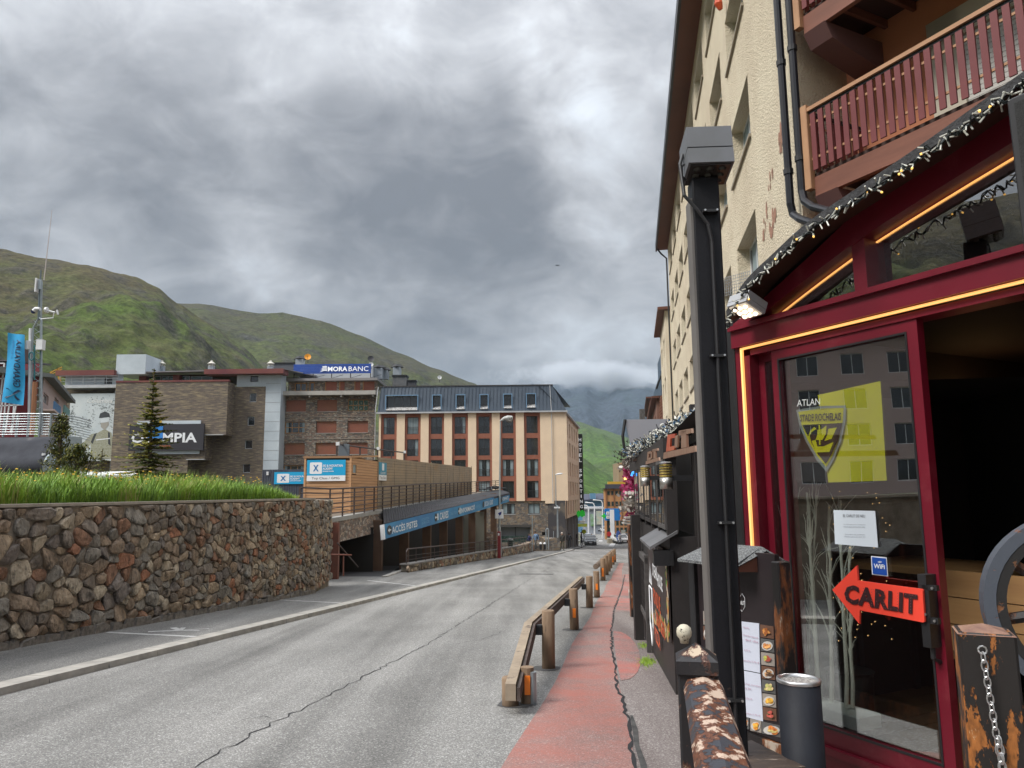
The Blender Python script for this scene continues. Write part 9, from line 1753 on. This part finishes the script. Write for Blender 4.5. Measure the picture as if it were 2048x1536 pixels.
for k in range(900):
    q, s = (.10 + rg.gauss(0, .05), rg.choice((10.4, 10.5, 11.9)) + rg.gauss(0, .16)); p = st(q, s, .0); h = rg.uniform(.01, .04); d = Vector((rg.gauss(0, .02), rg.gauss(0, .02), h)); sdv = Vector((.004, 0, 0)); b = m.av([p - sdv, p + sdv, p + d], True); m.face((b, b + 1, b + 2))
tag(obj('moss_weeds', m, [GR[2]]), kind='stuff')
# the open dark bay between kiosk and restaurant
t = thing('terrace_bay', at(1400, 1100, 5.6), 'dark roofed opening between kiosk and restaurant', 'porch'); pA, pB = KF.p(.02, .3, 0), FR.p(-.62, .2, 0); FBy = Fr(pA, (pB - pA)); LB = Vector(((pB - pA).x, (pB - pA).y)).length
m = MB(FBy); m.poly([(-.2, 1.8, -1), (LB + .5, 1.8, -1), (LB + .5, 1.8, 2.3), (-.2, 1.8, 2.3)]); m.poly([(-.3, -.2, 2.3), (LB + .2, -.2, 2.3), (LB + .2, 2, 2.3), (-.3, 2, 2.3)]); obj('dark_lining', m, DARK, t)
m = MB(FBy); m.box(-.2, 0, -.5, LB, .05, .45); obj('low_boarding', m, KB, t); m = MB(FBy); m.box(.3, -.02, -.5, .42, .1, 2.28); m.box(-.1, -.03, 2.15, LB, .1, 2.29); obj('black_frame', m, KB, t)
# wire guard on the roof behind the post
m = MB(); t = thing('wire_guard', at(1470, 570, 6.2), 'small wire mesh guard behind the black post above the roof', 'wire mesh'); A = at(1450, 592, 6.2); B = at(1500, 556, 6.0)
for k in range(14): f = k / 13; x = A.lerp(Vector((B.x, B.y, A.z)), f); m.tube([x, x + Vector((0, 0, .16))], .002, 4, raw=True)
for k in range(7): z = Vector((0, 0, .026 * k)); m.tube([A + z, Vector((B.x, B.y, A.z)) + z], .002, 4, raw=True)
obj('mesh_wires', m, STEEL, t, kind='stuff')
# ---------------- timber guard rail along the walkway
WPO = mat('guard_timber', (.155, .10, .06), .85, c2=(.27, .19, .125), scale=7, stretch=(1.6, 1.6, .22), bump=.5, bscale=18, contrast=(.3, .7), c3=(.05, .035, .025), s3=13, k3=(.6, .7))
WRA = mat('guard_rail_wood', (.24, .19, .14), .8, c2=(.36, .29, .21), scale=4, bump=.5, bscale=18, c3=(.10, .075, .06), s3=8, k3=(.55, .7)); RST = mat('dark_rail_back', (.05, .035, .03), .7, c2=(.09, .065, .055), scale=5); ORF = mat('orange_reflector', (.85, .22, .02), .35)
def round_post(t, q, s, h, r, refl=None, seed=0):
    b = st(q, s); F_ = Fr((b.x, b.y, 0), (1, 0)); lean = random.Random(seed).uniform(-.012, .012); m = MB(); m.tube([b + Vector((0, 0, -.1)), b + Vector((lean * .5, 0, h * .5)), b + Vector((lean, 0, h - .012)), b + Vector((lean, 0, h))], [r, r * .98, r * .97, r * .86], 14, raw=True); p = obj('post', m, WPO, t); p.data.polygons.foreach_set('use_smooth', [len(f.vertices) == 4 for f in p.data.polygons])
    if refl: d = (ORG - b); d.z = 0; d.normalize(); sd = Vector((-d.y, d.x, 0)); c_ = b + d * (r + .004) + Vector((0, 0, h * refl[0])); hh = refl[1]; w_ = refl[2]; m = MB(); m.hexa([c_ + sd * a + d * e + Vector((0, 0, z)) for z in (-hh / 2, hh / 2) for a, e in ((-w_, 0), (w_, 0), (w_, -.006), (-w_, -.006))], True); obj('reflector', m, ORF, p)
PP = [qs(x, y) for x, y in ((1097, 1337), (1149, 1259.5), (1179, 1215.5), (1194, 1195))]
g1 = thing('guard_rail', st(*PP[0]), 'nearer wooden guard rail with round posts and a sloping end rail beside the red walkway', 'guard rail')
for i, (q, s) in enumerate(PP): round_post(g1, q, s, .71 - .02 * (i == 3), .085 if i < 1 else .082, (.42, .16, .028) if i in (1, 3) else None, i)
rq = PP[0][0] - .19; sA, sB = PP[0][1] - .15, PP[3][1] - 1.6
for nm, q0, wq, z0, hz2, mt in (('timber_rail', rq - .045, .09, .40, .17, WRA), ('steel_back', rq + .03, .03, .41, .14, RST)):
    m = MB(); m.hexa([st(q0 - wq / 2, sA, z0), st(q0 + wq / 2, sA, z0), st(q0 + wq / 2, sB, z0 + .06), st(q0 - wq / 2, sB, z0 + .06), st(q0 - wq / 2, sA, z0 + hz2), st(q0 + wq / 2, sA, z0 + hz2), st(q0 + wq / 2, sB, z0 + .06 + hz2), st(q0 - wq / 2, sB, z0 + .06 + hz2)], True); obj(nm, m, mt, g1)
e0 = at(1021, 1372, 7.35); s_e, q_e = e0.dot(SV), e0.dot(QV)
for nm, dq, wq, z0, hz2, mt in (('sloping_rail', 0, .10, .38, .19, WRA), ('sloping_steel', .075, .03, .40, .15, RST)):
    m = MB(); m.hexa([st(q_e - wq / 2 + dq, s_e, .13), st(q_e + wq / 2 + dq, s_e, .13), st(rq - .04 + wq / 2 + dq, sA, z0), st(rq - .04 - wq / 2 + dq, sA, z0), st(q_e - wq / 2 + dq, s_e, .13 + hz2 * .8), st(q_e + wq / 2 + dq, s_e, .13 + hz2 * .8), st(rq - .04 + wq / 2 + dq, sA, z0 + hz2), st(rq - .04 - wq / 2 + dq, sA, z0 + hz2)], True); obj(nm, m, mt, g1)
for q, s in PP[:3]: m = MB(); m.hexa([st(q + a, s + b, z) for z in (.41, .53) for a, b in ((-.17, -.06), (-.07, -.06), (-.07, .06), (-.17, .06))], True); obj('steel_bracket', m, mat('bracket_dark_steel', (.05, .055, .06), .4, metal=.7), g1)
q, s = qs(1021, 1411); round_post(g1, q, s, .27, .085, None, 7); q2, s2_ = qs(1055, 1407); 
b = st(q2, s2_); m = MB(); m.tube([b + Vector((0, 0, -.05)), b + Vector((0, 0, .35))], .066, 12, raw=True); p_ = obj('short_post', m, WPO, g1); m = MB(); m.hexa([b + Vector((a, e, z)) for z in (.10, .28) for a, e in ((-.028, -.078), (.028, -.078), (.028, -.066), (-.028, -.066))], True); obj('reflector', m, ORF, p_)
b = st(*qs(1067, 1409)); m = MB(); m.tube([b + Vector((0, 0, -.05)), b + Vector((0, 0, .31))], .032, 8, raw=True); obj('steel_stub', m, GALV, g1)
P2 = [qs(x, y) for x, y in ((1206, 1161), (1213, 1150), (1217.5, 1143), (1221, 1136.5), (1226, 1129.5), (1229.5, 1124.5))]
g2 = thing('guard_rail', st(*P2[0]), 'farther wooden guard rail of closely lined posts starting with a round rail end', 'guard rail')
for i, (q, s) in enumerate(P2): round_post(g2, q, s, .80, .095, (.38, .3, .035) if i in (0, 4, 5) else None, 20 + i)
rq = P2[0][0] - .22; sA, sB = P2[0][1] - .6, P2[-1][1]; m = MB(); m.tube([st(rq, sA, .52), st(P2[-1][0] - .2, sB, .60)], .10, 12, raw=True); obj('round_rail', m, mat('dark_rail_wood', (.10, .07, .05), .8, c2=(.16, .12, .09), scale=4), g2)
m = MB()
for (q, s) in PP + P2[:2] + [qs(1040, 1408)]: b = st(q, s, .0055); m.poly([b + Vector((.19 * math.cos(a * .5236) * (1.0 + .15 * math.sin(a * 2)) - .04, .19 * math.sin(a * .5236), -.055 * .19 * math.sin(a * .5236) * .99)) for a in range(12)], True)
obj('tar_collars', m, mat('tar_collar', (.05, .05, .052), .9, c2=(.09, .09, .09), scale=20), kind='structure')
# ---------------- across the street to the left, seen in the door glass: flats with shutters
rb = thing('pink_flats', Vector((-58, 13, -1)), 'pinkish block of flats with paired windows, reflected in the restaurant door', 'apartment block'); FV = Fr((-58, 4, 0), (.3, 1)); m = MB(FV)
hs = [(1.5 + k * 3.2, 2.2 + j * 2.7, 3.1 + k * 3.2, 3.8 + j * 2.7) for k in range(8) for j in range(4)]; m.wall(0, -3, 28, 13.2, hs, 0, .3); m.poly([(0, 0, -3), (0, 12, -3), (0, 12, 13.2), (0, 0, 13.2)]); obj('render_wall', m, mat('pink_flats_render', (.42, .33, .31), .85), rb)
for h in hs: window(rb, FV, *h, .15, frame=WHITE, mull=1)
m = MB(FV); m.hexa([(-.6, -.8, 13.2), (28.6, -.8, 13.2), (28.6, 12, 13.2), (-.6, 12, 13.2), (-.6, -.8, 13.4), (28.6, -.8, 13.4), (28.6, 6, 14.2), (-.6, 6, 14.2)]); obj('roof', m, SLATEM, rb)
wv2 = thing('white_flats', Vector((-62, -8, -1)), 'white balconied flats beside the pink block, reflected in the narrow door pane', 'apartment block'); FV2 = Fr((-62, -15, 0), (.15, 1)); m = MB(FV2); hs = [(1 + k * 4, 2 + j * 3, 3.6 + k * 4, 4 + j * 3) for k in range(4) for j in range(4)]; m.wall(0, -3, 17, 14.5, hs, 0, .3); obj('render_wall', m, mat('white_flats_render', (.55, .54, .52), .85), wv2)
for h in hs: window(wv2, FV2, *h, .15, mull=1)
for j in range(4): m = MB(FV2); m.box(0, -1.1, 1.6 + j * 3, 17, 0, 1.8 + j * 3); b_ = obj('balcony_slab', m, CONC, wv2); m = MB(FV2); m.box(0, -1.1, 2.7 + j * 3, 17, -1.05, 2.75 + j * 3); obj('balcony_rail', m, FRAMED, b_)
m = MB(FV2); m.box(-.5, -1, 14.5, 17.5, 8, 15.3); obj('roof', m, SLATEM, wv2)
